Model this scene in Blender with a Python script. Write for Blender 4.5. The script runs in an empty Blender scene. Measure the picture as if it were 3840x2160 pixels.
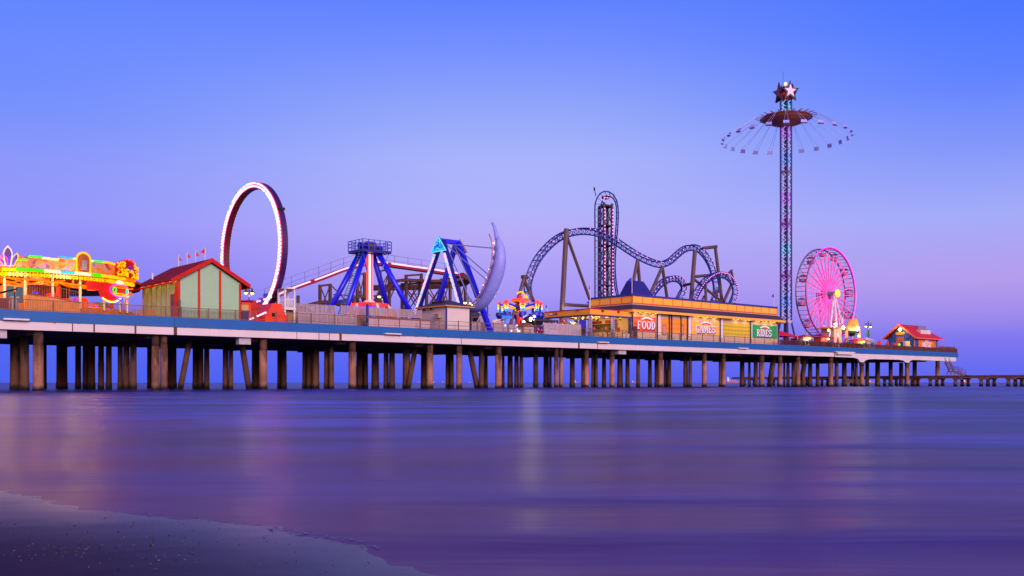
import bpy, math, random
from mathutils import Vector, Matrix
RND = random.Random(11)
pi = math.pi
# ------------------------------------------------------------------ survey of the place
# camera at the water's edge looking along +Y, 0.8 m above the water; the pier runs away to the right.
F, HOR, CZ = 3560.0, 1435.0, 0.8
TH = math.atan2(4137.0, 3560.0)
A, B = math.sin(TH), math.cos(TH)
P0 = (-1920 / F * 89.0, 89.0)
C0 = -B * P0[0] + A * P0[1]
ROT = math.atan2(B, A)
DECK = 7.62

def W(s, t, z): return Vector((P0[0] + A * s - B * t, P0[1] + B * s + A * t, z))
def S(px, t):
    r = (px - 1920) / F
    Y = (C0 + t) / (A - B * r)
    return A * (r * Y - P0[0]) + B * (Y - P0[1])
def Yst(s, t): return P0[1] + B * s + A * t
def Z(py, s, t): return CZ + (HOR - py) / F * Yst(s, t)
def T(px, s):
    r = (px - 1920) / F
    X0, Y0 = P0[0] + A * s, P0[1] + B * s
    return (X0 - r * Y0) / (B + r * A)
def G(px, py, t):
    s = S(px, t)
    return (s, t, Z(py, s, t))
def GS(px, py, s):
    t = T(px, s)
    return (s, t, Z(py, s, t))

def lin(h):
    h = h.lstrip('#')
    o = []
    for i in (0, 2, 4):
        c = int(h[i:i + 2], 16) / 255
        o.append(c / 12.92 if c <= .04045 else ((c + .055) / 1.055) ** 2.4)
    return (o[0], o[1], o[2], 1.0)

sc = bpy.context.scene
COL = sc.collection

# ------------------------------------------------------------------ materials
MATS = {}
def M(name, col, rough=.6, metal=0., var=.18, scale=1.2, bump=0., siding=0., spec=.5):
    if name in MATS: return MATS[name]
    m = bpy.data.materials.new(name); m.use_nodes = True
    nt = m.node_tree; p = nt.nodes['Principled BSDF']
    c = lin(col) if isinstance(col, str) else (*col, 1.0)
    tc = nt.nodes.new('ShaderNodeTexCoord')
    n = nt.nodes.new('ShaderNodeTexNoise'); n.inputs['Scale'].default_value = scale
    n.inputs['Detail'].default_value = 6; n.inputs['Roughness'].default_value = .65
    nt.links.new(tc.outputs['Object'], n.inputs['Vector'])
    r = nt.nodes.new('ShaderNodeValToRGB')
    r.color_ramp.elements[0].position = .3; r.color_ramp.elements[1].position = .7
    r.color_ramp.elements[0].color = tuple(x * (1 - var) for x in c[:3]) + (1,)
    r.color_ramp.elements[1].color = tuple(min(1, x * (1 + var * .7)) for x in c[:3]) + (1,)
    nt.links.new(n.outputs['Fac'], r.inputs['Fac'])
    src = r.outputs['Color']
    hsrc = n.outputs['Fac']
    if siding:
        w = nt.nodes.new('ShaderNodeTexWave'); w.bands_direction = 'Z'; w.wave_profile = 'SAW'
        w.inputs['Scale'].default_value = siding
        nt.links.new(tc.outputs['Object'], w.inputs['Vector'])
        hsrc = w.outputs['Fac']; bump = bump or .4
        mx = nt.nodes.new('ShaderNodeMixRGB'); mx.blend_type = 'MULTIPLY'; mx.inputs['Fac'].default_value = .25  # shadow lines under the boards darkened into the colour
        nt.links.new(src, mx.inputs['Color1'])
        rr = nt.nodes.new('ShaderNodeValToRGB'); rr.color_ramp.elements[0].color = (.45, .45, .45, 1)
        rr.color_ramp.elements[0].position = 0; rr.color_ramp.elements[1].position = .2
        nt.links.new(w.outputs['Fac'], rr.inputs['Fac']); nt.links.new(rr.outputs['Color'], mx.inputs['Color2'])
        src = mx.outputs['Color']
    nt.links.new(src, p.inputs['Base Color'])
    p.inputs['Roughness'].default_value = rough; p.inputs['Metallic'].default_value = metal
    p.inputs['Specular IOR Level'].default_value = spec
    if bump:
        b = nt.nodes.new('ShaderNodeBump'); b.inputs['Strength'].default_value = bump; b.inputs['Distance'].default_value = .03
        nt.links.new(hsrc, b.inputs['Height']); nt.links.new(b.outputs['Normal'], p.inputs['Normal'])
    MATS[name] = m
    return m

def E(name, col, strength, base=None):
    """a glowing surface: lit lamp, neon tube, LED, or a part given its own glow"""
    if name in MATS: return MATS[name]
    m = bpy.data.materials.new(name); m.use_nodes = True
    p = m.node_tree.nodes['Principled BSDF']
    c = lin(col)
    p.inputs['Base Color'].default_value = tuple(x * .5 for x in c[:3]) + (1,)
    p.inputs['Emission Color'].default_value = c
    p.inputs['Emission Strength'].default_value = strength
    p.inputs['Roughness'].default_value = .4
    MATS[name] = m
    return m

# ------------------------------------------------------------------ mesh builder
class MB:
    def __init__(self): self.v, self.f, self.m, self.k = [], [], [], 0
    def mat(self, k): self.k = k; return self
    def add(self, vs, fs):
        o = len(self.v)
        self.v += [tuple(x) for x in vs]
        for f in fs:
            self.f.append(tuple(o + i for i in f)); self.m.append(self.k)
        return self
    def face(self, *pts): return self.add(pts, [tuple(range(len(pts)))])
    def box(self, x0, x1, y0, y1, z0, z1):
        return self.add([(x0, y0, z0), (x1, y0, z0), (x1, y1, z0), (x0, y1, z0), (x0, y0, z1), (x1, y0, z1), (x1, y1, z1), (x0, y1, z1)],
                        [(0, 3, 2, 1), (4, 5, 6, 7), (0, 1, 5, 4), (1, 2, 6, 5), (2, 3, 7, 6), (3, 0, 4, 7)])
    def cbox(self, c, sx, sy, sz): return self.box(c[0] - sx / 2, c[0] + sx / 2, c[1] - sy / 2, c[1] + sy / 2, c[2] - sz / 2, c[2] + sz / 2)
    def bar(self, p, q, w, h=None, up=(0, 0, 1)):
        p, q = Vector(p), Vector(q); d = (q - p).normalized(); h = h or w
        u = Vector(up)
        if abs(d.dot(u)) > .98: u = Vector((1, 0, 0))
        x = d.cross(u).normalized() * (w / 2); y = x.cross(d).normalized() * (h / 2)
        return self.add([p - x - y, p + x - y, p + x + y, p - x + y, q - x - y, q + x - y, q + x + y, q - x + y],
                        [(0, 1, 2, 3), (7, 6, 5, 4), (0, 4, 5, 1), (1, 5, 6, 2), (2, 6, 7, 3), (3, 7, 4, 0)])
    def tube(self, pts, r, n=6, closed=False, r2=None):
        pts = [Vector(p) for p in pts]; k = len(pts); ring = []
        prev = None
        for i in range(k):
            a = pts[(i - 1) % k] if (closed or i > 0) else pts[i]
            b = pts[(i + 1) % k] if (closed or i < k - 1) else pts[i]
            d = (b - a).normalized()
            if prev is None:
                u = Vector((0, 0, 1)) if abs(d.z) < .9 else Vector((1, 0, 0))
                x = d.cross(u).normalized()
            else:
                x = (prev - d * prev.dot(d)).normalized()
            prev = x; y = d.cross(x)
            rr = r if r2 is None else r + (r2 - r) * i / max(1, k - 1)
            ring.append([pts[i] + (x * math.cos(2 * pi * j / n) + y * math.sin(2 * pi * j / n)) * rr for j in range(n)])
        vs = [p for g in ring for p in g]; fs = []
        for i in range(k if closed else k - 1):
            a, b = i * n, ((i + 1) % k) * n
            for j in range(n): fs.append((a + j, a + (j + 1) % n, b + (j + 1) % n, b + j))
        if not closed: fs += [tuple(reversed(range(n))), tuple(range((k - 1) * n, k * n))]
        return self.add(vs, fs)
    def octa(self, c, r):
        x, y, z = c
        return self.add([(x + r, y, z), (x - r, y, z), (x, y + r, z), (x, y - r, z), (x, y, z + r), (x, y, z - r)],
                        [(0, 2, 4), (2, 1, 4), (1, 3, 4), (3, 0, 4), (2, 0, 5), (1, 2, 5), (3, 1, 5), (0, 3, 5)])
    def ball(self, c, r, n=10, sz=1.0, sx=1.0, sy=1.0):
        m = max(4, n // 2); vs = []; fs = []
        for i in range(m + 1):
            a = pi * i / m
            for j in range(n):
                b = 2 * pi * j / n
                vs.append((c[0] + sx * r * math.sin(a) * math.cos(b), c[1] + sy * r * math.sin(a) * math.sin(b), c[2] + sz * r * math.cos(a)))
        for i in range(m):
            for j in range(n):
                fs.append((i * n + j, (i + 1) * n + j, (i + 1) * n + (j + 1) % n, i * n + (j + 1) % n))
        return self.add(vs, fs)
    def lathe(self, c, prof, n=16):
        vs, fs = [], []
        for r, z in prof:
            for j in range(n): vs.append((c[0] + r * math.cos(2 * pi * j / n), c[1] + r * math.sin(2 * pi * j / n), c[2] + z))
        for i in range(len(prof) - 1):
            for j in range(n): fs.append((i * n + j, i * n + (j + 1) % n, (i + 1) * n + (j + 1) % n, (i + 1) * n + j))
        fs.append(tuple(reversed(range(n)))); fs.append(tuple(range((len(prof) - 1) * n, len(prof) * n)))
        return self.add(vs, fs)
    def prism(self, poly, ax, d0, d1):
        """extrude a 2-D outline along axis 's' (outline in t,z), 't' (outline in s,z) or 'z' (outline in s,t)"""
        def P(p, d): return {'t': (p[0], d, p[1]), 's': (d, p[0], p[1]), 'z': (p[0], p[1], d)}[ax]
        n = len(poly)
        vs = [P(p, d0) for p in poly] + [P(p, d1) for p in poly]
        return self.add(vs, [tuple(range(n)), tuple(reversed(range(n, 2 * n)))] + [(i, i + n, (i + 1) % n + n, (i + 1) % n) for i in range(n)])
    def frustum(self, b, z0, tp, z1):
        """b, tp = (s0,s1,t0,t1)"""
        return self.add([(b[0], b[2], z0), (b[1], b[2], z0), (b[1], b[3], z0), (b[0], b[3], z0), (tp[0], tp[2], z1), (tp[1], tp[2], z1), (tp[1], tp[3], z1), (tp[0], tp[3], z1)],
                        [(0, 3, 2, 1), (4, 5, 6, 7), (0, 1, 5, 4), (1, 2, 6, 5), (2, 3, 7, 6), (3, 0, 4, 7)])

def mesh_obj(name, mb, mats, origin=(0, 0, 0), smooth=False):
    me = bpy.data.meshes.new(name)
    o = origin
    me.from_pydata([(v[0] - o[0], v[1] - o[1], v[2] - o[2]) for v in mb.v], [], mb.f)
    if not isinstance(mats, (list, tuple)): mats = [mats]
    for m in mats: me.materials.append(m)
    me.polygons.foreach_set('material_index', [min(k, len(mats) - 1) for k in mb.m])
    if smooth: me.polygons.foreach_set('use_smooth', [True] * len(me.polygons))
    me.update()
    ob = bpy.data.objects.new(name, me)
    COL.objects.link(ob)
    return ob

def tag(o, label, cat=None, group=None, kind=None):
    if label: o['label'] = label
    if cat: o['category'] = cat
    if group: o['group'] = group
    if kind: o['kind'] = kind
    return o

class Thing:
    """an Empty standing at the thing's base in the pier's own axes (s along, t across, z up)"""
    def __init__(self, name, label, cat, origin, group=None, world=False):
        self.o = tuple(origin)
        self.e = bpy.data.objects.new(name, None); COL.objects.link(self.e)
        self.e.empty_display_size = .5
        if world: self.e.location = origin
        else:
            self.e.location = W(*origin); self.e.rotation_euler = (0, 0, ROT)
        tag(self.e, label, cat, group)
    def part(self, name, mb, mats, parent=None, label=None, smooth=False):
        ob = mesh_obj(name, mb, mats, self.o, smooth)
        ob.parent = parent or self.e
        if label: ob['label'] = label
        return ob

def solo(name, label, cat, mb, mats, origin, group=None, kind=None, world=False, smooth=False):
    ob = mesh_obj(name, mb, mats, origin, smooth)
    if world: ob.location = origin
    else:
        ob.location = W(*origin); ob.rotation_euler = (0, 0, ROT)
    return tag(ob, label, cat, group, kind)

def copy_tree(o, parent=None):
    c = o.copy(); COL.objects.link(c); c.parent = parent
    for ch in [x for x in bpy.data.objects if x.parent == o]: copy_tree(ch, c)
    return c

def lamp(name, p, power, col=(1, .75, .4), r=.12):
    l = bpy.data.lights.new(name, 'POINT'); l.energy = power; l.color = col; l.shadow_soft_size = r
    o = bpy.data.objects.new(name, l); COL.objects.link(o); o.location = W(*p)
    return o

def lerp(a, b, k): return tuple(a[i] + (b[i] - a[i]) * k for i in range(len(a)))
def spline(pts, step):
    """Catmull-Rom resampled at about even spacing"""
    P = [Vector(p) for p in pts]; P = [P[0] * 2 - P[1]] + P + [P[-1] * 2 - P[-2]]
    raw = []
    for i in range(1, len(P) - 2):
        for k in range(24):
            u = k / 24
            raw.append(.5 * ((2 * P[i]) + (P[i + 1] - P[i - 1]) * u + (2 * P[i - 1] - 5 * P[i] + 4 * P[i + 1] - P[i + 2]) * u * u + (3 * P[i] - P[i - 1] - 3 * P[i + 1] + P[i + 2]) * u ** 3))
    raw.append(P[-2])
    out = [raw[0]]; acc = 0
    for i in range(1, len(raw)):
        d = (raw[i] - raw[i - 1]).length; acc += d
        if acc >= step: out.append(raw[i]); acc = 0
    out.append(raw[-1])
    return out

# ------------------------------------------------------------------ slab-serif lettering
def letters(mb, word, place, h, cw, gap=.10, thick=.05):
    """place(x, y, d) -> point; x to the right, y up, d towards the viewer; every stroke gets its own hair of depth"""
    cnt = [0]
    def quad(a, b, c, d):
        cnt[0] += 1; e = thick + .0015 * (cnt[0] % 23)
        fr = [place(*p, e) for p in (a, b, c, d)]; bk = [place(*p, 0) for p in (a, b, c, d)]
        mb.add(fr + bk, [(0, 1, 2, 3), (0, 4, 5, 1), (1, 5, 6, 2), (2, 6, 7, 3), (3, 7, 4, 0)])
    x = 0
    for ch in word:
        w = {'M': 1.35, 'I': .55, 'O': 1.1, 'G': 1.1}.get(ch, 1.0) * cw
        X = lambda u: (x + u * w)
        def V(u, y0=0, y1=1, tw=.26): quad((X(u), y0 * h), (X(u) + tw * cw, y0 * h), (X(u) + tw * cw, y1 * h), (X(u), y1 * h))
        def H(u0, u1, y, th=.1): quad((X(u0), y * h), (X(u1), y * h), (X(u1), (y + th) * h), (X(u0), (y + th) * h))
        def D(u0, y0, u1, y1, tw=.24): quad((X(u0), y0 * h), (X(u0) + tw * cw, y0 * h), (X(u1) + tw * cw, y1 * h), (X(u1), y1 * h))
        def ARC(cx, cy, rx, ry, a0, a1, tw=.25, th=.11, n=10):
            for i in range(n):
                p = math.radians(a0 + (a1 - a0) * i / n); q = math.radians(a0 + (a1 - a0) * (i + 1) / n)
                f = lambda g, k: (X(cx + (rx - k * tw) * math.cos(g)), (cy + (ry - k * th) * math.sin(g)) * h)
                quad(f(p, 0), f(q, 0), f(q, 1), f(p, 1))
        if ch == 'F': V(.12); H(0, .5, 0); H(0, .95, .9); H(.3, .7, .47); V(.8, .68, .9, .14)
        elif ch == 'E': V(.12); H(0, .95, 0); H(0, .95, .9); H(.3, .7, .46); V(.82, .68, .9, .14); V(.82, .1, .32, .14)
        elif ch == 'O': ARC(.5, .5, .5, .52, 0, 360, n=20)
        elif ch == 'D': V(.1); ARC(.35, .5, .62, .5, -90, 90, n=12); H(0, .4, 0); H(0, .4, .9)
        elif ch == 'G': ARC(.5, .5, .5, .52, 50, 290, n=14); V(.66, 0, .46); H(.52, 1.0, .4); V(.8, .68, .98, .16)
        elif ch == 'C': ARC(.5, .5, .5, .52, 50, 310, n=14); V(.78, .66, .98, .16)
        elif ch == 'A': D(.02, 0, .36, 1, .14); D(.7, 0, .36, 1, .26); H(.2, .8, .28, .08); H(-.08, .3, 0, .07); H(.58, 1.05, 0, .07)
        elif ch == 'M': V(.06, tw=.16); V(.76, tw=.27); D(.1, .95, .42, .15, .24); D(.74, .95, .42, .15, .14); H(-.04, .28, 0, .08); H(.66, 1.04, 0, .08)
        elif ch == 'I': V(.26); H(0, 1, 0); H(0, 1, .9)
        elif ch == 'R': V(.1); ARC(.38, .72, .5, .28, -90, 90, n=10); H(.1, .4, .44, .09); H(0, .45, .9); D(.72, 0, .4, .46, .26); H(0, .45, 0); H(.65, 1.02, 0)
        elif ch == 'S': ARC(.5, .73, .45, .29, 40, 270, n=10); ARC(.5, .28, .47, .3, -140, 90, n=12); V(.76, .66, .96, .15); V(.04, .04, .32, .15)
        elif ch == 'U': V(.08, .25, 1); V(.72, .25, 1, .18); ARC(.5, .28, .44, .3, 180, 360, n=10); H(-.02, .42, .9); H(.6, 1.02, .9)
        x += w + gap * cw
    return x

# ------------------------------------------------------------------ camera, sky and daylight
cam = bpy.data.cameras.new('camera'); co = bpy.data.objects.new('camera', cam); COL.objects.link(co)
co.location = (0, 0, CZ); co.rotation_euler = (pi / 2, 0, 0)
cam.sensor_width = 36; cam.lens = F / 3840 * 36; cam.shift_y = (HOR - 1080) / 3840
cam.clip_start = .1; cam.clip_end = 40000
sc.camera = co
sc.view_settings.view_transform = 'Standard'; sc.view_settings.look = 'None'
sc.view_settings.exposure = 0; sc.view_settings.gamma = 1
sc.cycles.max_bounces = 6; sc.cycles.diffuse_bounces = 3; sc.cycles.glossy_bounces = 3
sc.cycles.sample_clamp_indirect = 4; sc.cycles.caustics_reflective = False; sc.cycles.caustics_refractive = False

wd = bpy.data.worlds.new('World'); sc.world = wd; wd.use_nodes = True
nt = wd.node_tree; N = nt.nodes; L = nt.links
bg = N['Background']
tc = N.new('ShaderNodeTexCoord'); sep = N.new('ShaderNodeSeparateXYZ'); L.new(tc.outputs['Generated'], sep.inputs[0])
def ramp(stops):
    r = N.new('ShaderNodeValToRGB'); e = r.color_ramp.elements
    while len(e) < len(stops): e.new(.5)
    for i, (p, c) in enumerate(stops): e[i].position = p; e[i].color = lin(c)
    L.new(sep.outputs['Z'], r.inputs['Fac'])
    return r
UP = [(.46, '4468F0'), (.7, '3646C4'), (1, '2C3294')]
r_left = ramp([(0, '4C64F0'), (.034, '5468F4'), (.083, '807EF5'), (.132, '918BF7'), (.156, '9696FA'), (.203, '8E98FA'), (.248, '7891FC'), (.292, '6E8CFF'), (.334, '6487FF')] + UP)
r_mid = ramp([(0, '5260F2'), (.038, '6A6CF4'), (.066, '9088F5'), (.094, 'A898F6'), (.154, 'B8ACF7'), (.1756, 'B2B2FA'), (.228, 'AAB4FB'), (.279, '91A5FA'), (.328, '7891FF'), (.374, '5F82FF')] + UP)
r_right = ramp([(0, '6068EE'), (.016, '696EF0'), (.043, '8278F0'), (.061, '9C8AEC'), (.096, 'B49CEC'), (.117, 'B0A2F0'), (.158, 'A4ACF9'), (.219, '8296FA'), (.277, '5F82FF'), (.334, '4B78FF')] + UP)
r_back = ramp([(0, 'FFC8B4'), (.15, 'FFC4C4'), (.35, 'F4B8D4'), (.6, '9C84C8'), (1, '2C2C78')])
def mrange(out, a, b):
    m = N.new('ShaderNodeMapRange'); m.interpolation_type = 'SMOOTHSTEP'
    m.inputs['From Min'].default_value = a; m.inputs['From Max'].default_value = b
    L.new(out, m.inputs['Value']); return m.outputs['Result']
mx0 = N.new('ShaderNodeMixRGB'); L.new(mrange(sep.outputs['X'], -.48, -.02), mx0.inputs['Fac'])
L.new(r_left.outputs['Color'], mx0.inputs['Color1']); L.new(r_mid.outputs['Color'], mx0.inputs['Color2'])
mx1 = N.new('ShaderNodeMixRGB'); L.new(mrange(sep.outputs['X'], .02, .48), mx1.inputs['Fac'])
L.new(mx0.outputs['Color'], mx1.inputs['Color1']); L.new(r_right.outputs['Color'], mx1.inputs['Color2'])
mx2 = N.new('ShaderNodeMixRGB'); L.new(mrange(sep.outputs['Y'], .5, -.45), mx2.inputs['Fac'])
bk = N.new('ShaderNodeMixRGB'); bk.blend_type = 'MULTIPLY'; bk.inputs['Fac'].default_value = 1; bk.inputs['Color2'].default_value = (1.35, 1.35, 1.35, 1)   # the afterglow behind the viewer
L.new(r_back.outputs['Color'], bk.inputs['Color1'])
L.new(mx1.outputs['Color'], mx2.inputs['Color1']); L.new(bk.outputs['Color'], mx2.inputs['Color2'])
L.new(mx2.outputs['Color'], bg.inputs['Color']); bg.inputs['Strength'].default_value = 1.0

sun = bpy.data.lights.new('dusk_sun', 'SUN'); sun.energy = 2.6; sun.angle = math.radians(24); sun.color = (1, .80, .82)
so = bpy.data.objects.new('dusk_sun', sun); COL.objects.link(so)
so.rotation_euler = Vector((-.42, .84, -.30)).to_track_quat('-Z', 'Y').to_euler()
# ------------------------------------------------------------------ special surfaces
def weathered(name, base, stain, zlo, zhi, thr, scale=(1, 1, 1), rough=.7, var=.15, dark=None, zdark=None, nscale=1.0, bump=.2):
    """paint or concrete whose stains thicken between heights zlo and zhi (heights above the thing's base)"""
    m = bpy.data.materials.new(name); m.use_nodes = True
    nt = m.node_tree; N = nt.nodes; L = nt.links; p = N['Principled BSDF']
    tc = N.new('ShaderNodeTexCoord'); mp = N.new('ShaderNodeMapping'); mp.inputs['Scale'].default_value = scale
    L.new(tc.outputs['Object'], mp.inputs['Vector'])
    n1 = N.new('ShaderNodeTexNoise'); n1.inputs['Scale'].default_value = nscale; n1.inputs['Detail'].default_value = 8; n1.inputs['Roughness'].default_value = .7
    L.new(mp.outputs['Vector'], n1.inputs['Vector'])
    n2 = N.new('ShaderNodeTexNoise'); n2.inputs['Scale'].default_value = .35; n2.inputs['Detail'].default_value = 5
    L.new(tc.outputs['Object'], n2.inputs['Vector'])
    sp = N.new('ShaderNodeSeparateXYZ'); L.new(tc.outputs['Object'], sp.inputs[0])
    def mr(o, a, b, c=0, d=1):
        q = N.new('ShaderNodeMapRange'); q.inputs[1].default_value = a; q.inputs[2].default_value = b; q.inputs[3].default_value = c; q.inputs[4].default_value = d
        L.new(o, q.inputs[0]); return q.outputs[0]
    def math_(op, a, b):
        q = N.new('ShaderNodeMath'); q.operation = op
        for i, x in enumerate((a, b)):
            if isinstance(x, (int, float)): q.inputs[i].default_value = x
            else: L.new(x, q.inputs[i])
        return q.outputs[0]
    c = lin(base)
    r = N.new('ShaderNodeValToRGB'); r.color_ramp.elements[0].position = .3; r.color_ramp.elements[1].position = .7
    r.color_ramp.elements[0].color = tuple(x * (1 - var) for x in c[:3]) + (1,); r.color_ramp.elements[1].color = tuple(min(1, x * (1 + var)) for x in c[:3]) + (1,)
    L.new(n2.outputs['Fac'], r.inputs['Fac'])
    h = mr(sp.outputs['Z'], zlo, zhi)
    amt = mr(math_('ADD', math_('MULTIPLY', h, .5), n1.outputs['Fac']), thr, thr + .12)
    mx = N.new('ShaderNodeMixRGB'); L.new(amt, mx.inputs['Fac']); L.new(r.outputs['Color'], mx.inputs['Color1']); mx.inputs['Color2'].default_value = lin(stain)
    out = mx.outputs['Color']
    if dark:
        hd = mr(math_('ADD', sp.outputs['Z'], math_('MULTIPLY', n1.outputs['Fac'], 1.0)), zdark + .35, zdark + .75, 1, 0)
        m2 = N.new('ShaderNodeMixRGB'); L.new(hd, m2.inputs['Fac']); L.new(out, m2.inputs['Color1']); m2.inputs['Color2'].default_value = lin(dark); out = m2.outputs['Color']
    L.new(out, p.inputs['Base Color']); p.inputs['Roughness'].default_value = rough
    b = N.new('ShaderNodeBump'); b.inputs['Strength'].default_value = bump; b.inputs['Distance'].default_value = .05
    L.new(n1.outputs['Fac'], b.inputs['Height']); L.new(b.outputs['Normal'], p.inputs['Normal'])
    return m

m_band = weathered('blue_edge_paint', '0258A0', '5A4640', 6.98 - 7.62, 6.6 - 7.62, .88, (.25, .25, .5), .55, .10, nscale=1.6, bump=.1)
m_fascia = weathered('white_painted_beam', 'D6C6C8', '7A5A4C', 6.1 - 7.62, 6.75 - 7.62, .93, (1.3, 1.3, .25), .6, .06, nscale=.9, bump=.1)
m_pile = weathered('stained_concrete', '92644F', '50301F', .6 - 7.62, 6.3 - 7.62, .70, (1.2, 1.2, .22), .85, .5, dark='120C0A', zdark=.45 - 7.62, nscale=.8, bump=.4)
m_pileb = weathered('shaded_concrete', '5E3C2A', '1A100C', .6 - 7.62, 6.3 - 7.62, .72, (1.2, 1.2, .22), .9, .4, dark='0A0808', zdark=.45 - 7.62, nscale=.8, bump=.4)  # same stained concrete, with the shade under the deck put into its colour
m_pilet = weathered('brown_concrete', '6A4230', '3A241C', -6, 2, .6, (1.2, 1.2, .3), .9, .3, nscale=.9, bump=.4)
m_jetty = weathered('jetty_concrete', '86685A', '4A342A', 1.2, 2.6, .9, (.3, .3, .3), .85, .2, dark='120C0A', zdark=.5, nscale=.9)
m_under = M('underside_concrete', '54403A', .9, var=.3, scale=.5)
m_deck = M('deck_planks', '7A6A5C', .8, var=.2, scale=2)
m_rust = M('rusty_joint', '5A3C2E', .8, var=.4, scale=3)

# ------------------------------------------------------------------ water
def water_mat():
    m = bpy.data.materials.new('sea_water'); m.use_nodes = True
    nt = m.node_tree; N = nt.nodes; L = nt.links; p = N['Principled BSDF']
    tc = N.new('ShaderNodeTexCoord')
    def noise(sx, sy, detail, rot=0., dist=.4):
        mp = N.new('ShaderNodeMapping'); mp.inputs['Scale'].default_value = (sx, sy, 1); mp.inputs['Rotation'].default_value = (0, 0, rot)
        L.new(tc.outputs['Object'], mp.inputs['Vector'])
        n = N.new('ShaderNodeTexNoise'); n.inputs['Scale'].default_value = 1; n.inputs['Detail'].default_value = detail; n.inputs['Distortion'].default_value = dist
        n.inputs['Roughness'].default_value = .5
        L.new(mp.outputs['Vector'], n.inputs['Vector']); return n.outputs['Fac']
    big = noise(.04, .085, 2, .25, 1.0); mid = noise(.14, .36, 2, -.15, .8); fine = noise(.5, 2.4, 2, .05)
    def bump(h, s, d, prev=None):
        b = N.new('ShaderNodeBump'); b.inputs['Strength'].default_value = s; b.inputs['Distance'].default_value = d
        L.new(h, b.inputs['Height'])
        if prev: L.new(prev, b.inputs['Normal'])
        return b.outputs['Normal']
    nrm = bump(fine, .4, .03, bump(mid, .6, .10, bump(big, 1.0, .6)))
    L.new(nrm, p.inputs['Normal'])
    # turbid surf water: light and dark of the swells painted blue-violet, milky bands left by the foam
    def mixc(f, c1, c2, lo, hi):
        q = N.new('ShaderNodeMapRange'); q.interpolation_type = 'SMOOTHSTEP'; q.inputs['From Min'].default_value = lo; q.inputs['From Max'].default_value = hi; L.new(f, q.inputs['Value'])
        m_ = N.new('ShaderNodeMixRGB'); L.new(q.outputs['Result'], m_.inputs['Fac'])
        for k, c in (('Color1', c1), ('Color2', c2)):
            if isinstance(c, tuple): m_.inputs[k].default_value = c
            else: L.new(c, m_.inputs[k])
        return m_.outputs['Color']
    c0 = mixc(noise(.035, .16, 4, .12, 1.6), (.004, .002, .03, 1), (.062, .052, .50, 1), .38, .64)
    c1 = mixc(noise(.22, .55, 4, -.1, 1.2), (.012, .005, .05, 1), c0, .32, .58)
    c2 = mixc(noise(.02, .085, 3, -.15, 1.0), c1, (.14, .13, .66, 1), .56, .76)
    # shallows: brown-violet with stirred sand near the beach
    dp = N.new('ShaderNodeVectorMath'); dp.operation = 'DOT_PRODUCT'; dp.inputs[1].default_value = (.67, .74, 0); L.new(tc.outputs['Object'], dp.inputs[0])
    wob = N.new('ShaderNodeMath'); wob.operation = 'MULTIPLY_ADD'; wob.inputs[1].default_value = 14; L.new(noise(.12, .3, 3, .1, .8), wob.inputs[0]); L.new(dp.outputs['Value'], wob.inputs[2])
    c3 = mixc(wob.outputs[0], (.024, .003, .050, 1), c2, 6, 26)
    L.new(c3, p.inputs['Base Color'])
    # veil of foam and silt, with the sky's blue reflection painted into its colour
    df = N.new('ShaderNodeBsdfDiffuse'); ms = N.new('ShaderNodeMixShader'); ms.inputs['Fac'].default_value = .34
    v0 = mixc(noise(.05, .15, 4, .18, 1.4), (.002, .008, .16, 1), (.05, .10, .90, 1), .38, .64)
    v1 = mixc(noise(.16, .42, 3, -.12, 1.0), (.020, .005, .16, 1), v0, .34, .58)
    w2 = N.new('ShaderNodeMath'); w2.operation = 'MULTIPLY_ADD'; w2.inputs[1].default_value = 22; L.new(noise(.09, .24, 3, .15, .9), w2.inputs[0]); L.new(dp.outputs['Value'], w2.inputs[2])
    v2 = mixc(w2.outputs[0], (.22, .020, .13, 1), v1, 10, 30)
    L.new(v2, df.inputs['Color']); L.new(p.outputs['BSDF'], ms.inputs[1]); L.new(df.outputs['BSDF'], ms.inputs[2]); L.new(ms.outputs['Shader'], N['Material Output'].inputs['Surface'])
    p.inputs['Roughness'].default_value = .30; p.inputs['IOR'].default_value = 1.33
    return m
from mathutils import noise as mn
wm = MB(); vs = []; fs = []
ys = [-60, -20, -4] + [2.2 * (1.0195 ** k) for k in range(250)] + [420, 900, 2500, 7000, 18000]
nxw = 171
for j, y in enumerate(ys):
    yy = max(abs(y), 6)
    for i in range(nxw):
        u = -1 + 2 * i / (nxw - 1); x = u * (.62 * yy + 4) if .03 < (1 - abs(u)) else (15000 if u > 0 else -15000)
        k = max(0, min(1, (y - 7) / 40)) * max(0, min(1, (300 - y) / 60)) * (1 if abs(x) < 9000 else 0)
        # long low swells, a little taller to the right where the beach lets them in
        z = k * (.06 + .07 * max(0, min(1, (x / yy + .3) / .7))) * (mn.noise(Vector((x * .06 + y * .015, y * .13, .5))) * 1.5 + .6 * mn.noise(Vector((x * .16, y * .33, 4))))
        vs.append((x, y, z))
for j in range(len(ys) - 1):
    for i in range(nxw - 1): fs.append((j * nxw + i, j * nxw + i + 1, (j + 1) * nxw + i + 1, (j + 1) * nxw + i))
wm.add(vs, fs)
solo('water', 'calm violet sea surface reaching to the horizon under the pier', None, wm, water_mat(), (0, 0, 0), kind='structure', world=True, smooth=True)

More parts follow.
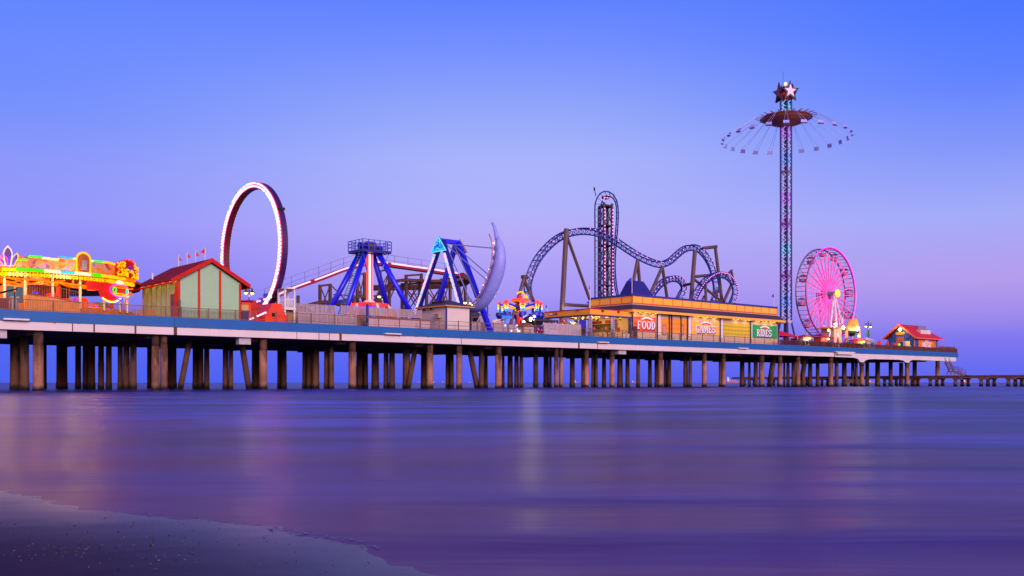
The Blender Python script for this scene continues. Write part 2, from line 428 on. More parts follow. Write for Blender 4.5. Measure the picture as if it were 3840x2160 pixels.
# ------------------------------------------------------------------ beach
SH = [(-14, 15.5), (-8, 10.6), (-3.75, 6.95), (-2.76, 6.06), (-2.11, 5.70), (-1.54, 5.37), (-1.0, 4.95), (-.62, 4.52), (-.28, 3.93), (.6, 2.6), (2.2, .4), (4, -2), (8, -8)]
def shore_d(x, y):
    best = 1e9; sgn = 1
    for i in range(len(SH) - 1):
        ax, ay = SH[i]; bx, by = SH[i + 1]; dx, dy = bx - ax, by - ay
        u = max(0, min(1, ((x - ax) * dx + (y - ay) * dy) / (dx * dx + dy * dy)))
        qx, qy = ax + u * dx, ay + u * dy; d = math.hypot(x - qx, y - qy)
        if d < best:
            best = d; sgn = 1 if (dx * (y - ay) - dy * (x - ax)) < 0 else -1
    return best * sgn
from mathutils import noise as mn
bm_ = MB(); gx, gy = 150, 150; vs = []; fs = []
def sand_z(x, y):
    d = shore_d(x, y)
    d += .12 * mn.noise(Vector((x * .8, y * .8, 3))) + .02 * mn.noise(Vector((x * 5, y * 5, 1)))
    z = .045 * d if d > 0 else .05 * d
    return max(z, -.5) + .006 * mn.noise(Vector((x * 2.5, y * 6, 0))) + .004 * mn.noise(Vector((x * 9, y * 16, 7)))
for j in range(gy):
    for i in range(gx):
        x = -15 + 18 * i / (gx - 1); y = -6 + 23 * (j / (gy - 1)) ** 1.0
        vs.append((x, y, sand_z(x, y)))
for j in range(gy - 1):
    for i in range(gx - 1): fs.append((j * gx + i, j * gx + i + 1, (j + 1) * gx + i + 1, (j + 1) * gx + i))
bm_.add(vs, fs)
def sand_mat():
    m = bpy.data.materials.new('wet_sand'); m.use_nodes = True
    nt = m.node_tree; N = nt.nodes; L = nt.links; p = N['Principled BSDF']
    tc = N.new('ShaderNodeTexCoord')
    n = N.new('ShaderNodeTexNoise'); n.inputs['Scale'].default_value = 1.2; n.inputs['Detail'].default_value = 6; L.new(tc.outputs['Object'], n.inputs['Vector'])
    f = N.new('ShaderNodeTexNoise'); f.inputs['Scale'].default_value = 55; f.inputs['Detail'].default_value = 4; L.new(tc.outputs['Object'], f.inputs['Vector'])
    r = N.new('ShaderNodeValToRGB'); r.color_ramp.elements[0].position = .3; r.color_ramp.elements[1].position = .72
    r.color_ramp.elements[0].color = (.014, .005, .022, 1); r.color_ramp.elements[1].color = (.036, .013, .048, 1)
    L.new(n.outputs['Fac'], r.inputs['Fac'])
    mx = N.new('ShaderNodeMixRGB'); mx.blend_type = 'OVERLAY'; mx.inputs['Fac'].default_value = .5; L.new(r.outputs['Color'], mx.inputs['Color1']); L.new(f.outputs['Color'], mx.inputs['Color2'])
    L.new(mx.outputs['Color'], p.inputs['Base Color'])
    sp = N.new('ShaderNodeSeparateXYZ'); L.new(tc.outputs['Object'], sp.inputs[0])
    q = N.new('ShaderNodeMapRange'); q.inputs[1].default_value = .0;  q.inputs[2].default_value = .07; q.inputs[3].default_value = .28; q.inputs[4].default_value = .75; L.new(sp.outputs['Z'], q.inputs[0])
    L.new(q.outputs[0], p.inputs['Roughness'])
    q3 = N.new('ShaderNodeMapRange'); q3.inputs[1].default_value = .01; q3.inputs[2].default_value = .06; q3.inputs[3].default_value = .5; q3.inputs[4].default_value = .2; L.new(sp.outputs['Z'], q3.inputs[0]); L.new(q3.outputs[0], p.inputs['Specular IOR Level'])
    b = N.new('ShaderNodeBump'); b.inputs['Strength'].default_value = .35; b.inputs['Distance'].default_value = .008; L.new(f.outputs['Fac'], b.inputs['Height']); L.new(b.outputs['Normal'], p.inputs['Normal'])
    return m
solo('beach', 'dark wet sand beach sloping into the sea', None, bm_, sand_mat(), (0, 0, 0), kind='structure', world=True, smooth=True)
sm_ = MB()
for _ in range(260):
    u = RND.random()
    px, py = (RND.uniform(-100, 750), RND.triangular(1960, 2200, 2130)) if u < .6 else (RND.uniform(0, 1500), RND.uniform(1900, 2160))
    y = 2848 / (py - 1435); x = (px - 1920) / F * y
    if shore_d(x, y) < .18: continue
    z = sand_z(x, y) + .003; r = RND.uniform(.002, .006) * (1.5 if RND.random() < .06 else 1)
    a = RND.uniform(0, 6.28); k = RND.choice((0, 0, 0, 1, 2)); sm_.mat(k)
    pts = [(x + r * math.cos(a + i * 1.257) * RND.uniform(.6, 1), y + r * math.sin(a + i * 1.257) * RND.uniform(.6, 1.3)) for i in range(5)]
    sm_.add([(p[0], p[1], z - .004) for p in pts] + [(p[0], p[1], z + .001) for p in pts] + [(x, y, z + r * .45)],
            [(i, (i + 1) % 5, 5 + (i + 1) % 5, 5 + i) for i in range(5)] + [(5 + i, 5 + (i + 1) % 5, 10) for i in range(5)])
solo('shell_fragments', 'pale broken shells strewn over the dark sand', None, sm_, [M('shell_pale', '50465C', .5), M('shell_brown', '3A2830', .6), M('shell_dark', '1C1416', .6)], (0, 0, 0), kind='stuff', world=True)

fm = MB()
for _ in range(260):
    px = RND.uniform(-60, 1450); py = 1845 + (px > 0) * px * .125 + RND.uniform(-8, 40)
    y = 2848 / (py - 1435); x = (px - 1920) / F * y; d = shore_d(x, y)
    if not -.07 < d < .06: continue
    z = max(sand_z(x, y), 0) + .003; r = RND.uniform(.004, .012); a = RND.uniform(0, 6.28)
    ps_ = [(x + 1.8 * r * math.cos(a + i) * RND.uniform(.5, 1), y + r * 1.4 * math.sin(a + i) * RND.uniform(.5, 1)) for i in range(6)]
    fm.add([(q[0], q[1], z) for q in ps_] + [(x, y, z + r * .4)], [(i, (i + 1) % 6, 6) for i in range(6)])
solo('foam', 'flecks of pale foam left along the edge of the beach', None, fm, M('foam_pale', '5C5E92', .6), (0, 0, 0), kind='stuff', world=True)

# ------------------------------------------------------------------ the pier
S_END = S(3590, 0)
pier = Thing('pier', 'long concrete pleasure pier with blue edge band and white beam on rows of stained piles', 'pier', (0, 0, DECK))
pier.part('deck', MB().box(-30, S_END - .05, .26, 34, 7.1, DECK), m_deck)
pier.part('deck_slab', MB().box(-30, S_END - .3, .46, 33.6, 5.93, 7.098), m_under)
bnd = MB()
jb = [-30, S(653, 0), S(2176, 0), S(3590, 0)]
for a, b in zip(jb[:-1], jb[1:]): bnd.box(a + .02, b - .02, -.08, .25, 6.63, 7.675)
bnd.box(S_END + .0, S_END + .3, -.08, 34, 6.63, 7.675)
pier.part('edge_band', bnd, m_band)
# white beam under the band; at the seaward end it is haunched over two columns
def z0(py, px): return Z(py, S(px, 0), 0)
xs = [-30, S(652, 0), S(2168, 0), S(3128, 0)]
for a, b in zip(xs[:-1], xs[1:]):
    pier.part('fascia_beam', MB().box(a + .35, b - .03, .0, .45, 5.83, 6.628), m_fascia)
low = [(3131, 1338), (3200, 1341), (3214, 1344), (3222, 1350), (3226, 1358), (3240, 1358), (3246, 1351), (3258, 1347.5), (3275, 1346.5), (3372, 1349), (3388, 1352), (3396, 1359), (3409, 1360.5), (3413, 1353), (3424, 1349.5), (3585, 1355.5)]
poly = [(S(p[0], 0), z0(p[1], p[0])) for p in low]
poly = [(poly[0][0], 6.628)] + poly + [(poly[-1][0], 6.628)]
ar = MB()
for a, b in zip(poly[1:-2], poly[2:-1]): ar.prism([(a[0], a[1]), (b[0], b[1]), (b[0], 6.628), (a[0], 6.628)], 't', .0, .45)
pier.part('arched_beam', ar, m_fascia)
for px, w in ((272, .1), (353, .16), (508, .2), (1113, .07), (1196, .09), (1235, .09), (1277, .35), (1730, .1), (2241, .12)):
    s = S(px, 0); pier.part('expansion_joint', MB().box(s - w / 2, s + w / 2, -.006, .02, 5.84, 6.62), m_rust)
for px, w in ((655, .55), (2170, .4), (3129, .4)):
    s = S(px, 0); pier.part('expansion_joint', MB().box(s - w / 2 + .1, s + w / 2, .06, .3, 5.86, 6.62), m_rust)
m_ledge = M('pale_ledge', 'DCCBC8', .6, var=.15, scale=2)
for a, b, top in ((14, 110, 1194), (1446, 1505, 1249.5), (2245, 2284, 1281.5), (2772, 2807, 1304)):
    s0, s1 = S(a, -.5), S(b, -.5); zt = Z(top, (s0 + s1) / 2, -.5)
    pier.part('drain_ledge', MB().box(s0, s1, -.55, -.082, zt - .16, zt), m_ledge)
a, b = S(3133, -.4), S(3206, -.4)
pier.part('drain_ledge', MB().box(a, b, -.5, -.082, 6.72, 6.86).box(a + .6, b - .6, -.6, -.082, 6.32, 6.70), m_ledge)
for a, b, y0, y1 in ((-30, 25, 1240, 1267), (895, 939, 1268, 1291), (2318, 2346, 1313, 1328)):
    s0, s1 = S(a, .6), S(b, .6); pier.part('junction_box', MB().box(s0, s1, .5, 1.3, Z(y1, s0, .6), 5.828), M('box_grey', 'B8AEB8', .5))
bents = [3.3 + 11.45 * k for k in range(-3, 17)]
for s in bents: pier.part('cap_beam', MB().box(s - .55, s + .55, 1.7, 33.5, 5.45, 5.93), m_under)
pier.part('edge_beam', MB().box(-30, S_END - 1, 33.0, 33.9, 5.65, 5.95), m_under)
PF = [(143, 38), (583, 29), (614, 26), (987, 29), (1321, 28), (1612, 25), (1722, 22), (1869, 24), (2086, 18), (2104, 15), (2199, 19), (2295, 19), (2477, 19), (2641, 18), (2713, 16), (2856, 20), (2925, 17), (2992, 17), (3115, 18), (3232, 16), (3402, 15), (3516, 16)]
PB = [(56, 35), (92, 33), (168, 14), (232, 40), (293, 22), (321, 22), (344, 26), (379, 22), (408, 22), (451, 20), (474, 24), (500, 25), (560, 17), (645, 34), (734, 24), (753, 20), (775, 20), (846, 22), (866, 17), (958, 28), (1048, 17), (1064, 22), (1142, 17), (1161, 24), (1184, 26), (1225, 20), (1243, 19), (1352, 32), (1372, 16), (1407, 28), (1448, 19), (1470, 22), (1524, 28), (1589, 22), (1679, 16), (1694, 16), (1805, 20), (1822, 14), (1887, 10), (1913, 20), (1937, 17), (1955, 14), (2009, 19), (2048, 21), (2064, 10), (2146, 19), (2186, 13), (2224, 14), (2236, 12), (2265, 16), (2325, 21), (2353, 16), (2393, 15), (2437, 15), (2461, 14), (2495, 12), (2510, 14), (2571, 17), (2588, 14), (2508, 14), (2700, 10), (2783, 18), (2810, 10), (2834, 16), (2941, 8), (2955, 12), (2975, 14), (3012, 14), (3038, 16), (3066, 14), (3137, 14), (3166, 18), (3198, 13), (3211, 11), (3252, 14), (3291, 18), (3340, 15), (3379, 15), (3430, 16)]
for i, (px, w) in enumerate(PF):
    t = .95; s = S(px, t); r = w * Yst(s, t) / F / 2
    zt = 5.83 if i < 19 else (z0(1358, px) if px < 3500 else 5.83)
    zj = RND.uniform(3.9, 4.9)
    prof = [(r * 1.08, -.6), (r * 1.06, .5), (r, .9), (r * 1.01, zj * .6), (r, zj)]
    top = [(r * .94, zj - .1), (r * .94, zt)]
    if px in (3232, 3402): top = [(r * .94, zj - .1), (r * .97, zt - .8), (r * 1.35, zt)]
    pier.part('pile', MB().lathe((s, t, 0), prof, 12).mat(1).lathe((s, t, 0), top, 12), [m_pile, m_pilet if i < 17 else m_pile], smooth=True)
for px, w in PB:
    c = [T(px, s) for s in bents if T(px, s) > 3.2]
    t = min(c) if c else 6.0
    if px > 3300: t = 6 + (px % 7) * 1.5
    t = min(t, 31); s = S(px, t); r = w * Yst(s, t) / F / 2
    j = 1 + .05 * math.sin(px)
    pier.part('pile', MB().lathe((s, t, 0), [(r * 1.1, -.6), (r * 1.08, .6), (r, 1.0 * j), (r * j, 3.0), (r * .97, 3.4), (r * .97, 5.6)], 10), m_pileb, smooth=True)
for p0, p1, w in ((709, 694, 0),):
    pass
for top, bot, w in ((708, 677, 21), (908, 933, 22), (1556, 1531, 20), (1762, 1789, 21), (2900, 2886, 20), (3018, 3004, 18)):
    t = 4.0; s1, s0 = S(top, t), S(bot, t); r = w * Yst(s1, t) / F / 2
    pier.part('raking_pile', MB().tube([(s0 - (s1 - s0) * .15, t, -.5), (s1 + (s1 - s0) * .12, t, 5.6)], r, 10), m_pileb, smooth=True)
# a broken timber walkway hangs between the piles
s0, s1 = S(3165, 3), S(3225, 3)
pier.part('low_beam', MB().box(s0, s1, 2.7, 3.3, .75, 1.5), m_rust)

# ------------------------------------------------------------------ fishing jetty beside the pier end
def jet(px):
    d = 21 + (px - 2800) * (8.4 / 1040); Y = 1.54 * F / d
    return Vector(((px - 1920) / F * Y, Y, 0))
ja, jb_ = jet(2745), jet(3850) + (jet(3850) - jet(3700)) * 2.0
jet_t = Thing('jetty', 'low weathered concrete fishing jetty on short piles beside the pier end', 'jetty', (0, 0, 0), world=True)
jd = (jb_ - ja).normalized(); jn = Vector((-jd.y, jd.x, 0))
def jbox(p, q, w0, w1, zl, zh):
    m = MB(); a, b = p + jn * w0, q + jn * w0; c, d = q + jn * w1, p + jn * w1
    return m.add([(v.x, v.y, z) for z in (zl, zh) for v in (a, b, c, d)], [(0, 3, 2, 1), (4, 5, 6, 7), (0, 1, 5, 4), (1, 2, 6, 5), (2, 3, 7, 6), (3, 0, 4, 7)])
jet_t.part('walkway', jbox(ja, jb_, -.1, 2.6, 2.12, 2.34), m_jetty)
jet_t.part('side_beam', jbox(ja, jb_, 0, .4, 1.72, 2.118), m_jetty)
jet_t.part('side_beam', jbox(ja, jb_, 2.1, 2.5, 1.72, 2.118), m_jetty)
for px in (2790, 2880, 2985, 3080, 3190, 3315, 3395, 3486, 3580, 3676, 3778, 3880, 3985):
    p = jet(px)
    jet_t.part('pile_cap', jbox(p - jd * .3, p + jd * 1.9, -.25, 2.7, 1.45, 1.75), m_jetty)
    for k, (dx, dn) in enumerate(((.1, .1), (.85, 1.2), (1.55, 2.2))):
        c = p + jd * dx + jn * dn
        jet_t.part('pile', MB().lathe((c.x, c.y, 0), [(.42, -.5), (.38, .7), (.34, 1.5)], 8), m_jetty, smooth=True)
# steps from the pier down to the jetty
m_step = M('weathered_grey_steel', '8A7284', .5, .3)
st = Thing('staircase', 'grey metal stairs climbing from the jetty to the underside of the pier end', 'stairs', (0, 0, 0), world=True)
def JP(px, py, off=.6):
    p = jet(px) + jn * off; return Vector((p.x, p.y, CZ + (HOR - py) / F * p.y))
fl = MB()
a, b = JP(3536, 1358), JP(3553, 1393)
for k in range(17): q = a.lerp(b, k / 16); fl.bar(q, q + jn * 1.2 + Vector((0, 0, .001)), .28, .05)
for o in (0, 1.2): fl.bar(a + jn * o, b + jn * o, .09, .3)
st.part('upper_flight', fl, m_step)
ld = MB(); c, d = JP(3545, 1394), JP(3572, 1394)
for o in (0, 1.2): ld.bar(c + jn * o, d + jn * o, .12, .2)
for k in range(9): q = c.lerp(d, k / 8); ld.bar(q, q + jn * 1.2, .22, .05)
st.part('landing', ld, m_step)
for q in (c, c.lerp(d, .5), d, JP(3586, 1399)):
    st.part('post', MB().bar((q.x, q.y, 2.34), q, .16), m_step); 
lf = MB(); e, g = JP(3572, 1394), JP(3604, 1408)
for k in range(9): q = e.lerp(g, k / 8); lf.bar(q, q + jn * 1.2 + Vector((0, 0, .001)), .25, .05)
for o in (0, 1.2): lf.bar(e + jn * o, g + jn * o, .08, .25)
st.part('lower_flight', lf, m_step)
hr = MB(); up = Vector((0, 0, 1.05))
for o in (-.02, 1.22):
    path = [a + jn * o, b + jn * o, e + jn * o, g + jn * o]
    for h in (1, .55):
        for u, v in zip(path[:-1], path[1:]): hr.bar(u + up * h, v + up * h, .05)
    for u, v, k in ((a, b, 5), (b, e, 4), (e, g, 5)):
        for i in range(k + 1): q = u.lerp(v, i / k) + jn * o; hr.bar(q, q + up, .045)
st.part('handrail', hr, m_step)

# ------------------------------------------------------------------ far ships
m_hull = M('ship_hull_red', 'B05048', .5); m_sup = M('ship_white', 'E8D8D0', .5); m_hullb = M('ship_hull_blue', '2A3A70', .5)
e_ship = E('ship_lights', 'FF9A6A', 1.2)
ships = [(1638, 14, 2.2, 'freighter with orange deck lights, seen just left of a raking pile', m_hull, 1),
         (1629, 0, 0, '', 0, 0), (1633, 0, 0, '', 0, 0),
         (1627, 0, 0, '', 0, 0)]
def ship(px, wpx, dist, label, hm, high):
    L_ = wpx * dist / F; H = L_ * .16; x = (px - 1920) / F * dist
    t = Thing('ship', label, 'ship', (x, dist, 0), 'ships anchored along the horizon', world=True)
    h = L_ / 2
    t.part('hull', MB().prism([(x - h * .92, -.5), (x + h * .9, -.5), (x + h, H), (x + h * .8, H * .86), (x - h, H * .86)], 't', dist, dist + L_ * .14), hm)
    t.part('bridge', MB().box(x - h * .9, x - h * .6, dist + .3, dist + L_ * .12, H * .87, H * (2.0 + high)).box(x - h * .82, x - h * .74, dist + 1, dist + 3, H * (2.0 + high), H * (2.6 + high)), m_sup)
    if wpx > 12:
        g = MB()
        for k in range(3): g.box(x - h * .4 + k * h * .4, x - h * .36 + k * h * .4, dist + 2, dist + 2 + L_ * .02, H * .87, H * 1.7)
        t.part('mast', g, m_sup)
    lt = MB()
    for k in range(7): lt.cbox((x - h * .9 + k * h * .28, dist - .3, H * .95), L_ * .02, .4, L_ * .02)
    t.part('deck_lights', lt, e_ship)
for a in ((1573, 9, 2600, 'tiny lit ship on the horizon, beside the leftmost slanting gap past the pale pile', m_hull, 1),
          (1630, 11, 1800, 'small dark blue boat with white cabin on the horizon behind the piles', m_hullb, 2),
          (1664, 11, 2400, 'tiny pale ship at right of the small dark blue boat', m_hull, 1),
          (1764, 12, 2600, 'tiny lit ship on the horizon left of the rust streaked raking pile', m_hull, 0),
          (2163, 16, 2500, 'small red lit ship on the horizon under the open food pavilion', m_hull, 2),
          (2380, 20, 3000, 'faint long ship on the horizon under the FOOD sign', m_hull, 0),
          (2748, 46, 2600, 'largest red freighter on the horizon, under the GAMES building', m_hull, .6),
          (3272, 24, 3000, 'faint red freighter on the horizon below the green banner lamp post', m_hull, .2),
          (3628, 30, 3000, 'long low red tanker on the horizon under the bare right part of the jetty', m_hull, .2)):
    ship(*a)
# ================================================================== shared paints and lamps
e_yel = E('bulb_yellow', 'FFB400', 1.15); e_grn = E('bulb_green', '48F000', 1.0); e_wht = E('bulb_white', 'F4F4B0', 1.05)
e_cyn = E('bulb_cyan', '20B0F0', 1.0); e_org = E('bulb_orange', 'FF7000', 1.1); e_pnk = E('led_pink', 'FF8AD0', 4.0)
e_mag = E('neon_magenta', 'FF30D0', 1.6); e_red = E('neon_red', 'FF2A20', 1.4); e_blu = E('neon_blue', '2038FF', 1.6)
e_warm = E('lamp_warm', 'FFD860', 6.0); e_hot = E('lamp_white', 'FFF2B0', 14.0); e_ledw = E('led_white', 'FFC8E8', 1.15); e_ledc = E('led_cyan', '70D8E8', .95)
m_red = M('red_paint', 'C01408', .5, var=.15, spec=.25); m_dred = M('dark_red_paint', '701410', .6); m_org = M('orange_paint', 'D8701C', .6, var=.2)
m_yel = M('yellow_paint', 'E0A030', .55, var=.1); m_ublue = M('ultramarine_paint', '1616F0', .35, var=.12, scale=.6); m_dblue = M('navy_paint', '1A2480', .5)
m_pole = M('pale_pole', 'D8B8A0', .45); m_brown = M('brown_steel', '5A3630', .6, var=.25, scale=.8); m_rail = M('brown_rail', '7A5448', .55)
m_white = M('white_paint', 'D8D0D0', .5, var=.07); m_dark = M('dark_void', '14100E', .8); m_steel = M('galvanised_steel', '9A90A0', .4, .6)
m_glassb = M('teal_panel', '14486A', .4)

# ================================================================== railing along the pier edge
def railing(name, label, pxs, t, zb, h, mat, pick=0., rails=(1.0, .1), pw=.09, cat='railing', boards=False, deep=False):
    o = (S(pxs[0], t), t, zb); th = Thing(name, label, cat, o)
    ss = [S(p, t) for p in pxs]
    for s in ss: th.part('post', MB().box(s - pw / 2, s + pw / 2, t - pw / 2, t + pw / 2, zb, zb + h * 1.04), mat)
    r = MB()
    for k in rails: r.box(ss[0], ss[-1], t - .03, t + .03, zb + h * k - .06, zb + h * k)
    th.part('rail', r, mat)
    if pick:
        g = MB(); n = int((ss[-1] - ss[0]) / pick)
        for i in range(n):
            s = ss[0] + (i + .5) * (ss[-1] - ss[0]) / n
            w = .018 if not boards else pick * .36
            g.box(s - w, s + w, t - .012, t + .012, zb + h * rails[-1], zb + h * rails[0] - .06)
        th.part('infill', g, mat)
    return th
railing('railing', 'brown steel railing with fine infill bars in front of the fairground ride and green barn', [-60, 65, 200, 330, 455, 540, 622, 680, 781, 884, 958], .18, 7.68, 1.1, m_rail, pick=.15)
railing('railing', 'brown two bar railing in front of the loop ride and grey picket fences', [960, 1038, 1078, 1167, 1255, 1340, 1420, 1498, 1575], .18, 7.68, 1.2, m_rail, rails=(.95, .22))
railing('railing', 'brown two bar railing in front of the white hip roofed booth and swinging ship', [1577, 1647, 1719, 1790, 1850, 1905, 1960, 2008, 2038], .18, 7.68, 1.2, m_rail, rails=(.95, .5, .12))
railing('railing', 'thin brown railing at the open food pavilion', [2180, 2213, 2260, 2297, 2335, 2372], .18, 7.68, 1.15, m_rail, pick=.25, rails=(.98, .15), pw=.08)
railing('railing', 'thin dark railing below the FOOD, GAMES and RIDES panels', [2374, 2410, 2458, 2503, 2547, 2592, 2634, 2675, 2716, 2755, 2793, 2831, 2867, 2903, 2918], .18, 7.68, 1.12, m_rail, rails=(.98, .2), pw=.08)

# ================================================================== fairground ride pavilion (left edge)
rc = (6.4, 16.9); RR = 12.2; ZB = 12.1
pav = Thing('ride_pavilion', 'round fairground ride under a canopy ringed with yellow, green and cyan bulbs', 'fairground ride', (rc[0], rc[1], DECK))
def on_ring(px, r=RR):
    """nearest point of the ring of radius r seen at column px (s, t, angle)"""
    q = (px - 1920) / F
    # ray: world (q*y, y); ring centre in world
    c = W(rc[0], rc[1], 0)
    a = q * q + 1; b = -2 * (q * c.x + c.y); cc = c.x ** 2 + c.y ** 2 - r * r
    d = b * b - 4 * a * cc
    y = (-b - math.sqrt(max(0, d))) / (2 * a); x = q * y
    s = A * (x - P0[0]) + B * (y - P0[1]); t = -B * (x - P0[0]) + A * (y - P0[1])
    return s, t, math.atan2(t - rc[1], s - rc[0])
def rp(ang, r, z): return (rc[0] + r * math.cos(ang), rc[1] + r * math.sin(ang), z)
def arc(a0, a1, r, z, n): return [rp(a0 + (a1 - a0) * i / n, r, z if not callable(z) else z((a0 + (a1 - a0) * i / n))) for i in range(n + 1)]
aL = on_ring(-40)[2]; aR = on_ring(508)[2]
if aL > aR: aL -= 2 * pi
can = MB(); n = 64
can.lathe((rc[0], rc[1], 0), [(RR - .25, 11.85), (RR - .05, 11.9), (RR - .05, 12.15), (RR - .6, 12.3), (4, 13.6), (.5, 14.4)], n)
pav.part('canopy', can, m_org)
pav.part('ceiling', MB().lathe((rc[0], rc[1], 0), [(RR - .4, 11.5), (RR - .3, 11.84), (.5, 11.849)], n), M('ceiling_red', '5A1408', .6, var=.3))
pav.part('platform', MB().lathe((rc[0], rc[1], 0), [(RR - .9, DECK), (RR - .9, 8.75), (RR - 1.1, 8.85)], n), M('orange_skirt', 'C86414', .6, var=.3, scale=.7))
def A_(px): 
    a = on_ring(px)[2]
    return a - 2 * pi if a > aR + .02 else a
# painted parapet panels with a stepped top, generic abstract mural
def mural():
    m = bpy.data.materials.new('painted_mural'); m.use_nodes = True
    nt = m.node_tree; N = nt.nodes; L = nt.links; p = N['Principled BSDF']
    tc = N.new('ShaderNodeTexCoord'); n = N.new('ShaderNodeTexNoise'); n.inputs['Scale'].default_value = .8; n.inputs['Detail'].default_value = 3; n.inputs['Distortion'].default_value = 1.2
    L.new(tc.outputs['Object'], n.inputs['Vector'])
    r = N.new('ShaderNodeValToRGB'); e = r.color_ramp.elements
    for c, q in (('50204A', .28), ('C04A3A', .38), ('E08020', .46), ('E8902A', .56), ('B090B8', .64), ('8A3020', .74)):
        if q == .28: e[0].position = q; e[0].color = lin(c)
        elif q == .74: e[-1].position = q; e[-1].color = lin(c)
        else: x = e.new(q); x.color = lin(c)
    L.new(n.outputs['Fac'], r.inputs['Fac']); L.new(r.outputs['Color'], p.inputs['Base Color']); p.inputs['Roughness'].default_value = .5
    return m
m_mural = mural()
steps = [(-40, 105, 958), (105, 170, 962), (170, 216, 968), (216, 290, 966), (290, 340, 975), (340, 400, 985), (400, 470, 990)]
for px0, px1, py in steps:
    a0, a1 = A_(px0), A_(px1); g = MB(); k = max(2, int(abs(a1 - a0) * 14))
    s_, t_, _ = on_ring((px0 + px1) / 2); zt = min(14.2, max(13.1, Z(py, s_, t_)))
    for i in range(k):
        u, v = a0 + (a1 - a0) * i / k, a0 + (a1 - a0) * (i + 1) / k
        q = [rp(u, RR, 12.3), rp(v, RR, 12.3), rp(v, RR, zt), rp(u, RR, zt)]; w = [rp(u, RR - .2, 12.3), rp(v, RR - .2, 12.3), rp(v, RR - .2, zt), rp(u, RR - .2, zt)]
        g.add(q + w, [(0, 1, 2, 3), (7, 6, 5, 4), (3, 2, 6, 7), (0, 3, 7, 4), (1, 5, 6, 2)])
    pav.part('mural_panel', g, m_mural)
def bulbs(name, pts, mats, r=.1, pat=None, parent=None):
    g = MB()
    for i, p in enumerate(pts): g.mat(pat(i) if pat else i % len(mats)).octa(p, r)
    return pav.part(name, g, mats, parent)
def band(px0, px1, mat, z, rows=3, dz=.11, sp=.2, r=.105, rad=RR + .09):
    a0, a1 = A_(px0), A_(px1); n = max(2, int(abs(a1 - a0) * RR / sp)); pts = []
    for j in range(rows):
        for i in range(n): pts.append(rp(a0 + (a1 - a0) * (i + .5 * (j % 2)) / n, rad, z + dz * j))
    bulbs('bulb_pattern', pts, [mat], r)
for px0, px1, m in ((-40, 11, e_org), (11, 62, e_yel), (62, 168, e_grn), (168, 228, e_wht), (228, 282, e_cyn), (282, 342, e_wht), (342, 382, e_grn), (382, 412, e_yel), (412, 470, e_yel), (470, 506, e_org)):
    band(px0, px1, m, 11.98)
for px0, px1, m, py in ((70, 108, e_grn, 974), (108, 160, e_grn, 962), (160, 188, e_wht, 968), (188, 222, e_wht, 972), (222, 275, e_cyn, 965), (275, 290, e_wht, 970), (336, 350, e_wht, 979), (350, 385, e_grn, 980), (385, 415, e_yel, 984), (415, 440, e_yel, 990)):
    s_, t_, _ = on_ring((px0 + px1) / 2); band(px0, px1, m, Z(py, s_, t_) - .08, rows=2, rad=RR + .1)
# oval lamp clusters under the band
for i, px in enumerate((8, 36, 66, 98, 140, 168, 200, 226, 276, 330, 374, 416, 448, 474, 492)):
    a = A_(px); pts = []
    wd = .9 if px < 400 else .6
    for k in range(16):
        u = k / 16 * 2 * pi
        for q in (1, .5): pts.append(rp(a + math.cos(u) * wd * q / RR, RR + .05, 11.62 + .17 * math.sin(u) * q))
    bulbs('lamp_cluster', pts, [(e_yel, e_yel, e_wht, e_yel, e_yel)[i % 5]], .09)
# orange neon arcs on the ceiling
for k, (a0, a1, r0, r1) in enumerate(((-.3, .25, .97, .72), (.1, -.45, .93, .6), (.35, .9, .95, .66), (.75, .2, .9, .55), (.8, 1.3, .96, .7), (1.25, .8, .88, .62), (-.6, -.1, .8, .5), (.4, 1.1, .5, .75))):
    base = A_(150); pts = []
    for i in range(13):
        u = i / 12; pts.append(rp(base + (a0 + (a1 - a0) * u) * .8, RR * (r0 + (r1 - r0) * math.sin(u * pi)), 11.3 - .25 * math.sin(u * pi)))
    pav.part('neon_arc', MB().tube(pts, .09, 6), e_org)
g = MB(); g.tube([rp(A_(px), RR - .5, 11.35 - .03 * i) for i, px in enumerate(range(-20, 470, 24))], .08, 6)
pav.part('neon_arc', g, e_org)
g = MB()
for i in range(12): g.tube([rp(A_(-20) + i * .17, RR - 1.2, 11.1), rp(A_(-20) + i * .17 + .085, RR - 1.6, 10.85), rp(A_(-20) + i * .17 + .17, RR - 1.2, 11.1)], .07, 6)
pav.part('neon_arc', g, e_org)
# poles
for px, py in ((17, 1115), (95, 1150), (197, 1160), (301, 1137), (391, 1141), (453, 1136), (478, 1146)):
    s_, t_, a = on_ring(px, RR - .6)
    pav.part('pole', MB().tube([(s_, t_, DECK + .9), (s_, t_, 11.86)], .13, 8), m_pole)
for px in (421, 466): 
    s = S(px, 24); pav.part('pole', MB().tube([(s, 24, DECK), (s, 24, 11.86)], .12, 8), m_pole)
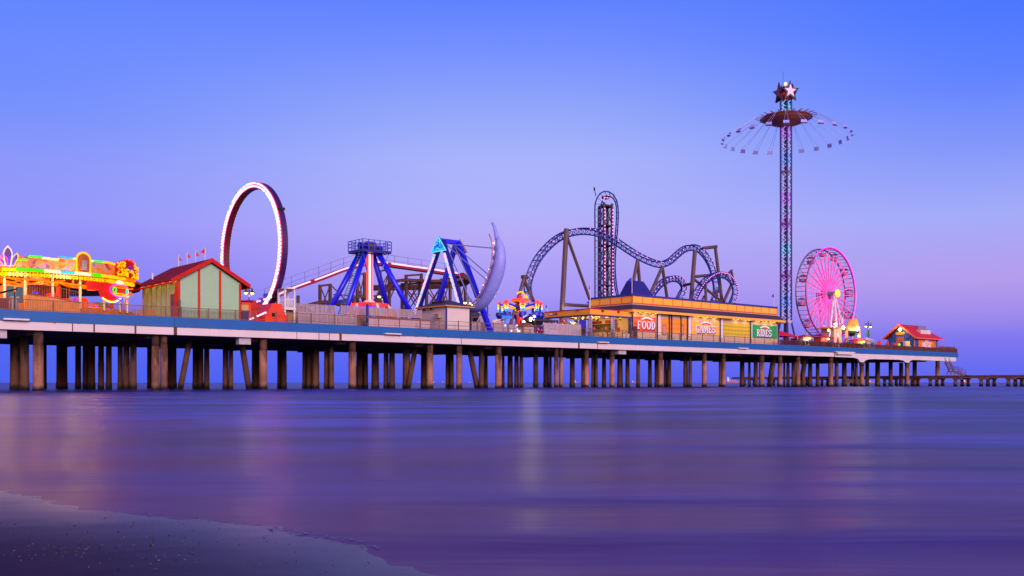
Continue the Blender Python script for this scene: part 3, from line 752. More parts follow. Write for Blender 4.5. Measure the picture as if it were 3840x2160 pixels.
# arched lamp frame on the parapet
a = A_(311); da = .72 / RR
fr = MB(); pts = [rp(a - da, RR + .15, 12.35)] + [rp(a - da * math.cos(k * pi / 10), RR + .15, 13.55 + .72 * math.sin(k * pi / 10)) for k in range(11)] + [rp(a + da, RR + .15, 12.35)]
poly = [(p[0], p[1], p[2]) for p in pts]
bk = [rp(math.atan2(p[1] - rc[1], p[0] - rc[0]), RR - .1, p[2]) for p in poly]
fr.add(poly + bk, [tuple(range(len(poly)))] + [tuple(reversed(range(len(poly), 2 * len(poly))))] + [(i, i + len(poly), i + 1 + len(poly), i + 1) for i in range(len(poly) - 1)])
af = pav.part('arch_sign', fr, M('arch_bronze', 'A85820', .4))
bb = spline(pts, .2); bulbs('bulb_pattern', [(p.x, p.y, p.z) for p in bb], [e_yel], .15, parent=af)
pav.part('arch_window', MB().cbox(rp(a, RR + .2, 12.95), .5, .5, 1.0), M('arch_inset', '8A7A90', .4), af)
# fan of lit spires at the left end
spk = [(-14, 975, e_yel, .32), (4, 965, e_yel, .3), (14, 958, e_mag, .42), (32, 925, e_ledw, .5), (50, 952, e_blu, .4), (66, 952, e_yel, .32), (-34, 950, e_mag, .4)]
for px, py, m, w in spk:
    b = A_(33 + (px - 33) * .45); s_, t_, _ = on_ring(px); zt = Z(py, s_, t_); p0 = Vector(rp(b, RR + .2, 12.4)); p1 = Vector(rp(A_(px), RR + .2, zt))
    d = p1 - p0; tang = Vector((-math.sin(b), math.cos(b), 0))
    sh = [p0 - tang * w * .45, p0 + tang * w * .45, p0 + d * .62 + tang * w * .8, p0 + d * .82 + tang * w * .55, p1, p0 + d * .82 - tang * w * .55, p0 + d * .62 - tang * w * .8]
    o = Vector((math.cos(b), math.sin(b), 0)) * .18
    g = MB().add([p + o for p in sh] + [p - o for p in sh], [tuple(range(7)), tuple(reversed(range(7, 14)))] + [(i, i + 7, (i + 1) % 7 + 7, (i + 1) % 7) for i in range(7)])
    sp_ = pav.part('spire', g, M('spire_purple', '4A2070', .5))
    pts = []
    for i in range(7):
        q, w2 = sh[i], sh[(i + 1) % 7]; k = max(1, int((w2 - q).length / .1))
        pts += [tuple(q.lerp(w2, j / k) + o * 1.2) for j in range(k)]
    bulbs('bulb_pattern', pts, [m], .08, parent=sp_)
# red crowned sign at the right end
def patch(px0, px1, zfun, zb, r, name, mat, label=None, th=.25):
    a0, a1 = A_(px0), A_(px1); n = 16; g = MB()
    for i in range(n):
        u, v = i / n, (i + 1) / n; au, av = a0 + (a1 - a0) * u, a0 + (a1 - a0) * v
        b0 = zb(u) if callable(zb) else zb; b1 = zb(v) if callable(zb) else zb
        f = [rp(au, r, b0), rp(av, r, b1), rp(av, r, zfun(v)), rp(au, r, zfun(u))]; k = [rp(au, r - th, b0), rp(av, r - th, b1), rp(av, r - th, zfun(v)), rp(au, r - th, zfun(u))]
        g.add(f + k, [(0, 1, 2, 3), (7, 6, 5, 4), (3, 2, 6, 7), (4, 5, 1, 0), (0, 3, 7, 4), (1, 5, 6, 2)])
    return pav.part(name, g, mat, label=label)
zig = lambda u: 13.5 + .55 * math.sin(u * pi) + .22 * abs(((u * 5) % 1) - .5) * 2
sg = patch(430, 506, zig, 12.25, RR + .3, 'crown_sign', m_red, 'red spiky sign crown dotted with yellow bulbs')
pts = []
for i in range(150):
    u = RND.random(); v = RND.random(); zz = 12.3 + (zig(u) - 12.3) * v
    if .35 < u < .75 and v > .45 : continue
    pts.append(rp(A_(430) + (A_(506) - A_(430)) * u, RR + .38, zz))
bulbs('bulb_pattern', pts, [e_yel], .11, parent=sg)
pav.part('neon_line', MB().tube([rp(A_(430) + (A_(506) - A_(430)) * u, RR + .4, zig(u)) for u in [i / 20 for i in range(6, 17)]], .06, 6), e_red, sg)
pav.part('neon_eye', MB().tube([rp(A_(478) + .05 * math.cos(k), RR + .4, 13.3 + .14 * math.sin(k)) for k in [i * .6 for i in range(11)]], .05, 6), E('neon_violet', '6030C0', 1), sg)
# hanging red valance with wavy lit hem and neon mask ring
wav = lambda u: 10.35 - 1.0 * math.sin(max(0, u - .2) / .62 * pi) * (1 if .2 < u < .82 else 0) - .3 * math.sin(u * 9) * .4
vl = patch(332, 484, lambda u: 11.55, lambda u: 10.55 if u < .3 else wav(u) , RR - .2, 'valance', M('red_board', 'E01808', .5, var=.3, scale=.8), 'hanging red board with wavy lit hem and magenta neon ring')
pav.part('lit_hem', MB().tube([rp(A_(332) + (A_(484) - A_(332)) * u, RR - .1, (10.5 if u < .3 else wav(u)) - .02) for u in [i / 40 for i in range(12, 41)]], .1, 6), E('hem_warm', 'FFC050', 2.5), vl)
ac = A_(450)
for nm, rx, rz, mt, dz in (('neon_ring', 1.0, .72, e_mag, 0), ('neon_ring', .8, .12, e_org, .42), ('neon_ring', .75, .12, e_yel, -.45), ('neon_ring', .3, .16, e_blu, -.85)):
    pav.part(nm, MB().tube([rp(ac + rx * math.cos(k * pi / 9) / RR * 1.5, RR + .0, 10.75 + dz + rz * math.sin(k * pi / 9)) for k in range(18)], .08, 6, closed=True), mt, vl)
pav.part('neon_eye', MB().tube([rp(ac - .07 + .02 * math.cos(k), RR + .02, 10.75 + .28 * math.sin(k)) for k in [i * .7 for i in range(9)]], .09, 6, closed=True), E('neon_green', '10D040', 1.4), vl)
pav.part('neon_eye', MB().tube([rp(ac + .10 + .012 * math.cos(k), RR + .02, 10.75 + .28 * math.sin(k)) for k in [i * .7 for i in range(9)]], .08, 6, closed=True), E('neon_teal', '10D090', 1.4), vl)
# inside: dark red centre, blue booth, orange arch, coloured cars, ramp
pav.part('centre_drum', MB().lathe((rc[0], rc[1], 0), [(4.2, 8.8), (4.2, 11.2), (5, 11.83)], 24), M('drum_red', '6A1808', .5, var=.5, scale=.6))
b0, b1 = S(18, 7), S(92, 7)
bo = pav.part('pay_booth', MB().box(b0, b1, 7, 9.5, DECK + .3, Z(1066, b0, 7)), M('booth_frame', 'D07A20', .5))
zl, zh = Z(1125, b0, 7), Z(1071, b0, 7); mid = (b0 + b1) / 2
pav.part('booth_window', MB().box(b0 + .15, mid - .1, 6.95, 6.99, zl, zh), m_glassb, bo); pav.part('booth_window', MB().box(mid + .1, b1 - .15, 6.95, 6.99, zl - 1, zh - .05), m_glassb, bo)
s0, s1 = S(214, 9), S(262, 9); zb, zt = 8.8, Z(1043, s0, 9)
ao = [(s0, zb), (s0, zt - .8)] + [(s0 + (s1 - s0) * (.5 - .5 * math.cos(k * pi / 8)), zt - .8 + .8 * math.sin(k * pi / 8)) for k in range(1, 8)] + [(s1, zt - .8), (s1, zb)]
ap = pav.part('entrance_arch', MB().prism(ao, 't', 9, 9.4), M('arch_orange', 'E04A08', .5))
pav.part('arch_opening', MB().box(s0 + .35, s0 + .9, 8.95, 8.99, zb, zt - .6).box(s1 - .3, s1 - .1, 8.95, 8.99, zb, zt - 1), m_dark, ap)
for i in range(16):
    an = i / 16 * 2 * pi + .15; c = rp(an, 8.2, 9.15 + .25 * math.sin(an * 3)); g = MB()
    tn = Vector((-math.sin(an), math.cos(an), 0)); rd = Vector((math.cos(an), math.sin(an), 0)); c = Vector(c)
    def cp(x, y, z): return tuple(c + tn * x + rd * y + Vector((0, 0, z)))
    prof = [(-1.0, -.25), (1.1, -.25), (1.25, .1), (.7, .35), (-.3, .3), (-.75, .85), (-1.1, .8)]
    g.add([cp(x, -.7, z) for x, z in prof] + [cp(x, .7, z) for x, z in prof], [tuple(range(7)), tuple(reversed(range(7, 14)))] + [(k, k + 7, (k + 1) % 7 + 7, (k + 1) % 7) for k in range(7)])
    cr = pav.part('ride_car', g, [M('car_red', 'E01810', .3), M('car_orange', 'F06010', .3), M('car_green', '2A8A30', .3), M('car_pink', 'E84870', .3)][i % 4])
    g = MB(); [g.octa(cp(-1 + k * .4, .75, .1), .07) for k in range(6)]
    if i % 3 == 0: pav.part('car_lights', g, e_blu, cr)
rs0, rs1 = S(92, 4.6), S(300, 3.6)
zr0, zr1 = Z(1107, rs0, 4.6), Z(1137, rs1, 3.6)
rm = MB(); rm.prism([(rs0, DECK), (rs1, DECK), (rs1, zr1), ((rs0 * .55 + rs1 * .45), zr0 - .15), (rs0, zr0)], 't', 3.4, 4.8)
ra = pav.part('entrance_ramp', rm, M('ramp_orange', 'D8802A', .6, var=.25))
g = MB(); pth = [(rs0, zr0), (rs0 * .55 + rs1 * .45, zr0 - .15), (rs1, zr1)]
for (a0, z0_), (a1, z1_) in zip(pth[:-1], pth[1:]):
    g.bar((a0, 3.45, z0_ + 1.1), (a1, 3.45, z1_ + 1.1), .06); k = int((a1 - a0) / .22)
    for i in range(k): u = i / k; s_ = a0 + (a1 - a0) * u; z_ = z0_ + (z1_ - z0_) * u; g.bar((s_, 3.45, z_), (s_, 3.45, z_ + 1.1), .03)
    g.bar((a0, 3.42, z0_), (a1, 3.42, z1_), .1)
pav.part('ramp_railing', g, m_rail, ra)
g = MB()
for px, py in ((140, 1098), (128, 1096), (277, 1124), (290, 1124), (340, 1147), (361, 1147), (410, 1158)): g.octa(G(px, py, 3.3), .12)
pav.part('blue_lamps', g, e_blu)
s0, s1 = S(12, 2.5), S(32, 2.5)
solo('litter_bin', 'pale grey pedal bin on a stand left of the blue ride booth', 'bin', MB().box(s1 + .2, s1 + .75, 2.2, 2.8, DECK, 9.0).box(s1 + .1, s1 + .85, 2.1, 2.9, 9.0, 9.12), M('bin_grey', 'A8A0A8', .5), (s1, 2.5, DECK))
g = MB().box(S(-40, 2), S(30, 2), 1.6, 3.2, DECK, 8.9); g.prism([(S(-40, 2), 9.0), (S(60, 2), 9.55), (S(60, 2), 9.75), (S(-40, 2), 9.2)], 't', 1.4, 3.6)
ck = Thing('ticket_counter', 'dark red counter with slanted black roof at the left edge', 'counter', (S(0, 2), 2, DECK))
ck.part('counter', MB().box(S(-40, 2), S(30, 2), 1.6, 3.2, DECK, 8.9), m_dred)
ck.part('slanted_roof', MB().prism([(S(-40, 2), 9.0), (S(60, 2), 9.75), (S(60, 2), 9.9), (S(-40, 2), 9.2)], 't', 1.4, 3.6), m_dark)
for q in (S(-35, 2), S(56, 2)): ck.part('post', MB().box(q - .06, q + .06, 2, 2.12, DECK, 9.6 if q > 0 else 9.05), m_dark)
for ds_, dt_, w in ((-7, -7, 450), (-1, -8.5, 500), (5, -7.5, 420)): lamp('pavilion_glow', (rc[0] + ds_, rc[1] + dt_, 10.6), w, (1, .40, .08), .6)
for k_, w in ((-2.4, 420), (-1.95, 480), (-1.5, 420)): lamp('pavilion_band_glow', (rc[0] + (RR + 1.1) * math.cos(k_), rc[1] + (RR + 1.1) * math.sin(k_), 11.3), w, (1, .55, .12), .5)

# low orange plank fence between ride and barn
railing('plank_fence', 'low orange timber fence between the ride and the green barn', [500, 520, 542, 560, 578], 2.6, DECK, .85, M('orange_timber', 'C07018', .7, var=.3, scale=2), pick=.16, boards=True, cat='fence')

# ================================================================== green barn
tb = 1.0; s0, s1 = S(668, tb), S(902, tb); t1 = T(536, s0); zE = Z(1063, s1, tb); sm = (s0 + s1) / 2; zA = Z(985, S(788, tb), tb)
m_barn = M('green_siding', '9CC09A', .6, var=.06, siding=2.2)
zEl = Z(1062, s0, tb)
barn = Thing('barn', 'pale green clapboard barn with red gabled roof and red trim', 'building', (sm, tb, DECK))
barn.part('wall', MB().prism([(s0, DECK), (s1, DECK), (s1, zE), (sm, zA), (s0, zE)], 't', tb, t1), m_barn)
ov = .55; rt = MB(); slope = (zA - zE) / (s1 - sm)
zr = zA + .42
def roofp(s): return zr - abs(s - sm) * slope
e0, e1 = s0 - .95, s1 + .95
rt.prism([(e0, roofp(e0)), (sm, zr), (sm, zr - .22), (e0, roofp(e0) - .22)], 't', tb - ov + .12, t1 + ov)
rt.prism([(sm, zr), (e1, roofp(e1)), (e1, roofp(e1) - .22), (sm, zr - .22)], 't', tb - ov + .12, t1 + ov)
barn.part('roof', rt, M('barn_roof_red', '7C0A10', .75, var=.12, scale=2, spec=.15))
tr = MB()
for sg_ in (-1, 1):
    e = sm + sg_ * (sm - e0); tr.prism([(e, roofp(e) + .05), (sm, zr + .05), (sm, zr - .42), (e, roofp(e) - .42)], 't', tb - ov, tb - ov + .118)
    tr.box(min(e, e - sg_ * .1), max(e, e - sg_ * .1), tb - ov + .13, t1 + ov, roofp(e) - .42, roofp(e) - .225)
barn.part('roof_trim', tr, m_red)
m_trim = M('red_trim', 'C02C18', .6, spec=.25)
for px in (671, 746, 825, 900):
    s = S(px, tb); zt = min(zE + (zA - zE) * (1 - abs(s - sm) / (sm - s0)), zA) - .12
    barn.part('trim_board', MB().box(s - .13, s + .13, tb - .06, tb - .004, DECK, zt), m_trim)
barn.part('trim_board', MB().box(s0 - .05, s0 - .003, tb, tb + .9, DECK, zE - .3), m_trim)
for px in (536, 552, 569, 587, 605, 624): 
    t = T(px, s0); barn.part('trim_board', MB().box(s0 - .04, s0 - .003, t - .05, t + .05, DECK, zE - .3), M('tan_trim', 'A07040', .6))
ta, tb2 = T(655, s0), T(643, s0)
dr = barn.part('door', MB().box(s0 - .05, s0 - .004, min(ta, tb2), max(ta, tb2), DECK, DECK + 2.6), M('door_blue', '3A4A80', .4))
barn.part('door_frame', MB().box(s0 - .07, s0 - .003, max(ta, tb2), max(ta, tb2) + .14, DECK, DECK + 2.7).box(s0 - .07, s0 - .003, min(ta, tb2) - .14, min(ta, tb2), DECK, DECK + 2.7).box(s0 - .07, s0 - .003, min(ta, tb2) - .14, max(ta, tb2) + .14, DECK + 2.6, DECK + 2.74), m_trim, dr)
g = MB().box(S(670, .55), S(676, .55), .4, .9, DECK + .2, DECK + 2.0)
barn.part('utility_box', g, M('utility_grey', '5A4A50', .5))
for px in (534, 559, 585, 611, 640):
    t = T(px, s0 - .5); zl = roofp(s0 - .5) - .36
    barn.part('downlight', MB().cbox((s0 - .5, t, zl), .3, .3, .18), e_warm); lamp('barn_downlight', (s0 - .55, t, zl - .3), 2.6, (1, .68, .22), .08)
barn.part('vent_pipe', MB().tube([(s0 + .6, T(572, s0 + .6), roofp(s0 + .6) - .1), (s0 + .6, T(572, s0 + .6), roofp(s0 + .6) + .7)], .1, 6), m_white)
fl_lab = ['red pennant on the barn ridge, lowest and farthest left of four', 'red pennant on the barn ridge, second from the left', 'red pennant on the barn ridge, third from the left', 'red pennant nearest the barn gable, highest of the four']
for (px, top), lb in zip(((670, 957), (702, 945), (734, 938), (769, 928)), fl_lab):
    t = T(px, sm); zt = Z(top, sm, t)
    f = Thing('flag', lb, 'flag', (sm, t, zr), 'red pennants along the barn ridge')
    f.part('flagpole', MB().tube([(sm, t, zr - .05), (sm, t, zt)], .04, 6), m_white)
    d = -1 if px > 750 else .8
    f.part('pennant', MB().prism([(sm, zt - .1), (sm, zt - .75), (sm + d * .3, zt - .6), (sm + d * .6, zt - .62), (sm + d * .3, zt - .35)], 't', t + .02, t + .05), M('pennant_red', 'C81828', .7))

# ================================================================== loop ride
ls = 30.8; tn_, tf_ = 4.0, 20.8; lc = (tn_ + tf_) / 2; LR = (tf_ - tn_) / 2; lz = 17.25
loop = Thing('loop_ride', 'giant upright loop ride with twin rows of white lamps on a purple ring', 'fairground ride', (ls, lc, DECK))
def ringpt(k, r, s, n=96): a = 2 * pi * k / n; return (s, lc + r * math.cos(a), lz + r * math.sin(a))
def ring(r0, r1, sa, sb, n=96):
    g = MB(); vs = []
    for k in range(n):
        vs += [ringpt(k, r0, sa), ringpt(k, r1, sa), ringpt(k, r1, sb), ringpt(k, r0, sb)]
    fs = []
    for k in range(n):
        a, b = 4 * k, 4 * ((k + 1) % n)
        fs += [(a, b, b + 1, a + 1), (a + 1, b + 1, b + 2, a + 2), (a + 2, b + 2, b + 3, a + 3), (a + 3, b + 3, b, a)]
    return g.add(vs, fs)
loop.part('ring_beam', ring(LR - .55, LR + .1, ls + .12, ls + .85), M('ring_purple', '3A1858', .35, var=.15))
loop.part('side_plate', ring(LR - .60, LR + .12, ls, ls + .118), M('ring_magenta', 'E0206A', .4))
loop.part('running_track', ring(LR - .72, LR - .56, ls + .16, ls + .8), M('track_red', '5A1424', .4))
for nm, r in (('lamp_row', LR - .07), ('lamp_row', LR - .42)):
    g = MB(); n = 118
    for k in range(n):
        a = 2 * pi * (k + (.5 if r < LR - .2 else 0)) / n; c = Vector((ls - .06, lc + r * math.cos(a), lz + r * math.sin(a))); tg = Vector((0, -math.sin(a), math.cos(a))) * .15; rd = Vector((0, math.cos(a), math.sin(a))) * .10; o = Vector((.06, 0, 0))
        g.mat(1 if RND.random() < .08 else 0).add([c - tg - rd - o, c + tg - rd - o, c + tg + rd - o, c - tg + rd - o, c - tg - rd + o, c + tg - rd + o, c + tg + rd + o, c - tg + rd + o], [(0, 1, 2, 3), (7, 6, 5, 4), (0, 4, 5, 1), (1, 5, 6, 2), (2, 6, 7, 3), (3, 7, 4, 0)])
    loop.part(nm, g, [E('loop_lamp', 'FFBCE0', 2.4), e_ledc])
g = MB()
for k in range(110): a = 2 * pi * k / 110; g.octa((ls + .80, lc + (LR - .62) * math.cos(a), lz + (LR - .62) * math.sin(a)), .08)
loop.part('lamp_row', g, e_pnk)
for k in (17, 40, 60, 83): loop.part('joint_flange', MB().bar(ringpt(k, LR + .22, ls + .0), ringpt(k, LR + .22, ls + .95), .14, .3), m_dark)
# base: red-orange pedestal, steps, lit handrails
bz = Z(1196, ls, tn_)
m_lorg = M('pedestal_orange', 'E83810', .45, var=.1)
pa, pb = ls + .2, ls + 2.2
pd = MB(); q0, q1 = T(1012, ls + .1), T(1076, ls + .1)
loop.part('pedestal', MB().prism([(S(992, 1.2), DECK), (S(1077, 1.2), DECK), (S(1075, 1.2), DECK + .7), (S(1054, 1.2), DECK + 2.25), (S(1022, 1.2), DECK + 2.25), (S(996, 1.2), DECK + .7)], 't', 1.2, 4.4), m_lorg)
loop.part('hatch', MB().box(S(1019, 1.2), S(1031, 1.2), 1.17, 1.198, DECK + .75, DECK + 1.15), m_dark)
loop.part('pedestal', MB().prism([(ls - 1.0, DECK), (ls + 3.2, DECK), (ls + 2.2, DECK + 2.4), (ls, DECK + 2.4)], 't', 19.5, 22), m_lorg)
for k in range(7):
    loop.part('step', MB().box(ls - 4.8 + .0, ls - 1.4, 2.0 + k * .9, 2.85 + k * .9, DECK, DECK + .45 + k * .42), M('step_red', 'B01418', .5))
loop.part('platform', MB().box(ls - 5.2, ls - .3, 8.4, 17, DECK, DECK + 1.9), m_dred)
for (a, b) in ((G(935, 1199, 1.4), G(1000, 1170, 1.4)), (G(962, 1132, 6.), G(1021, 1113, 5.))):
    g = MB(); k = 7
    loop.part('handrail', MB().bar(a, b, .08), m_red)
    for i in range(k):
        if i in (2,): continue
        u, v = Vector(a).lerp(Vector(b), i / k + .01), Vector(a).lerp(Vector(b), (i + .72) / k); g.tube([u, v], .10, 6)
    loop.part('lamp_row', g, E('loop_lamp', 'FFBCE0', 2.4))
tr_ = MB()   # the train waits at the foot of the loop
for i in range(5):
    a = -pi / 2 + (i - 2) * .2; c = Vector((ls + 1, lc + (LR - 1.35) * math.cos(a), lz + (LR - 1.35) * math.sin(a)))
    tg = Vector((0, -math.sin(a), math.cos(a))); nr = Vector((0, -math.cos(a), -math.sin(a)))
    P_ = lambda x, y, z: tuple(c + tg * x + nr * z + Vector((y, 0, 0)))
    prof = [(-.7, -.55), (.7, -.55), (.75, 0), (.2, .1), (-.3, .15), (-.45, .8), (-.7, .8)]
    tr_.add([P_(x, -.6, z) for x, z in prof] + [P_(x, .6, z) for x, z in prof], [tuple(range(7)), tuple(reversed(range(7, 14)))] + [(k, k + 7, (k + 1) % 7 + 7, (k + 1) % 7) for k in range(7)])
loop.part('train', tr_, M('train_blue', '3A4AA0', .3))
for dz_, dt_, w in ((-6.5, -3.5, 130), (-1, -8.2, 160), (5, -6.6, 130)): lamp('loop_lamp_glow', (ls - .7, lc + dt_, lz + dz_), w, (1, .35, .6), .3)
# small control booth and bin by the loop
bx0, bx1 = S(906, 2.2), S(940, 2.2)
cb = Thing('control_booth', 'small orange and cream control booth between barn and loop ride', 'booth', (bx0, 2.2, DECK))
cb.part('wall', MB().box(bx0, bx1, 2.2, 4.2, DECK, DECK + 2.0), M('cream_wall', 'C0A060', .6)); cb.part('trim_board', MB().box(bx1 - .25, bx1 + .03, 2.14, 2.198, DECK, DECK + 2.1).box(bx0, bx1, 2.14, 2.198, DECK + 2.0, DECK + 2.3), m_lorg)
cb.part('roof', MB().box(bx0 - .2, bx1 + .2, 2.0, 4.5, DECK + 2.3, DECK + 2.42), m_dark)
s_ = S(916, 1.4)
solo('litter_bin', 'purple wheeled bin standing beside the red barn corner', 'bin', MB().frustum((s_ - .33, s_ + .33, 1.1, 1.7), DECK, (s_ - .42, s_ + .42, 1.0, 1.8), DECK + 1.15).box(s_ - .45, s_ + .45, .97, 1.83, DECK + 1.15, DECK + 1.25), M('bin_purple', '30206A', .5), (s_, 1.4, DECK))

# white lookout booth right of the loop
wt = 3.2; a0, a1 = S(1068, wt), S(1103, wt)
lk = Thing('lookout_booth', 'slim white lookout booth with pitched roof right of the loop', 'booth', ((a0 + a1) / 2, wt, DECK))
zf = Z(1163, a0, wt); zr_ = Z(1083, a0, wt); zp = Z(1076, a0, wt)
dp = 1.6
for (x, y) in ((a0, wt), (a1, wt), (a0, wt + dp), (a1, wt + dp)): lk.part('post', MB().box(x - .1, x + .1, y - .1, y + .1, DECK, zr_), m_white)
lk.part('floor', MB().box(a0 - .15, a1 + .15, wt - .15, wt + dp + .15, Z(1152, a0, wt) - .28, Z(1152, a0, wt)), m_white)
g = MB(); zt = Z(1119, a0, wt)
for y in (wt, wt + dp):
    g.box(a0, a1, y - .05, y + .05, zt - .12, zt)
    for i in range(9): x = a0 + (a1 - a0) * (i + .5) / 9; g.box(x - .03, x + .03, y - .03, y + .03, Z(1152, a0, wt), zt)
lk.part('balustrade', g, m_white)
lk.part('roof', MB().prism([(a0 - .3, zr_), (a1 + .3, zr_), ((a0 + a1) / 2, zp)], 't', wt - .3, wt + dp + .3), m_white)
lk.part('skirting', MB().box(a0 - .1, a1 + 1.9, wt + .2, wt + dp, DECK, DECK + 1.5), M('tan_board', '9A7048', .7))

# ================================================================== red roller coaster with brown steelwork
ct = 24.0
top = [G(1003, 1128, ct), G(1060, 1098, ct), G(1120, 1074, ct), G(1200, 1046, ct), G(1290, 1012, ct), G(1372, 991, ct), G(1410, 988, ct), G(1500, 1000, ct), G(1600, 1014, ct), G(1680, 1026, ct), G(1722, 1032, ct + 1)]
tp = spline(top, .7)
coa = Thing('roller_coaster', 'red lit roller coaster hill carried by a maze of brown steel trestles', 'roller coaster', (tp[0].x, ct, DECK))
g = MB()
for a, b in zip(tp[:-1], tp[1:]): g.bar(a, b, 1.3, .55)
coa.part('track', g, M('coaster_red', '8A1030', .4))
g = MB(); kk = 0
for i, (a, b) in enumerate(zip(tp[:-1], tp[1:])):
    if i % 9 == 0 or i == len(tp) - 2:
        if kk: coa.part('led_tube', g, E('coaster_led', 'FFB8DC', 1.6))
        g = MB(); kk = 0; continue
    g.bar(a + Vector((0, -.72, .18)), b + Vector((0, -.72, .18)), .16, .2); kk += 1
g = MB()
for i in range(0, len(tp), 3): g.bar(tp[i] + Vector((0, .9, 0)), tp[i] + Vector((0, .9, 1.7)), .05)
for h in (.9, 1.7):
    for a, b in zip(tp[:-1:2], tp[2::2]): g.bar(a + Vector((0, .9, h)), b + Vector((0, .9, h)), .045)
coa.part('walkway_railing', g, M('thin_rail', '6A5A90', .5))
# far bend at the end of the hill
bend = MB(); bc = tp[-1]
pts = [bc, (bc.x + 1.6, bc.y + .5, bc.z - .5), (bc.x + 2.4, bc.y + 2.2, bc.z - .9), (bc.x + 1.6, bc.y + 4, bc.z - 1.2), (bc.x - 1, bc.y + 5.2, bc.z - 1.5), (bc.x - 6, bc.y + 5.4, bc.z - 2.0), (bc.x - 14, bc.y + 5.4, bc.z - 2.6)]
for a, b in zip(spline(pts, .6)[:-1], spline(pts, .6)[1:]): bend.bar(a, b, 1.6, .8)
coa.part('banked_bend', bend, M('brown_track', '5A3028', .6))
lo = [G(1118, 1168, 20), G(1150, 1148, 20), G(1190, 1135, 20), G(1230, 1133, 20), G(1300, 1146, 20), G(1370, 1150, 20), G(1420, 1118, 21), G(1450, 1082, 22), G(1475, 1058, 23), G(1510, 1050, 24), G(1560, 1052, 24), G(1620, 1054, 25), G(1690, 1052, 25), G(1730, 1046, 25)]
g = MB(); lp = spline(lo, .7)
for a, b in zip(lp[:-1], lp[1:]):
    g.bar(a + Vector((0, -.5, 0)), b + Vector((0, -.5, 0)), .22, .4); g.bar(a + Vector((0, .5, 0)), b + Vector((0, .5, 0)), .22, .4)
for a in lp[::2]: g.bar(a + Vector((0, -.6, -.2)), a + Vector((0, .6, -.2)), .16)
coa.part('lower_track', g, M('brown_track', '5A3028', .6))
def trestle(px0, px1, py, t, brace=True, base=DECK):
    a, b = G(px0, py, t), G(px1, py - 4, t); g = MB(); w = .38
    for q in (a, b): g.box(q[0] - w / 2, q[0] + w / 2, t - w / 2, t + w / 2, base, q[2])
    g.bar((a[0], t, a[2] - .15), (b[0], t, b[2] - .15), .3)
    if brace:
        h = a[2] - base
        n = 2 if h > 5 else 1
        for k in range(n):
            z0_, z1_ = base + h * k / n, base + h * (k + 1) / n
            g.bar((a[0], t, z0_), (b[0], t, z1_), .13); g.bar((b[0], t + .05, z0_), (a[0], t + .05, z1_), .13)
    coa.part('trestle', g, m_brown)
for px0, px1, py, t in ((1200, 1238, 1068, 24.5), (1340, 1367, 1026, 24.5), (1425, 1460, 1012, 24.8), (1523, 1580, 1030, 24.5), (1655, 1688, 1045, 25.2), (1718, 1745, 1048, 27),
                        (1508, 1574, 1062, 26), (1600, 1660, 1060, 25.6), (1326, 1420, 1110, 23)):
    trestle(px0, px1, py, t)
g = MB()
for px0, py0, px1, py1, t in ((1238, 1066, 1330, 1160, 24.6), (1325, 1030, 1230, 1140, 24.9), (1330, 1045, 1372, 1165, 25.0), (1460, 1020, 1395, 1140, 25.1), (1530, 1090, 1575, 1150, 25.7), (1600, 1062, 1530, 1165, 26.1), (1580, 1060, 1640, 1140, 25.8), (1660, 1065, 1610, 1140, 25.9), (1540, 1104, 1610, 1100, 26.2), (1688, 1060, 1720, 1130, 27), (1250, 1105, 1330, 1108, 24.4), (1480, 1080, 1450, 1150, 25.4)):
    coa.part('cross_brace', MB().bar(G(px0, py0, t), G(px1, py1, t), .14), m_brown)
g = MB(); b = tp[0]
for a, c in ((G(1003, 1128, ct), G(1003, 1190, ct)), (G(1040, 1112, ct), G(1040, 1185, ct)), (G(1118, 1108, ct), G(1118, 1180, ct))): g.bar(a, (a[0], a[1], DECK), .35)
coa.part('trestle', g, m_brown)
sg_ = MB()
for i in range(6): sg_.cbox((S(1545 + i * 4.2, ct), ct + .85, Z(996, S(1545, ct), ct)), .25, .06, .45)
coa.part('sign_plate', sg_, M('thin_rail', '6A5A90', .5))

# dark hip roof low behind the fences
s0, s1 = S(1103, 14), S(1185, 14)
hr_ = Thing('low_shed', 'low shed with dark hipped roof behind the picket fences', 'building', ((s0 + s1) / 2, 14, DECK))
zz = Z(1168, s0, 14); hr_.part('wall', MB().box(s0 + .3, s1 - .3, 14.3, 18, DECK, zz), m_brown)
hr_.part('roof', MB().frustum((s0, s1, 14, 18.4), zz, (s0 + 2.6, s1 - 3.5, 15.8, 16.4), Z(1143, s0, 15)), M('slate_purple', '3A2C50', .7))

# ================================================================== picket fences behind the railing
m_pick = M('grey_picket', 'A8929A', .65, var=.15, scale=2)
def pfence(label, pxs, t, zb, h, rails=(1.0, .12), pick=.17, mat=None): return railing('picket_fence', label, pxs, t, zb, h, mat or m_pick, pick=pick, rails=rails, boards=True, cat='fence', pw=.16)
pfence('grey picket fence of the upper terrace left of the pendulum ride', [1106, 1150, 1186, 1220, 1254], 5.0, DECK + 1.6, 1.15)
pfence('grey picket fence behind the brown railing, right of the white lookout booth', [1120, 1155, 1190, 1225, 1260, 1288, 1318, 1334], 1.6, DECK + .05, 1.35)
pfence('grey picket fence around the foot of the pendulum ride', [1280, 1303, 1335, 1375, 1410, 1449, 1500, 1540, 1578], 3.2, DECK + 1.55, 1.1)
pw_ = MB().box(S(1380, 1.4), S(1612, 1.4), 1.4, 1.7, DECK, DECK + 1.12)
tw_ = Thing('low_wall', 'low pinkish rendered wall between picket fences and the white booth', 'wall', (S(1380, 1.4), 1.4, DECK))
tw_.part('wall', pw_, M('render_pink', 'C0A0A4', .7, var=.08)); tw_.part('coping', MB().box(S(1379, 1.4), S(1613, 1.4), 1.33, 1.77, DECK + 1.12, DECK + 1.26), m_rail)
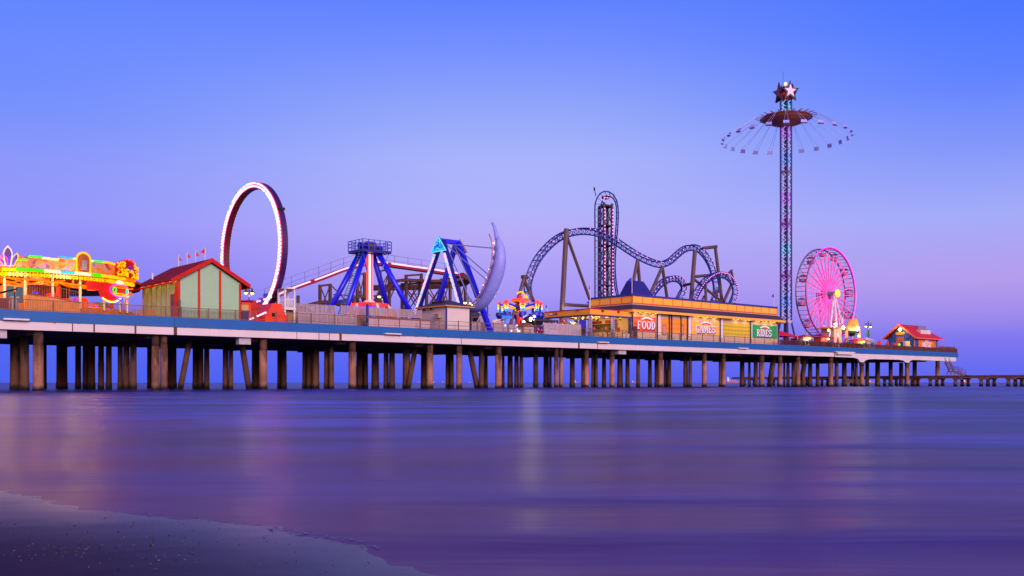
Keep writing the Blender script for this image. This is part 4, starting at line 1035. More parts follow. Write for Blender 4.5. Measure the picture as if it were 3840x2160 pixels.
solo('terrace', 'timber terrace floor under the pendulum ride', 'terrace', MB().box(S(1106, 5), S(1575, 5), 3.3, 14, DECK + .01, DECK + 1.5), M('terrace_board', '7A5A54', .7), (S(1106, 5), 5, DECK))
solo('gate_post', 'dark blue gate post in the middle of the picket fence', 'post', MB().box(S(1374, 1.2), S(1381, 1.2), 1.1, 1.3, DECK, DECK + 2.7).ball((S(1377.5, 1.2), 1.2, DECK + 2.78), .16, 8), m_dblue, (S(1377, 1.2), 1.2, DECK))

# ================================================================== pendulum ride
ps, pt = 45.9, 8.7; pz = Z(952, ps, pt)
pen = Thing('pendulum_ride', 'giant frisbee pendulum ride on four ultramarine legs with a railed top platform', 'fairground ride', (ps, pt, DECK))
feet = [(40.3, 6.0), (40.3, 10.7), (51.6, 6.0), (51.5, 11.6)]
for (x, y) in feet:
    tx = ps + (-1.05 if x < ps else 1.05); ty = pt + (-.7 if y < 8 else .7)
    fp, tpz = (x, y, DECK + 1.2), (tx, ty, pz)
    pen.part('leg', MB().tube([fp, tpz], .36, 10), m_ublue, smooth=True)
    if (x, y) == feet[1]: pass
g = MB(); a, b = Vector((40.3, 6.0, DECK + 1.2)), Vector((ps - 1.05, pt - .7, pz)); off = Vector((-.75, -.25, 0))
for o in (-.28, .28): g.bar(a + off + Vector((o, 0, 0)), b + off + Vector((o, 0, 0)), .07)
for k in range(28): q = a.lerp(b, k / 27) + off; g.bar(q + Vector((-.28, 0, 0)), q + Vector((.28, 0, 0)), .06)
pen.part('ladder', g, M('ladder_teal', '3A5A80', .5))
p0, p1, q0, q1 = ps - 2.1, ps + 2.3, pt - 1.8, pt + 1.8
pen.part('platform', MB().box(p0, p1, q0, q1, pz, pz + .35), M('ultramarine_dark', '10148A', .4))
g = MB()
for h in (.5, .9, 1.3):
    for a, b in (((p0, q0), (p1, q0)), ((p1, q0), (p1, q1)), ((p1, q1), (p0, q1)), ((p0, q1), (p0, q0))): g.bar((*a, pz + .3 + h), (*b, pz + .3 + h), .07)
for i in range(6):
    for q in (q0, q1): g.bar((p0 + (p1 - p0) * i / 5, q, pz + .3), (p0 + (p1 - p0) * i / 5, q, pz + 1.6), .09)
for i in range(1, 4):
    for p in (p0, p1): g.bar((p, q0 + (q1 - q0) * i / 4, pz + .3), (p, q0 + (q1 - q0) * i / 4, pz + 1.6), .09)
pen.part('platform_railing', g, M('ultramarine_rail', '3048C8', .4))
pen.part('drive_motor', MB().tube([(p0 + .5, pt, pz + .95), (ps - .5, pt, pz + .95)], .42, 10).tube([(ps + .8, pt, pz + .85), (p1 - .4, pt, pz + .85)], .38, 10), M('ultramarine_dark', '10148A', .4))
pen.part('bearing_hub', MB().tube([(ps - .45, pt, pz + .9), (ps + .75, pt, pz + .9)], .75, 14), M('bronze_steel', '7A6058', .3, .7))
g = MB()
for x in (p0 + .2, p1 - .2): g.bar((x, q0 + .3, pz), (x + (.9 if x < ps else -.9), q0 + .8, pz - 2.3), .12)
pen.part('strut', g, M('ultramarine_rail', '3048C8', .4))
# swinging arm with three coloured light strips
az = Z(1130, ps, pt)
pen.part('pendulum_arm', MB().box(ps - .30, ps + .28, pt - .30, pt + .3, az, pz + .3), M('arm_white', 'E0D0D0', .4))
pen.part('light_strip', MB().box(ps - .52, ps - .302, pt - .34, pt - .1, az, pz - .1), E('strip_orange', 'FF4820', 1.1))
pen.part('light_strip', MB().box(ps - .28, ps + .02, pt - .36, pt - .302, az, pz - .1), E('strip_white', 'FFE0E0', 1.2))
g = MB()
for k in range(60): g.mat(k % 2).cbox((ps + .14, pt - .33, az + (pz - az) * k / 60), .18, .06, .1)
pen.part('light_strip', g, [E('strip_cyan', '40A0E0', 1.2), M('strip_dark', '203080', .4)])
pen.part('light_strip', MB().box(ps + .282, ps + .42, pt - .34, pt - .1, az, pz - .1), E('strip_pink', 'FF6A90', 1.1))
pen.part('arm_collar', MB().lathe((ps, pt, az - .35), [(.75, 0), (.75, .35), (.5, .5)], 14), M('arm_white', 'E0D0D0', .4))
gz = az - .9
for k in range(6):
    a = k * pi / 3 + .35; d = Vector((math.cos(a), math.sin(a), 0)); n_ = Vector((-d.y, d.x, 0))
    def q(r, w, z): return tuple(Vector((ps, pt, gz + z)) + d * r + n_ * w)
    w = .62
    g = MB().add([q(.6, -w * .6, .35), q(.6, w * .6, .35), q(2.55, w, .15), q(2.55, -w, .15), q(.6, -w * .6, .75), q(.6, w * .6, .75), q(2.5, w, .55), q(2.5, -w, .55)], [(0, 3, 2, 1), (4, 5, 6, 7), (0, 1, 5, 4), (1, 2, 6, 5), (2, 3, 7, 6), (3, 0, 4, 7)])
    ar_ = pen.part('gondola_arm', g, E('arm_red_glow', 'FF3828', .75))
    pen.part('arm_end', MB().bar(q(2.5, 0, .35), q(3.3, 0, -.75), .3, .3), M('arm_white', 'E0D0D0', .4), ar_)
    g = MB()
    for j in range(-2, 3):
        c = Vector(q(3.3, j * .62, -1.0)); g.ball(tuple(c + Vector((0, 0, .35))), .24, 6, 1.2); g.cbox(tuple(c), .34, .34, .5)
    pen.part('seat_row', g, E('seat_red_glow', 'D81418', .35), ar_)  # seats are no lamps; a faint red glow is added to them
g = MB()
for k in range(24): a0_ = k * pi / 12; a1_ = (k + 1) * pi / 12; g.bar((ps + 3.2 * math.cos(a0_), pt + 3.2 * math.sin(a0_), gz - .75), (ps + 3.2 * math.cos(a1_), pt + 3.2 * math.sin(a1_), gz - .75), .25, .2)
pen.part('gondola_ring', g, m_ublue)
pen.part('neon_ring', MB().tube([(ps + 1.9 * math.cos(k * pi / 12), pt + 1.9 * math.sin(k * pi / 12), gz + .02) for k in range(24)], .07, 6, closed=True), e_blu)
for px, m in ((1397, e_cyn), (1408, e_red), (1426, e_cyn), (1437, e_red), (1465, e_red)):
    g = MB(); s_ = S(px, 3.6); g.box(s_ - .22, s_ + .22, 3.55, 3.7, DECK + 1.65, DECK + 2.7)
    pen.part('lit_panel', g, {e_cyn: E('panel_cyan', '30A0D8', .8), e_red: E('panel_red', 'F04838', .7)}[m])
pen.part('machine_canopy', MB().prism([(S(1239, 12), Z(1136, S(1239, 12), 12)), (S(1290, 12), Z(1122, S(1290, 12), 12)), (S(1290, 12), Z(1136, S(1290, 12), 12)), (S(1239, 12), Z(1142, S(1239, 12), 12))], 't', 11, 14), M('canopy_blue', '20309A', .6))

# ================================================================== swinging ship ride
sl, sr = 57.6, 60.3; ax_t = 8.4; axz = 20.3
shp = Thing('swinging_ship', 'swinging dragon ship ride with blue frames, its hull swung high to the right', 'fairground ride', (59, ax_t, DECK))
for s_, fn, ff in ((sl, 2.4, 16.4), (sr, .9, 15.6)):
    for ft in (fn, ff):
        shp.part('leg', MB().bar((s_, ft, DECK), (s_, ax_t + (-.25 if ft < 8 else .25), axz + .3), .62, .55, up=(1, 0, 0)), m_ublue if s_ == sr else M('ultramarine_dark', '10148A', .4))
shp.part('top_beam', MB().bar((sl - .3, ax_t, axz + .4), (sr + .3, ax_t, axz + .4), .5, .55), m_ublue)
for ft in (2.4, 16.4):   # bulb-lit faces of the near frame
    a, b = Vector((sl - .36, ft, DECK + .2)), Vector((sl - .36, ax_t + (-.25 if ft < 8 else .25), axz + .2)); a = a.lerp(b, .08); b = a.lerp(b, .86); g = MB(); n = 60
    sd = Vector((0, 1, 0))
    for k in range(n):
        for o in (-.2, 0, .2): g.mat(RND.choice((0, 0, 0, 1))).octa(tuple(a.lerp(b, (k + .5) / n) + sd * o), .10)
    shp.part('bulb_strip', g, [e_ledw, e_ledc])
def tri(s_, mat, pm):
    w = 1.75; z0_, z1_ = Z(944, sl, ax_t), Z(888, sl, ax_t)
    pn = shp.part('frame_sign', MB().prism([(ax_t - w, z0_), (ax_t + w, z0_), (ax_t, z1_)], 's', s_ - .1, s_ + .1), mat)
    if pm:
        g = MB()
        for k in range(150):
            v = RND.random() ** 1.4; u = RND.uniform(-1, 1) * (1 - v); g.mat(RND.choice((0, 0, 1, 2))).octa((s_ - .12, ax_t + u * w * .95, z0_ + (z1_ - z0_) * v), .11)
        for k in range(22):
            for sd in (-1, 1): g.octa((s_ - .12, ax_t + sd * w * (1 - k / 22), z0_ + (z1_ - z0_) * k / 22), .1)
            g.octa((s_ - .12, ax_t - w + 2 * w * k / 22, z0_), .1)
        shp.part('bulb_pattern', g, [E('sign_cyan', '18B0F0', 1.3), E('sign_blue', '1060D0', 1.1), e_ledc], pn)
tri(sl - .5, M('sign_blue_board', '1848A0', .4), True); tri(sr + .5, M('sign_back_grey', 'A8989C', .6), False)
# hull: an arc about the axle, swung out to the near side
mid = math.radians(-150); 
def hp(ang, r, ds): return ((sl + sr) / 2 + ds, ax_t + r * math.cos(ang), axz + r * math.sin(ang))
g = MB(); n = 22; rings = []
a0, a1 = math.radians(180 - 1), math.radians(180 + 66)
for i in range(n + 1):
    u = i / n; a = a0 + (a1 - a0) * u; e = abs(u - .5) * 2
    dep = 1.05 * (1 - e ** 2.2) + .45; wdt = .8 * (1 - e ** 3) + .1; lift = 1.1 * e ** 4
    rt_ = 11.2 - lift
    rings.append([hp(a, rt_, -wdt), hp(a, rt_ + dep * .6, -wdt * .85), hp(a, rt_ + dep, 0), hp(a, rt_ + dep * .6, wdt * .85), hp(a, rt_, wdt)])
vs = [p for r_ in rings for p in r_]; fs = []
for i in range(n):
    for j in range(5): fs.append((i * 5 + j, i * 5 + (j + 1) % 5, (i + 1) * 5 + (j + 1) % 5, (i + 1) * 5 + j))
fs += [tuple(range(4, -1, -1)), tuple(range(n * 5, n * 5 + 5))]
hull = shp.part('hull', MB().add(vs, fs), M('hull_lavender', '9098F0', .5, var=.12), smooth=True)
shp.part('gunwale', MB().tube([hp(a0 + (a1 - a0) * k / 20, 11.1 - 1.1 * (abs(k / 20 - .5) * 2) ** 4, -1.0) for k in range(21)], .1, 6), M('gunwale_pink', 'B07AA8', .5), hull)
for e, (a, dr_) in enumerate(((a0, -1), (a1, 1))):   # dragon neck and tail
    pts = [hp(a - dr_ * .06, 10.5, 0), hp(a + dr_ * .03, 10.2, 0), hp(a + dr_ * .12, 9.9, 0), hp(a + dr_ * .18, 9.55, 0)]
    shp.part('figurehead' if e == 0 else 'tail', MB().tube(spline(pts, .3), .34, 8, r2=.1), M('hull_lavender', '9098F0', .5), hull)
for k in range(1, 9):
    a = a0 + (a1 - a0) * (k + .5) / 10; q = hp(a, 10.95, 0)
    shp.part('bench', MB().cbox(q, 1.3, .5, .5), M('bench_violet', '7078C8', .6), hull)
g = MB()
for a in (a0 + .18, (a0 + a1) / 2, a1 - .18):
    for ds in (-.75, .75): g.bar(hp(0, 0, ds), hp(a, 11.2, ds), .11)
shp.part('hanger_arm', g, M('arm_slate', '8088D0', .5))
for k in range(9): shp.part('lamp', MB().ball(hp(a0 + .12 + (a1 - a0 - .2) * k / 9, 10.9, -.9), .1, 6), e_warm, hull)

# ================================================================== white booth with hipped roof
bt = 1.3; s0, s1 = S(1674, bt), S(1760, bt); t1 = T(1577, s0); zE = Z(1149, s0, bt)
bth = Thing('white_booth', 'white clapboard booth with dark hipped roof and tan eaves', 'building', ((s0 + s1) / 2, bt, DECK))
bth.part('wall', MB().box(s0, s1, bt, t1, DECK, zE), M('white_siding', 'D8C8C4', .6, var=.05, siding=2.4))
o = .5
bth.part('roof', MB().frustum((s0 - o, s1 + o, bt - o, t1 + o), zE + .16, (s0 + 1.7, s1 - 1.7, bt + 2.2, t1 - 2.2), Z(1124, s0, bt + 3)), M('shingle_violet', '3A2A4C', .8, var=.2, scale=3))
bth.part('eaves', MB().box(s0 - o - .02, s1 + o + .02, bt - o - .02, t1 + o + .02, zE - .02, zE + .16), M('tan_eave', 'C08A48', .6))
bth.part('corner_trim', MB().box(s0 - .06, s0 + .09, bt - .06, bt + .09, DECK, zE - .03), m_dblue)
t_ = T(1647, s0); bth.part('air_conditioner', MB().box(s0 - .5, s0 - .004, t_ - .5, t_ + .45, Z(1193, s0, t_), Z(1178, s0, t_)), M('ac_tan', 'A08880', .5))
for px in (1590, 1615): t_ = T(px, s0 - .3); bth.part('floodlight', MB().ball((s0 - .3, t_, zE - .2), .17, 8), m_dark)
for y in (bt + 2.0, t1 - 2.4): bth.part('roof_vent', MB().cbox((s0 + .7, y, zE + .75), .5, .8, .3), m_dark)
# ================================================================== street lamps
def street_lamp(px_l, px_r, py, py_top, t, label, banners=None):
    pc = (px_l + px_r) / 2; s = S(pc, t); zl = Z(py, s, t); zt = Z(py_top, s, t)
    th = Thing('street_lamp', label, 'street lamp', (s, t, DECK), 'double headed promenade lamps')
    th.part('pole', MB().lathe((s, t, 0), [(.16, DECK), (.16, DECK + .5), (.09, DECK + .7), (.07, zt), (.03, zt + .05)], 8), m_dark)
    sl_, sr_ = S(px_l, t), S(px_r, t); hw = max(.45, (sr_ - sl_) / 2)
    g = MB(); g.bar((s - hw, t, zl + .62), (s + hw, t, zl + .62), .08)
    for d in (-1, 1): g.tube([(s + d * .08, t, zl + .2), (s + d * hw * .5, t, zl + .35), (s + d * hw, t, zl + .6)], .03, 5)
    th.part('crossarm', g, m_dark)
    for d in (-1, 1):
        hd = th.part('lamp_shade', MB().lathe((s + d * hw, t, zl), [(.34, .02), (.3, .12), (.1, .3), (.05, .6)], 10), m_dark)
        th.part('globe', MB().ball((s + d * hw, t, zl - .04), .24, 8, .8), e_warm, hd)
    if banners:
        for d in (-1, 1):
            a, b = (s + d * .12, s + d * .75); zb = banners[0]
            bn = th.part('banner', MB().box(min(a, b), max(a, b), t - .015, t + .015, Z(banners[2], s, t), Z(banners[1], s, t)), zb)
            th.part('banner_arm', MB().bar((s, t, Z(banners[1], s, t) + .05), (s + d * .8, t, Z(banners[1], s, t) + .05), .05).bar((s, t, Z(banners[2], s, t) - .03), (s + d * .8, t, Z(banners[2], s, t) - .03), .05), m_dark, bn)
    lamp('street_lamp_light', (s, t - .1, zl - .4), 160, (1, .78, .4), .2)
    return th
street_lamp(925, 943, 1098, 1068, 20, 'double headed street lamp glowing behind the right corner of the green barn')
street_lamp(1422, 1444, 1112, 1085, 16.4, 'double headed street lamp glowing beside the pendulum arm')
street_lamp(1744, 1766, 1135, 1108, 16.7, 'double headed street lamp standing just right of the white booth roof')
street_lamp(3115, 3131, 1213, 1195, 7.2, 'double headed street lamp with two red banners by the orange arch', (M('banner_red', 'C83028', .7, var=.3, scale=3), 1233, 1251))
street_lamp(3247, 3265, 1224, 1205, 7.5, 'double headed street lamp with two green banners left of the music hut', (M('banner_green', '208A48', .7, var=.4, scale=3), 1243, 1261))

# ================================================================== ball topped mast, huts and booths in the middle
t = 15; s = S(1828, t)
mp_ = Thing('mast', 'plain brown mast topped by a ball, right of the swinging ship', 'mast', (s, t, DECK))
mp_.part('pole', MB().tube([(s, t, DECK), (s, t, Z(1088, s, t))], .13, 8), m_brown)
mp_.part('ball', MB().ball((s, t, Z(1079, s, t)), .40, 12, 1.05), M('ball_olive', '6A6058', .4))
s0, s1 = S(1768, 10), S(1826, 10)
h = Thing('green_roofed_hut', 'hut with dark green roof behind the right side of the white booth', 'building', ((s0 + s1) / 2, 10, DECK))
zw = Z(1192, s0, 10); h.part('wall', MB().box(s0 + .3, s1 - .3, 10.3, 14, DECK, zw), m_brown)
h.part('roof', MB().frustum((s0, s1, 10, 14.3), zw, (s0 + 1.4, s1 - 2.0, 11.6, 12.8), Z(1154, s0, 11.5)), M('roof_green', '2A4440', .7, var=.2))
s0, s1 = S(1800, 5), S(1836, 5)
h = Thing('operator_booth', 'narrow pale operator booth leaning beside the blue ship frame', 'booth', ((s0 + s1) / 2, 5, DECK))
zt = Z(1180, s0, 5); h.part('wall', MB().box(s0, s1, 5, 7, DECK, zt), m_pick); h.part('roof', MB().box(s0 - .15, s1 + .15, 4.85, 7.15, zt, zt + .12), M('roof_grey', '8A7A84', .6))
h.part('window', MB().box(s0 - .02, s0 + .0, 5.3, 6.6, zt - 1.1, zt - .4), m_dark); h.part('brace', MB().bar((s0 - 1.0, 4.9, DECK + 1.2), (s0 - .05, 4.9, zt - .3), .12), m_white)
railing('picket_fence', 'grey picket fence with stepped panels in front of the operator booth', [1770, 1795, 1820, 1850, 1880], 3.0, DECK, 1.5, m_pick, pick=.2, boards=True, cat='fence', rails=(1.0, .1), pw=.14)
railing('picket_fence', 'grey picket fence below the flower light ride', [1888, 1910, 1930, 1950, 1968], 3.4, DECK, 1.45, m_pick, pick=.3, boards=True, cat='fence', rails=(1.0, .1), pw=.16)
railing('picket_fence', 'pale boarded fence rising towards the open food pavilion', [2038, 2062, 2086, 2110, 2134, 2158, 2176], 1.2, DECK, 1.75, M('pale_board', 'B8A0A8', .65, var=.12), pick=.2, boards=True, cat='fence', rails=(1.0, .12), pw=.14)
s0, s1 = S(1846, 8), S(1884, 8)
solo('pale_screen', 'pale pink screen wall between the ship ride and flower light ride', 'wall', MB().prism([(s0, DECK), (s1, DECK), (s1, Z(1195, s1, 8)), (s0, Z(1200, s0, 8))], 't', 8, 8.2).box(s1, s1 + .2, 7.9, 8.3, DECK, Z(1193, s1, 8)), M('screen_pink', 'C8B0C8', .5), (s0, 8, DECK))
s0, s1 = S(1960, 2.2), S(2004, 2.2); sc_ = S(1982, 2.2)
h = Thing('wooden_kiosk', 'little cream kiosk with brown pitched roof below the bright floodlight', 'kiosk', (sc_, 2.2, DECK))
zw = Z(1222, s0, 2.2)
h.part('wall', MB().box(s0 + .3, s1 - .1, 2.2, 4.2, DECK, zw), M('cream_board', 'B8A090', .6)); h.part('roof', MB().frustum((s0 - .1, s1 + .2, 1.9, 4.6), zw, (s0 + 1.0, s1 - 1.0, 3.0, 3.4), Z(1207, s0, 3)), M('kiosk_roof', '8A4A38', .7))
h.part('window', MB().box(S(1984, 2.2), S(1990, 2.2), 2.17, 2.197, zw - 1.0, zw - .4), m_steel)
s0, s1 = S(2004, 4), S(2036, 4)
g = Thing('arcade_stall', 'low blue stall with red lights right of the cream kiosk', 'stall', (s0, 4, DECK))
g.part('counter', MB().box(s0, s1, 4, 5.5, DECK, DECK + 1.5), m_dblue); g.part('awning', MB().box(S(2000, 4), S(2090, 4), 3.7, 8, DECK + 2.2, DECK + 2.45), M('awning_dark', '3A2C48', .7))
for x in (s0 + .1, s1 - .1, S(2088, 4)): g.part('post', MB().box(x - .05, x + .05, 3.8, 3.9, DECK, DECK + 2.2), m_dark)
gg = MB(); [gg.octa(G(px, py, 3.9), .17) for px, py in ((2018, 1233), (2021, 1237), (2031, 1238), (2015, 1247))]; g.part('lights', gg, e_red)
s0, s1 = S(1990, 18), S(2040, 18)
h = Thing('dark_tent', 'dark peaked tent behind the flower light ride', 'tent', ((s0 + s1) / 2, 18, DECK))
zw = Z(1208, s0, 18); h.part('wall', MB().box(s0 + .3, s1 - .3, 18.3, 22, DECK, zw), M('tent_wall', '2A2838', .8)); h.part('roof', MB().frustum((s0, s1, 18, 22.4), zw, (s0 + 2.6, s0 + 3.1, 20, 20.5), Z(1172, s0, 19)), M('tent_roof', '302C48', .8))

# ================================================================== flower-light kiddie ride
kt = 7.0; ks = S(1950, kt); kz = lambda py: Z(py, ks, kt)
kid = Thing('flower_ride', 'small spinning ride with red, yellow and blue neon flowers on a red column', 'fairground ride', (ks, kt, DECK))
kid.part('column', MB().lathe((ks, kt, 0), [(.9, DECK), (.55, DECK + .4), (.5, kz(1175)), (.52, kz(1171))], 14), E('column_red_glow', 'F02A10', .55))  # column is no lamp; a red glow is added to its paint
kid.part('collar', MB().lathe((ks, kt, 0), [(.5, kz(1177)), (.72, kz(1172)), (.75, kz(1167)), (.45, kz(1161))], 14), M('collar_orange', 'E8901C', .4))
kid.part('hub', MB().lathe((ks, kt, 0), [(.75, kz(1161)), (.8, kz(1143)), (.5, kz(1138))], 14), m_dred)
kid.part('crown', MB().lathe((ks, kt, 0), [(.5, kz(1138)), (.8, kz(1134)), (1.3, kz(1128)), (1.35, kz(1122)), (.5, kz(1119)), (.2, kz(1108))], 16), M('crown_red', 'E03018', .4))
for z, r, m in ((kz(1130), 1.3, e_org), (kz(1123), 1.28, E('neon_rose', 'FF4A50', 1.3)), (kz(1126), .75, e_yel)):
    kid.part('neon_ring', MB().tube([(ks + r * math.cos(k * pi / 10), kt + r * math.sin(k * pi / 10), z) for k in range(20)], .1, 6, closed=True), m)
kid.part('neon_arch', MB().tube([(ks - .95 + 2.2 * u, kt - .4, kz(1112) + .95 * math.sin(pi * (.1 + .9 * u)) - .75 * u) for u in [i / 14 for i in range(15)]], .12, 6), e_yel)
kid.part('neon_arch', MB().tube([(ks + .35, kt - .4, kz(1117)), (ks + .9, kt - .4, kz(1108)), (ks + 1.25, kt - .4, kz(1120))], .1, 6), e_yel)
kid.part('neon_bar', MB().tube([(ks - .02, kt - .82, kz(1160)), (ks + .04, kt - .82, kz(1145))], .12, 6), e_yel)
rad = 3.0
for k in range(8):
    a = k * pi / 4 + .18; c = Vector((ks + rad * math.cos(a), kt + rad * math.sin(a), 0))
    d = Vector((math.cos(a), math.sin(a), 0)); tn2 = Vector((-d.y, d.x, 0))
    arm = kid.part('arm', MB().bar((ks + .7 * d.x, kt + .7 * d.y, kz(1152)), (c.x, c.y, kz(1143)), .22, .3), m_ublue)
    kid.part('neon_bar', MB().tube([(ks + 1.1 * d.x, kt + 1.1 * d.y, kz(1157)), (c.x - .5 * d.x, c.y - .5 * d.y, kz(1149))], .09, 6), e_yel, arm)
    def fl(z, rx, rz, m, nm, r=.11):
        f = Vector((0, 0, 0)); pts = []
        for i in range(12):
            q = i * pi / 6; p = c + d * (.22 + .0) + tn2 * rx * math.cos(q); pts.append((p.x, p.y, z + rz * math.sin(q)))
        return kid.part(nm, MB().tube(pts, r, 6, closed=True), m, arm)
    b = MB().bar((c.x + d.x * .1, c.y + d.y * .1, kz(1170)), (c.x + d.x * .1, c.y + d.y * .1, kz(1134)), .5, .12); kid.part('flower_board', b, m_dblue, arm)
    fl(kz(1138), .38, .22, E('neon_rose', 'FF4A50', 1.3), 'neon_ring', .15); fl(kz(1149), .34, .24, e_yel, 'neon_ring', .13); fl(kz(1157), .28, .17, E('neon_cream', 'FFD8A0', 1.4), 'neon_ring', .11); fl(kz(1165), .27, .14, E('neon_sky', '30A8FF', 1.3), 'neon_ring', .1)
    kid.part('petal_centre', MB().ball(tuple(c + d * .2) [:2] + (kz(1138),), .22, 8, .8), e_red, arm)
    g = MB(); zc = kz(1186)
    g.lathe((c.x, c.y, 0), [(.3, zc - .4), (.62, zc), (.6, zc + .45), (.5, zc + .5)], 10)
    kid.part('cabin', g, M('cabin_blue', '1420B0', .35), arm)
    kid.part('hanger', MB().bar((c.x, c.y, zc + .3), (c.x, c.y, kz(1140)), .09), m_ublue, arm)
kid.part('platform', MB().lathe((ks, kt, 0), [(4.4, DECK + .02), (4.4, DECK + .45)], 24), M('ride_deck', '8A7078', .6))
s_, t_ = S(1924, 5.2), 5.2
solo('ride_sign', 'plain blue sign board on a blue post left of the red column', 'sign', MB().box(S(1881, t_), S(1918, t_), 5.1, 5.25, Z(1195, s_, t_), Z(1184, s_, t_)).box(S(1893, t_), S(1898, t_), 5.13, 5.22, DECK, Z(1195, s_, t_)), M('sign_blue', '1418B8', .4), (S(1896, t_), t_, DECK))
g = MB(); [g.octa(G(px, py, 3.2), .15) for px, py in ((1895, 1220), (1918, 1241), (1939, 1220), (1940, 1234), (1943, 1242), (1947, 1242))]
kid.part('foot_lamps', g, E('foot_white', 'FFE0FF', 2.5))
def flood(px, py, t, label, base=DECK, power=500, r=.3):
    s, t2, z = G(px, py, t); th = Thing('floodlight', label, 'floodlight', (s, t, base))
    th.part('pole', MB().tube([(s, t + .25, base), (s, t + .25, z)], .06, 6), m_dark); hd = th.part('housing', MB().cbox((s, t + .22, z), .7, .3, .5), m_dark)
    th.part('lamp', MB().ball((s, t, z), r, 10, 1, 1, .6), e_hot, hd); lamp('floodlight_light', (s, t - .5, z), power, (1, .85, .45), .25)
flood(1991, 1197, 4.6, 'brightest floodlight, glaring over the cream kiosk roof', power=420, r=.3)
flood(1964, 1208, 4.6, 'oval yellow floodlight left of the brightest one, by the red column', power=200, r=.2)

# ================================================================== blue steel coaster with lift tower
st_c = Thing('steel_coaster', 'ultramarine steel roller coaster with tall vertical lift tower and pink lights', 'roller coaster', (S(2275, 20), 20, DECK))
m_trk = M('track_blue', '14268C', .4, var=.1); m_sup = M('support_brown', '584048', .6, var=.15); m_tower = M('tower_dark', '40303A', .6)
def steel(pts, side=1, gauge=.55, depth=1.0, lights='out', every=2, name='track', lit=(0, 1), dens=1.0):
    sp = spline(pts, .55); g = MB(); lt = MB(); A_l, B_l, C_l = [], [], []
    for i, p in enumerate(sp):
        a = sp[max(0, i - 1)]; b = sp[min(len(sp) - 1, i + 1)]; tg = (b - a).normalized()
        nr = Vector((tg.z, 0, -tg.x)) * side
        if nr.length < .1: nr = Vector((0, 0, -1))
        nr.normalize(); lat = Vector((0, 1, 0))
        A_l.append(p - lat * gauge); B_l.append(p + lat * gauge); C_l.append(p + nr * depth)
        u = i / len(sp)
        if lights and lit[0] <= u <= lit[1] and i % every == 0 and RND.random() < dens: lt.octa(tuple(p - lat * (gauge + .12) + (nr * (.1 if lights == 'out' else depth * .5))), .13)
    tk = st_c.part(name, g.tube(A_l, .12, 5).tube(B_l, .12, 5).tube(C_l, .15, 6), m_trk)
    ti = MB()
    for i in range(0, len(sp) - 2, 2):
        ti.bar(A_l[i], C_l[i + 1], .09); ti.bar(B_l[i], C_l[i + 1], .09); ti.bar(C_l[i + 1], A_l[i + 2], .09); ti.bar(C_l[i + 1], B_l[i + 2], .09); ti.bar(A_l[i], B_l[i], .1)
    st_c.part('track_lattice', ti, m_trk, tk)
    if lights: st_c.part('light_dots', lt, E('coaster_pink', 'FF88DC', 1.7), tk)
    return sp
hill = [G(2068, 1215, 15), G(2040, 1203, 15.5), G(2008, 1168, 16.5), G(1982, 1120, 17.5), G(1974, 1075, 18), G(1980, 1040, 18), G(1992, 1005, 18), G(2012, 965, 18), G(2043, 925, 18), G(2085, 887, 18), G(2130, 865, 18), G(2180, 857, 18), G(2230, 862, 18), G(2270, 876, 18), G(2310, 898, 18), G(2350, 925, 17.8), G(2395, 953, 17.5), G(2440, 974, 17.2), G(2475, 982, 17), G(2510, 971, 17), G(2540, 945, 17), G(2565, 926, 17), G(2590, 919, 17), G(2618, 926, 17.2), G(2645, 953, 17.5), G(2668, 995, 18), G(2682, 1045, 18), G(2687, 1090, 18.2), G(2677, 1135, 18.5), G(2655, 1175, 19)]
steel(hill, 1, every=2, dens=.75)
steel([G(2432, 1130, 19), G(2445, 1095, 19), G(2475, 1058, 19.5), G(2510, 1038, 20), G(2540, 1038, 20.5), G(2560, 1058, 21), G(2565, 1085, 21.5), G(2550, 1120, 22), G(2535, 1150, 22)], 1, every=2)
steel([G(2590, 1140, 15), G(2610, 1095, 15), G(2640, 1050, 15.5), G(2680, 1025, 16), G(2715, 1024, 16.5), G(2742, 1045, 17), G(2757, 1080, 17.5), G(2755, 1115, 18), G(2742, 1150, 18)], 1, every=1)
steel([G(2035, 1190, 13), G(2065, 1207, 13), G(2100, 1217, 13.3), G(2140, 1217, 13.6), G(2175, 1205, 14)], 1, every=1, lit=(.1, .8))
# lift tower
tt = 20.5
tw = [G(2242, 1120, tt), G(2242, 1000, tt), G(2242, 860, tt), G(2242, 775, tt), G(2248, 750, tt), G(2262, 731, tt), G(2280, 727, tt), G(2298, 735, tt), G(2311, 758, tt), G(2315, 790, tt), G(2314, 840, tt), G(2309, 900, tt), G(2304, 960, tt), G(2304, 1020, tt), G(2310, 1080, tt), G(2322, 1130, tt), G(2335, 1165, tt)]
def ladder(pts, w, name):
    sp = spline(pts, 1.0); g = MB(); L1, L2 = [], []
    for i, p in enumerate(sp):
        a = sp[max(0, i - 1)]; b = sp[min(len(sp) - 1, i + 1)]; tg = (b - a).normalized(); nr = Vector((-tg.z, 0, tg.x)); nr.normalize()
        L1.append(p - nr * w + Vector((0, -.25, 0))); L2.append(p + nr * w + Vector((0, .25, 0)))
        g.bar(L1[-1], L2[-1], .1)
    st_c.part(name, g.tube(L1, .13, 5).tube(L2, .13, 5), m_trk)
ladder(tw, .5, 'lift_track')
zt_ = Z(745, S(2278, tt), tt)
legs = [(2246, tt + 1.2), (2265, tt - .9), (2278, tt + 1.2), (2295, tt - .9)]
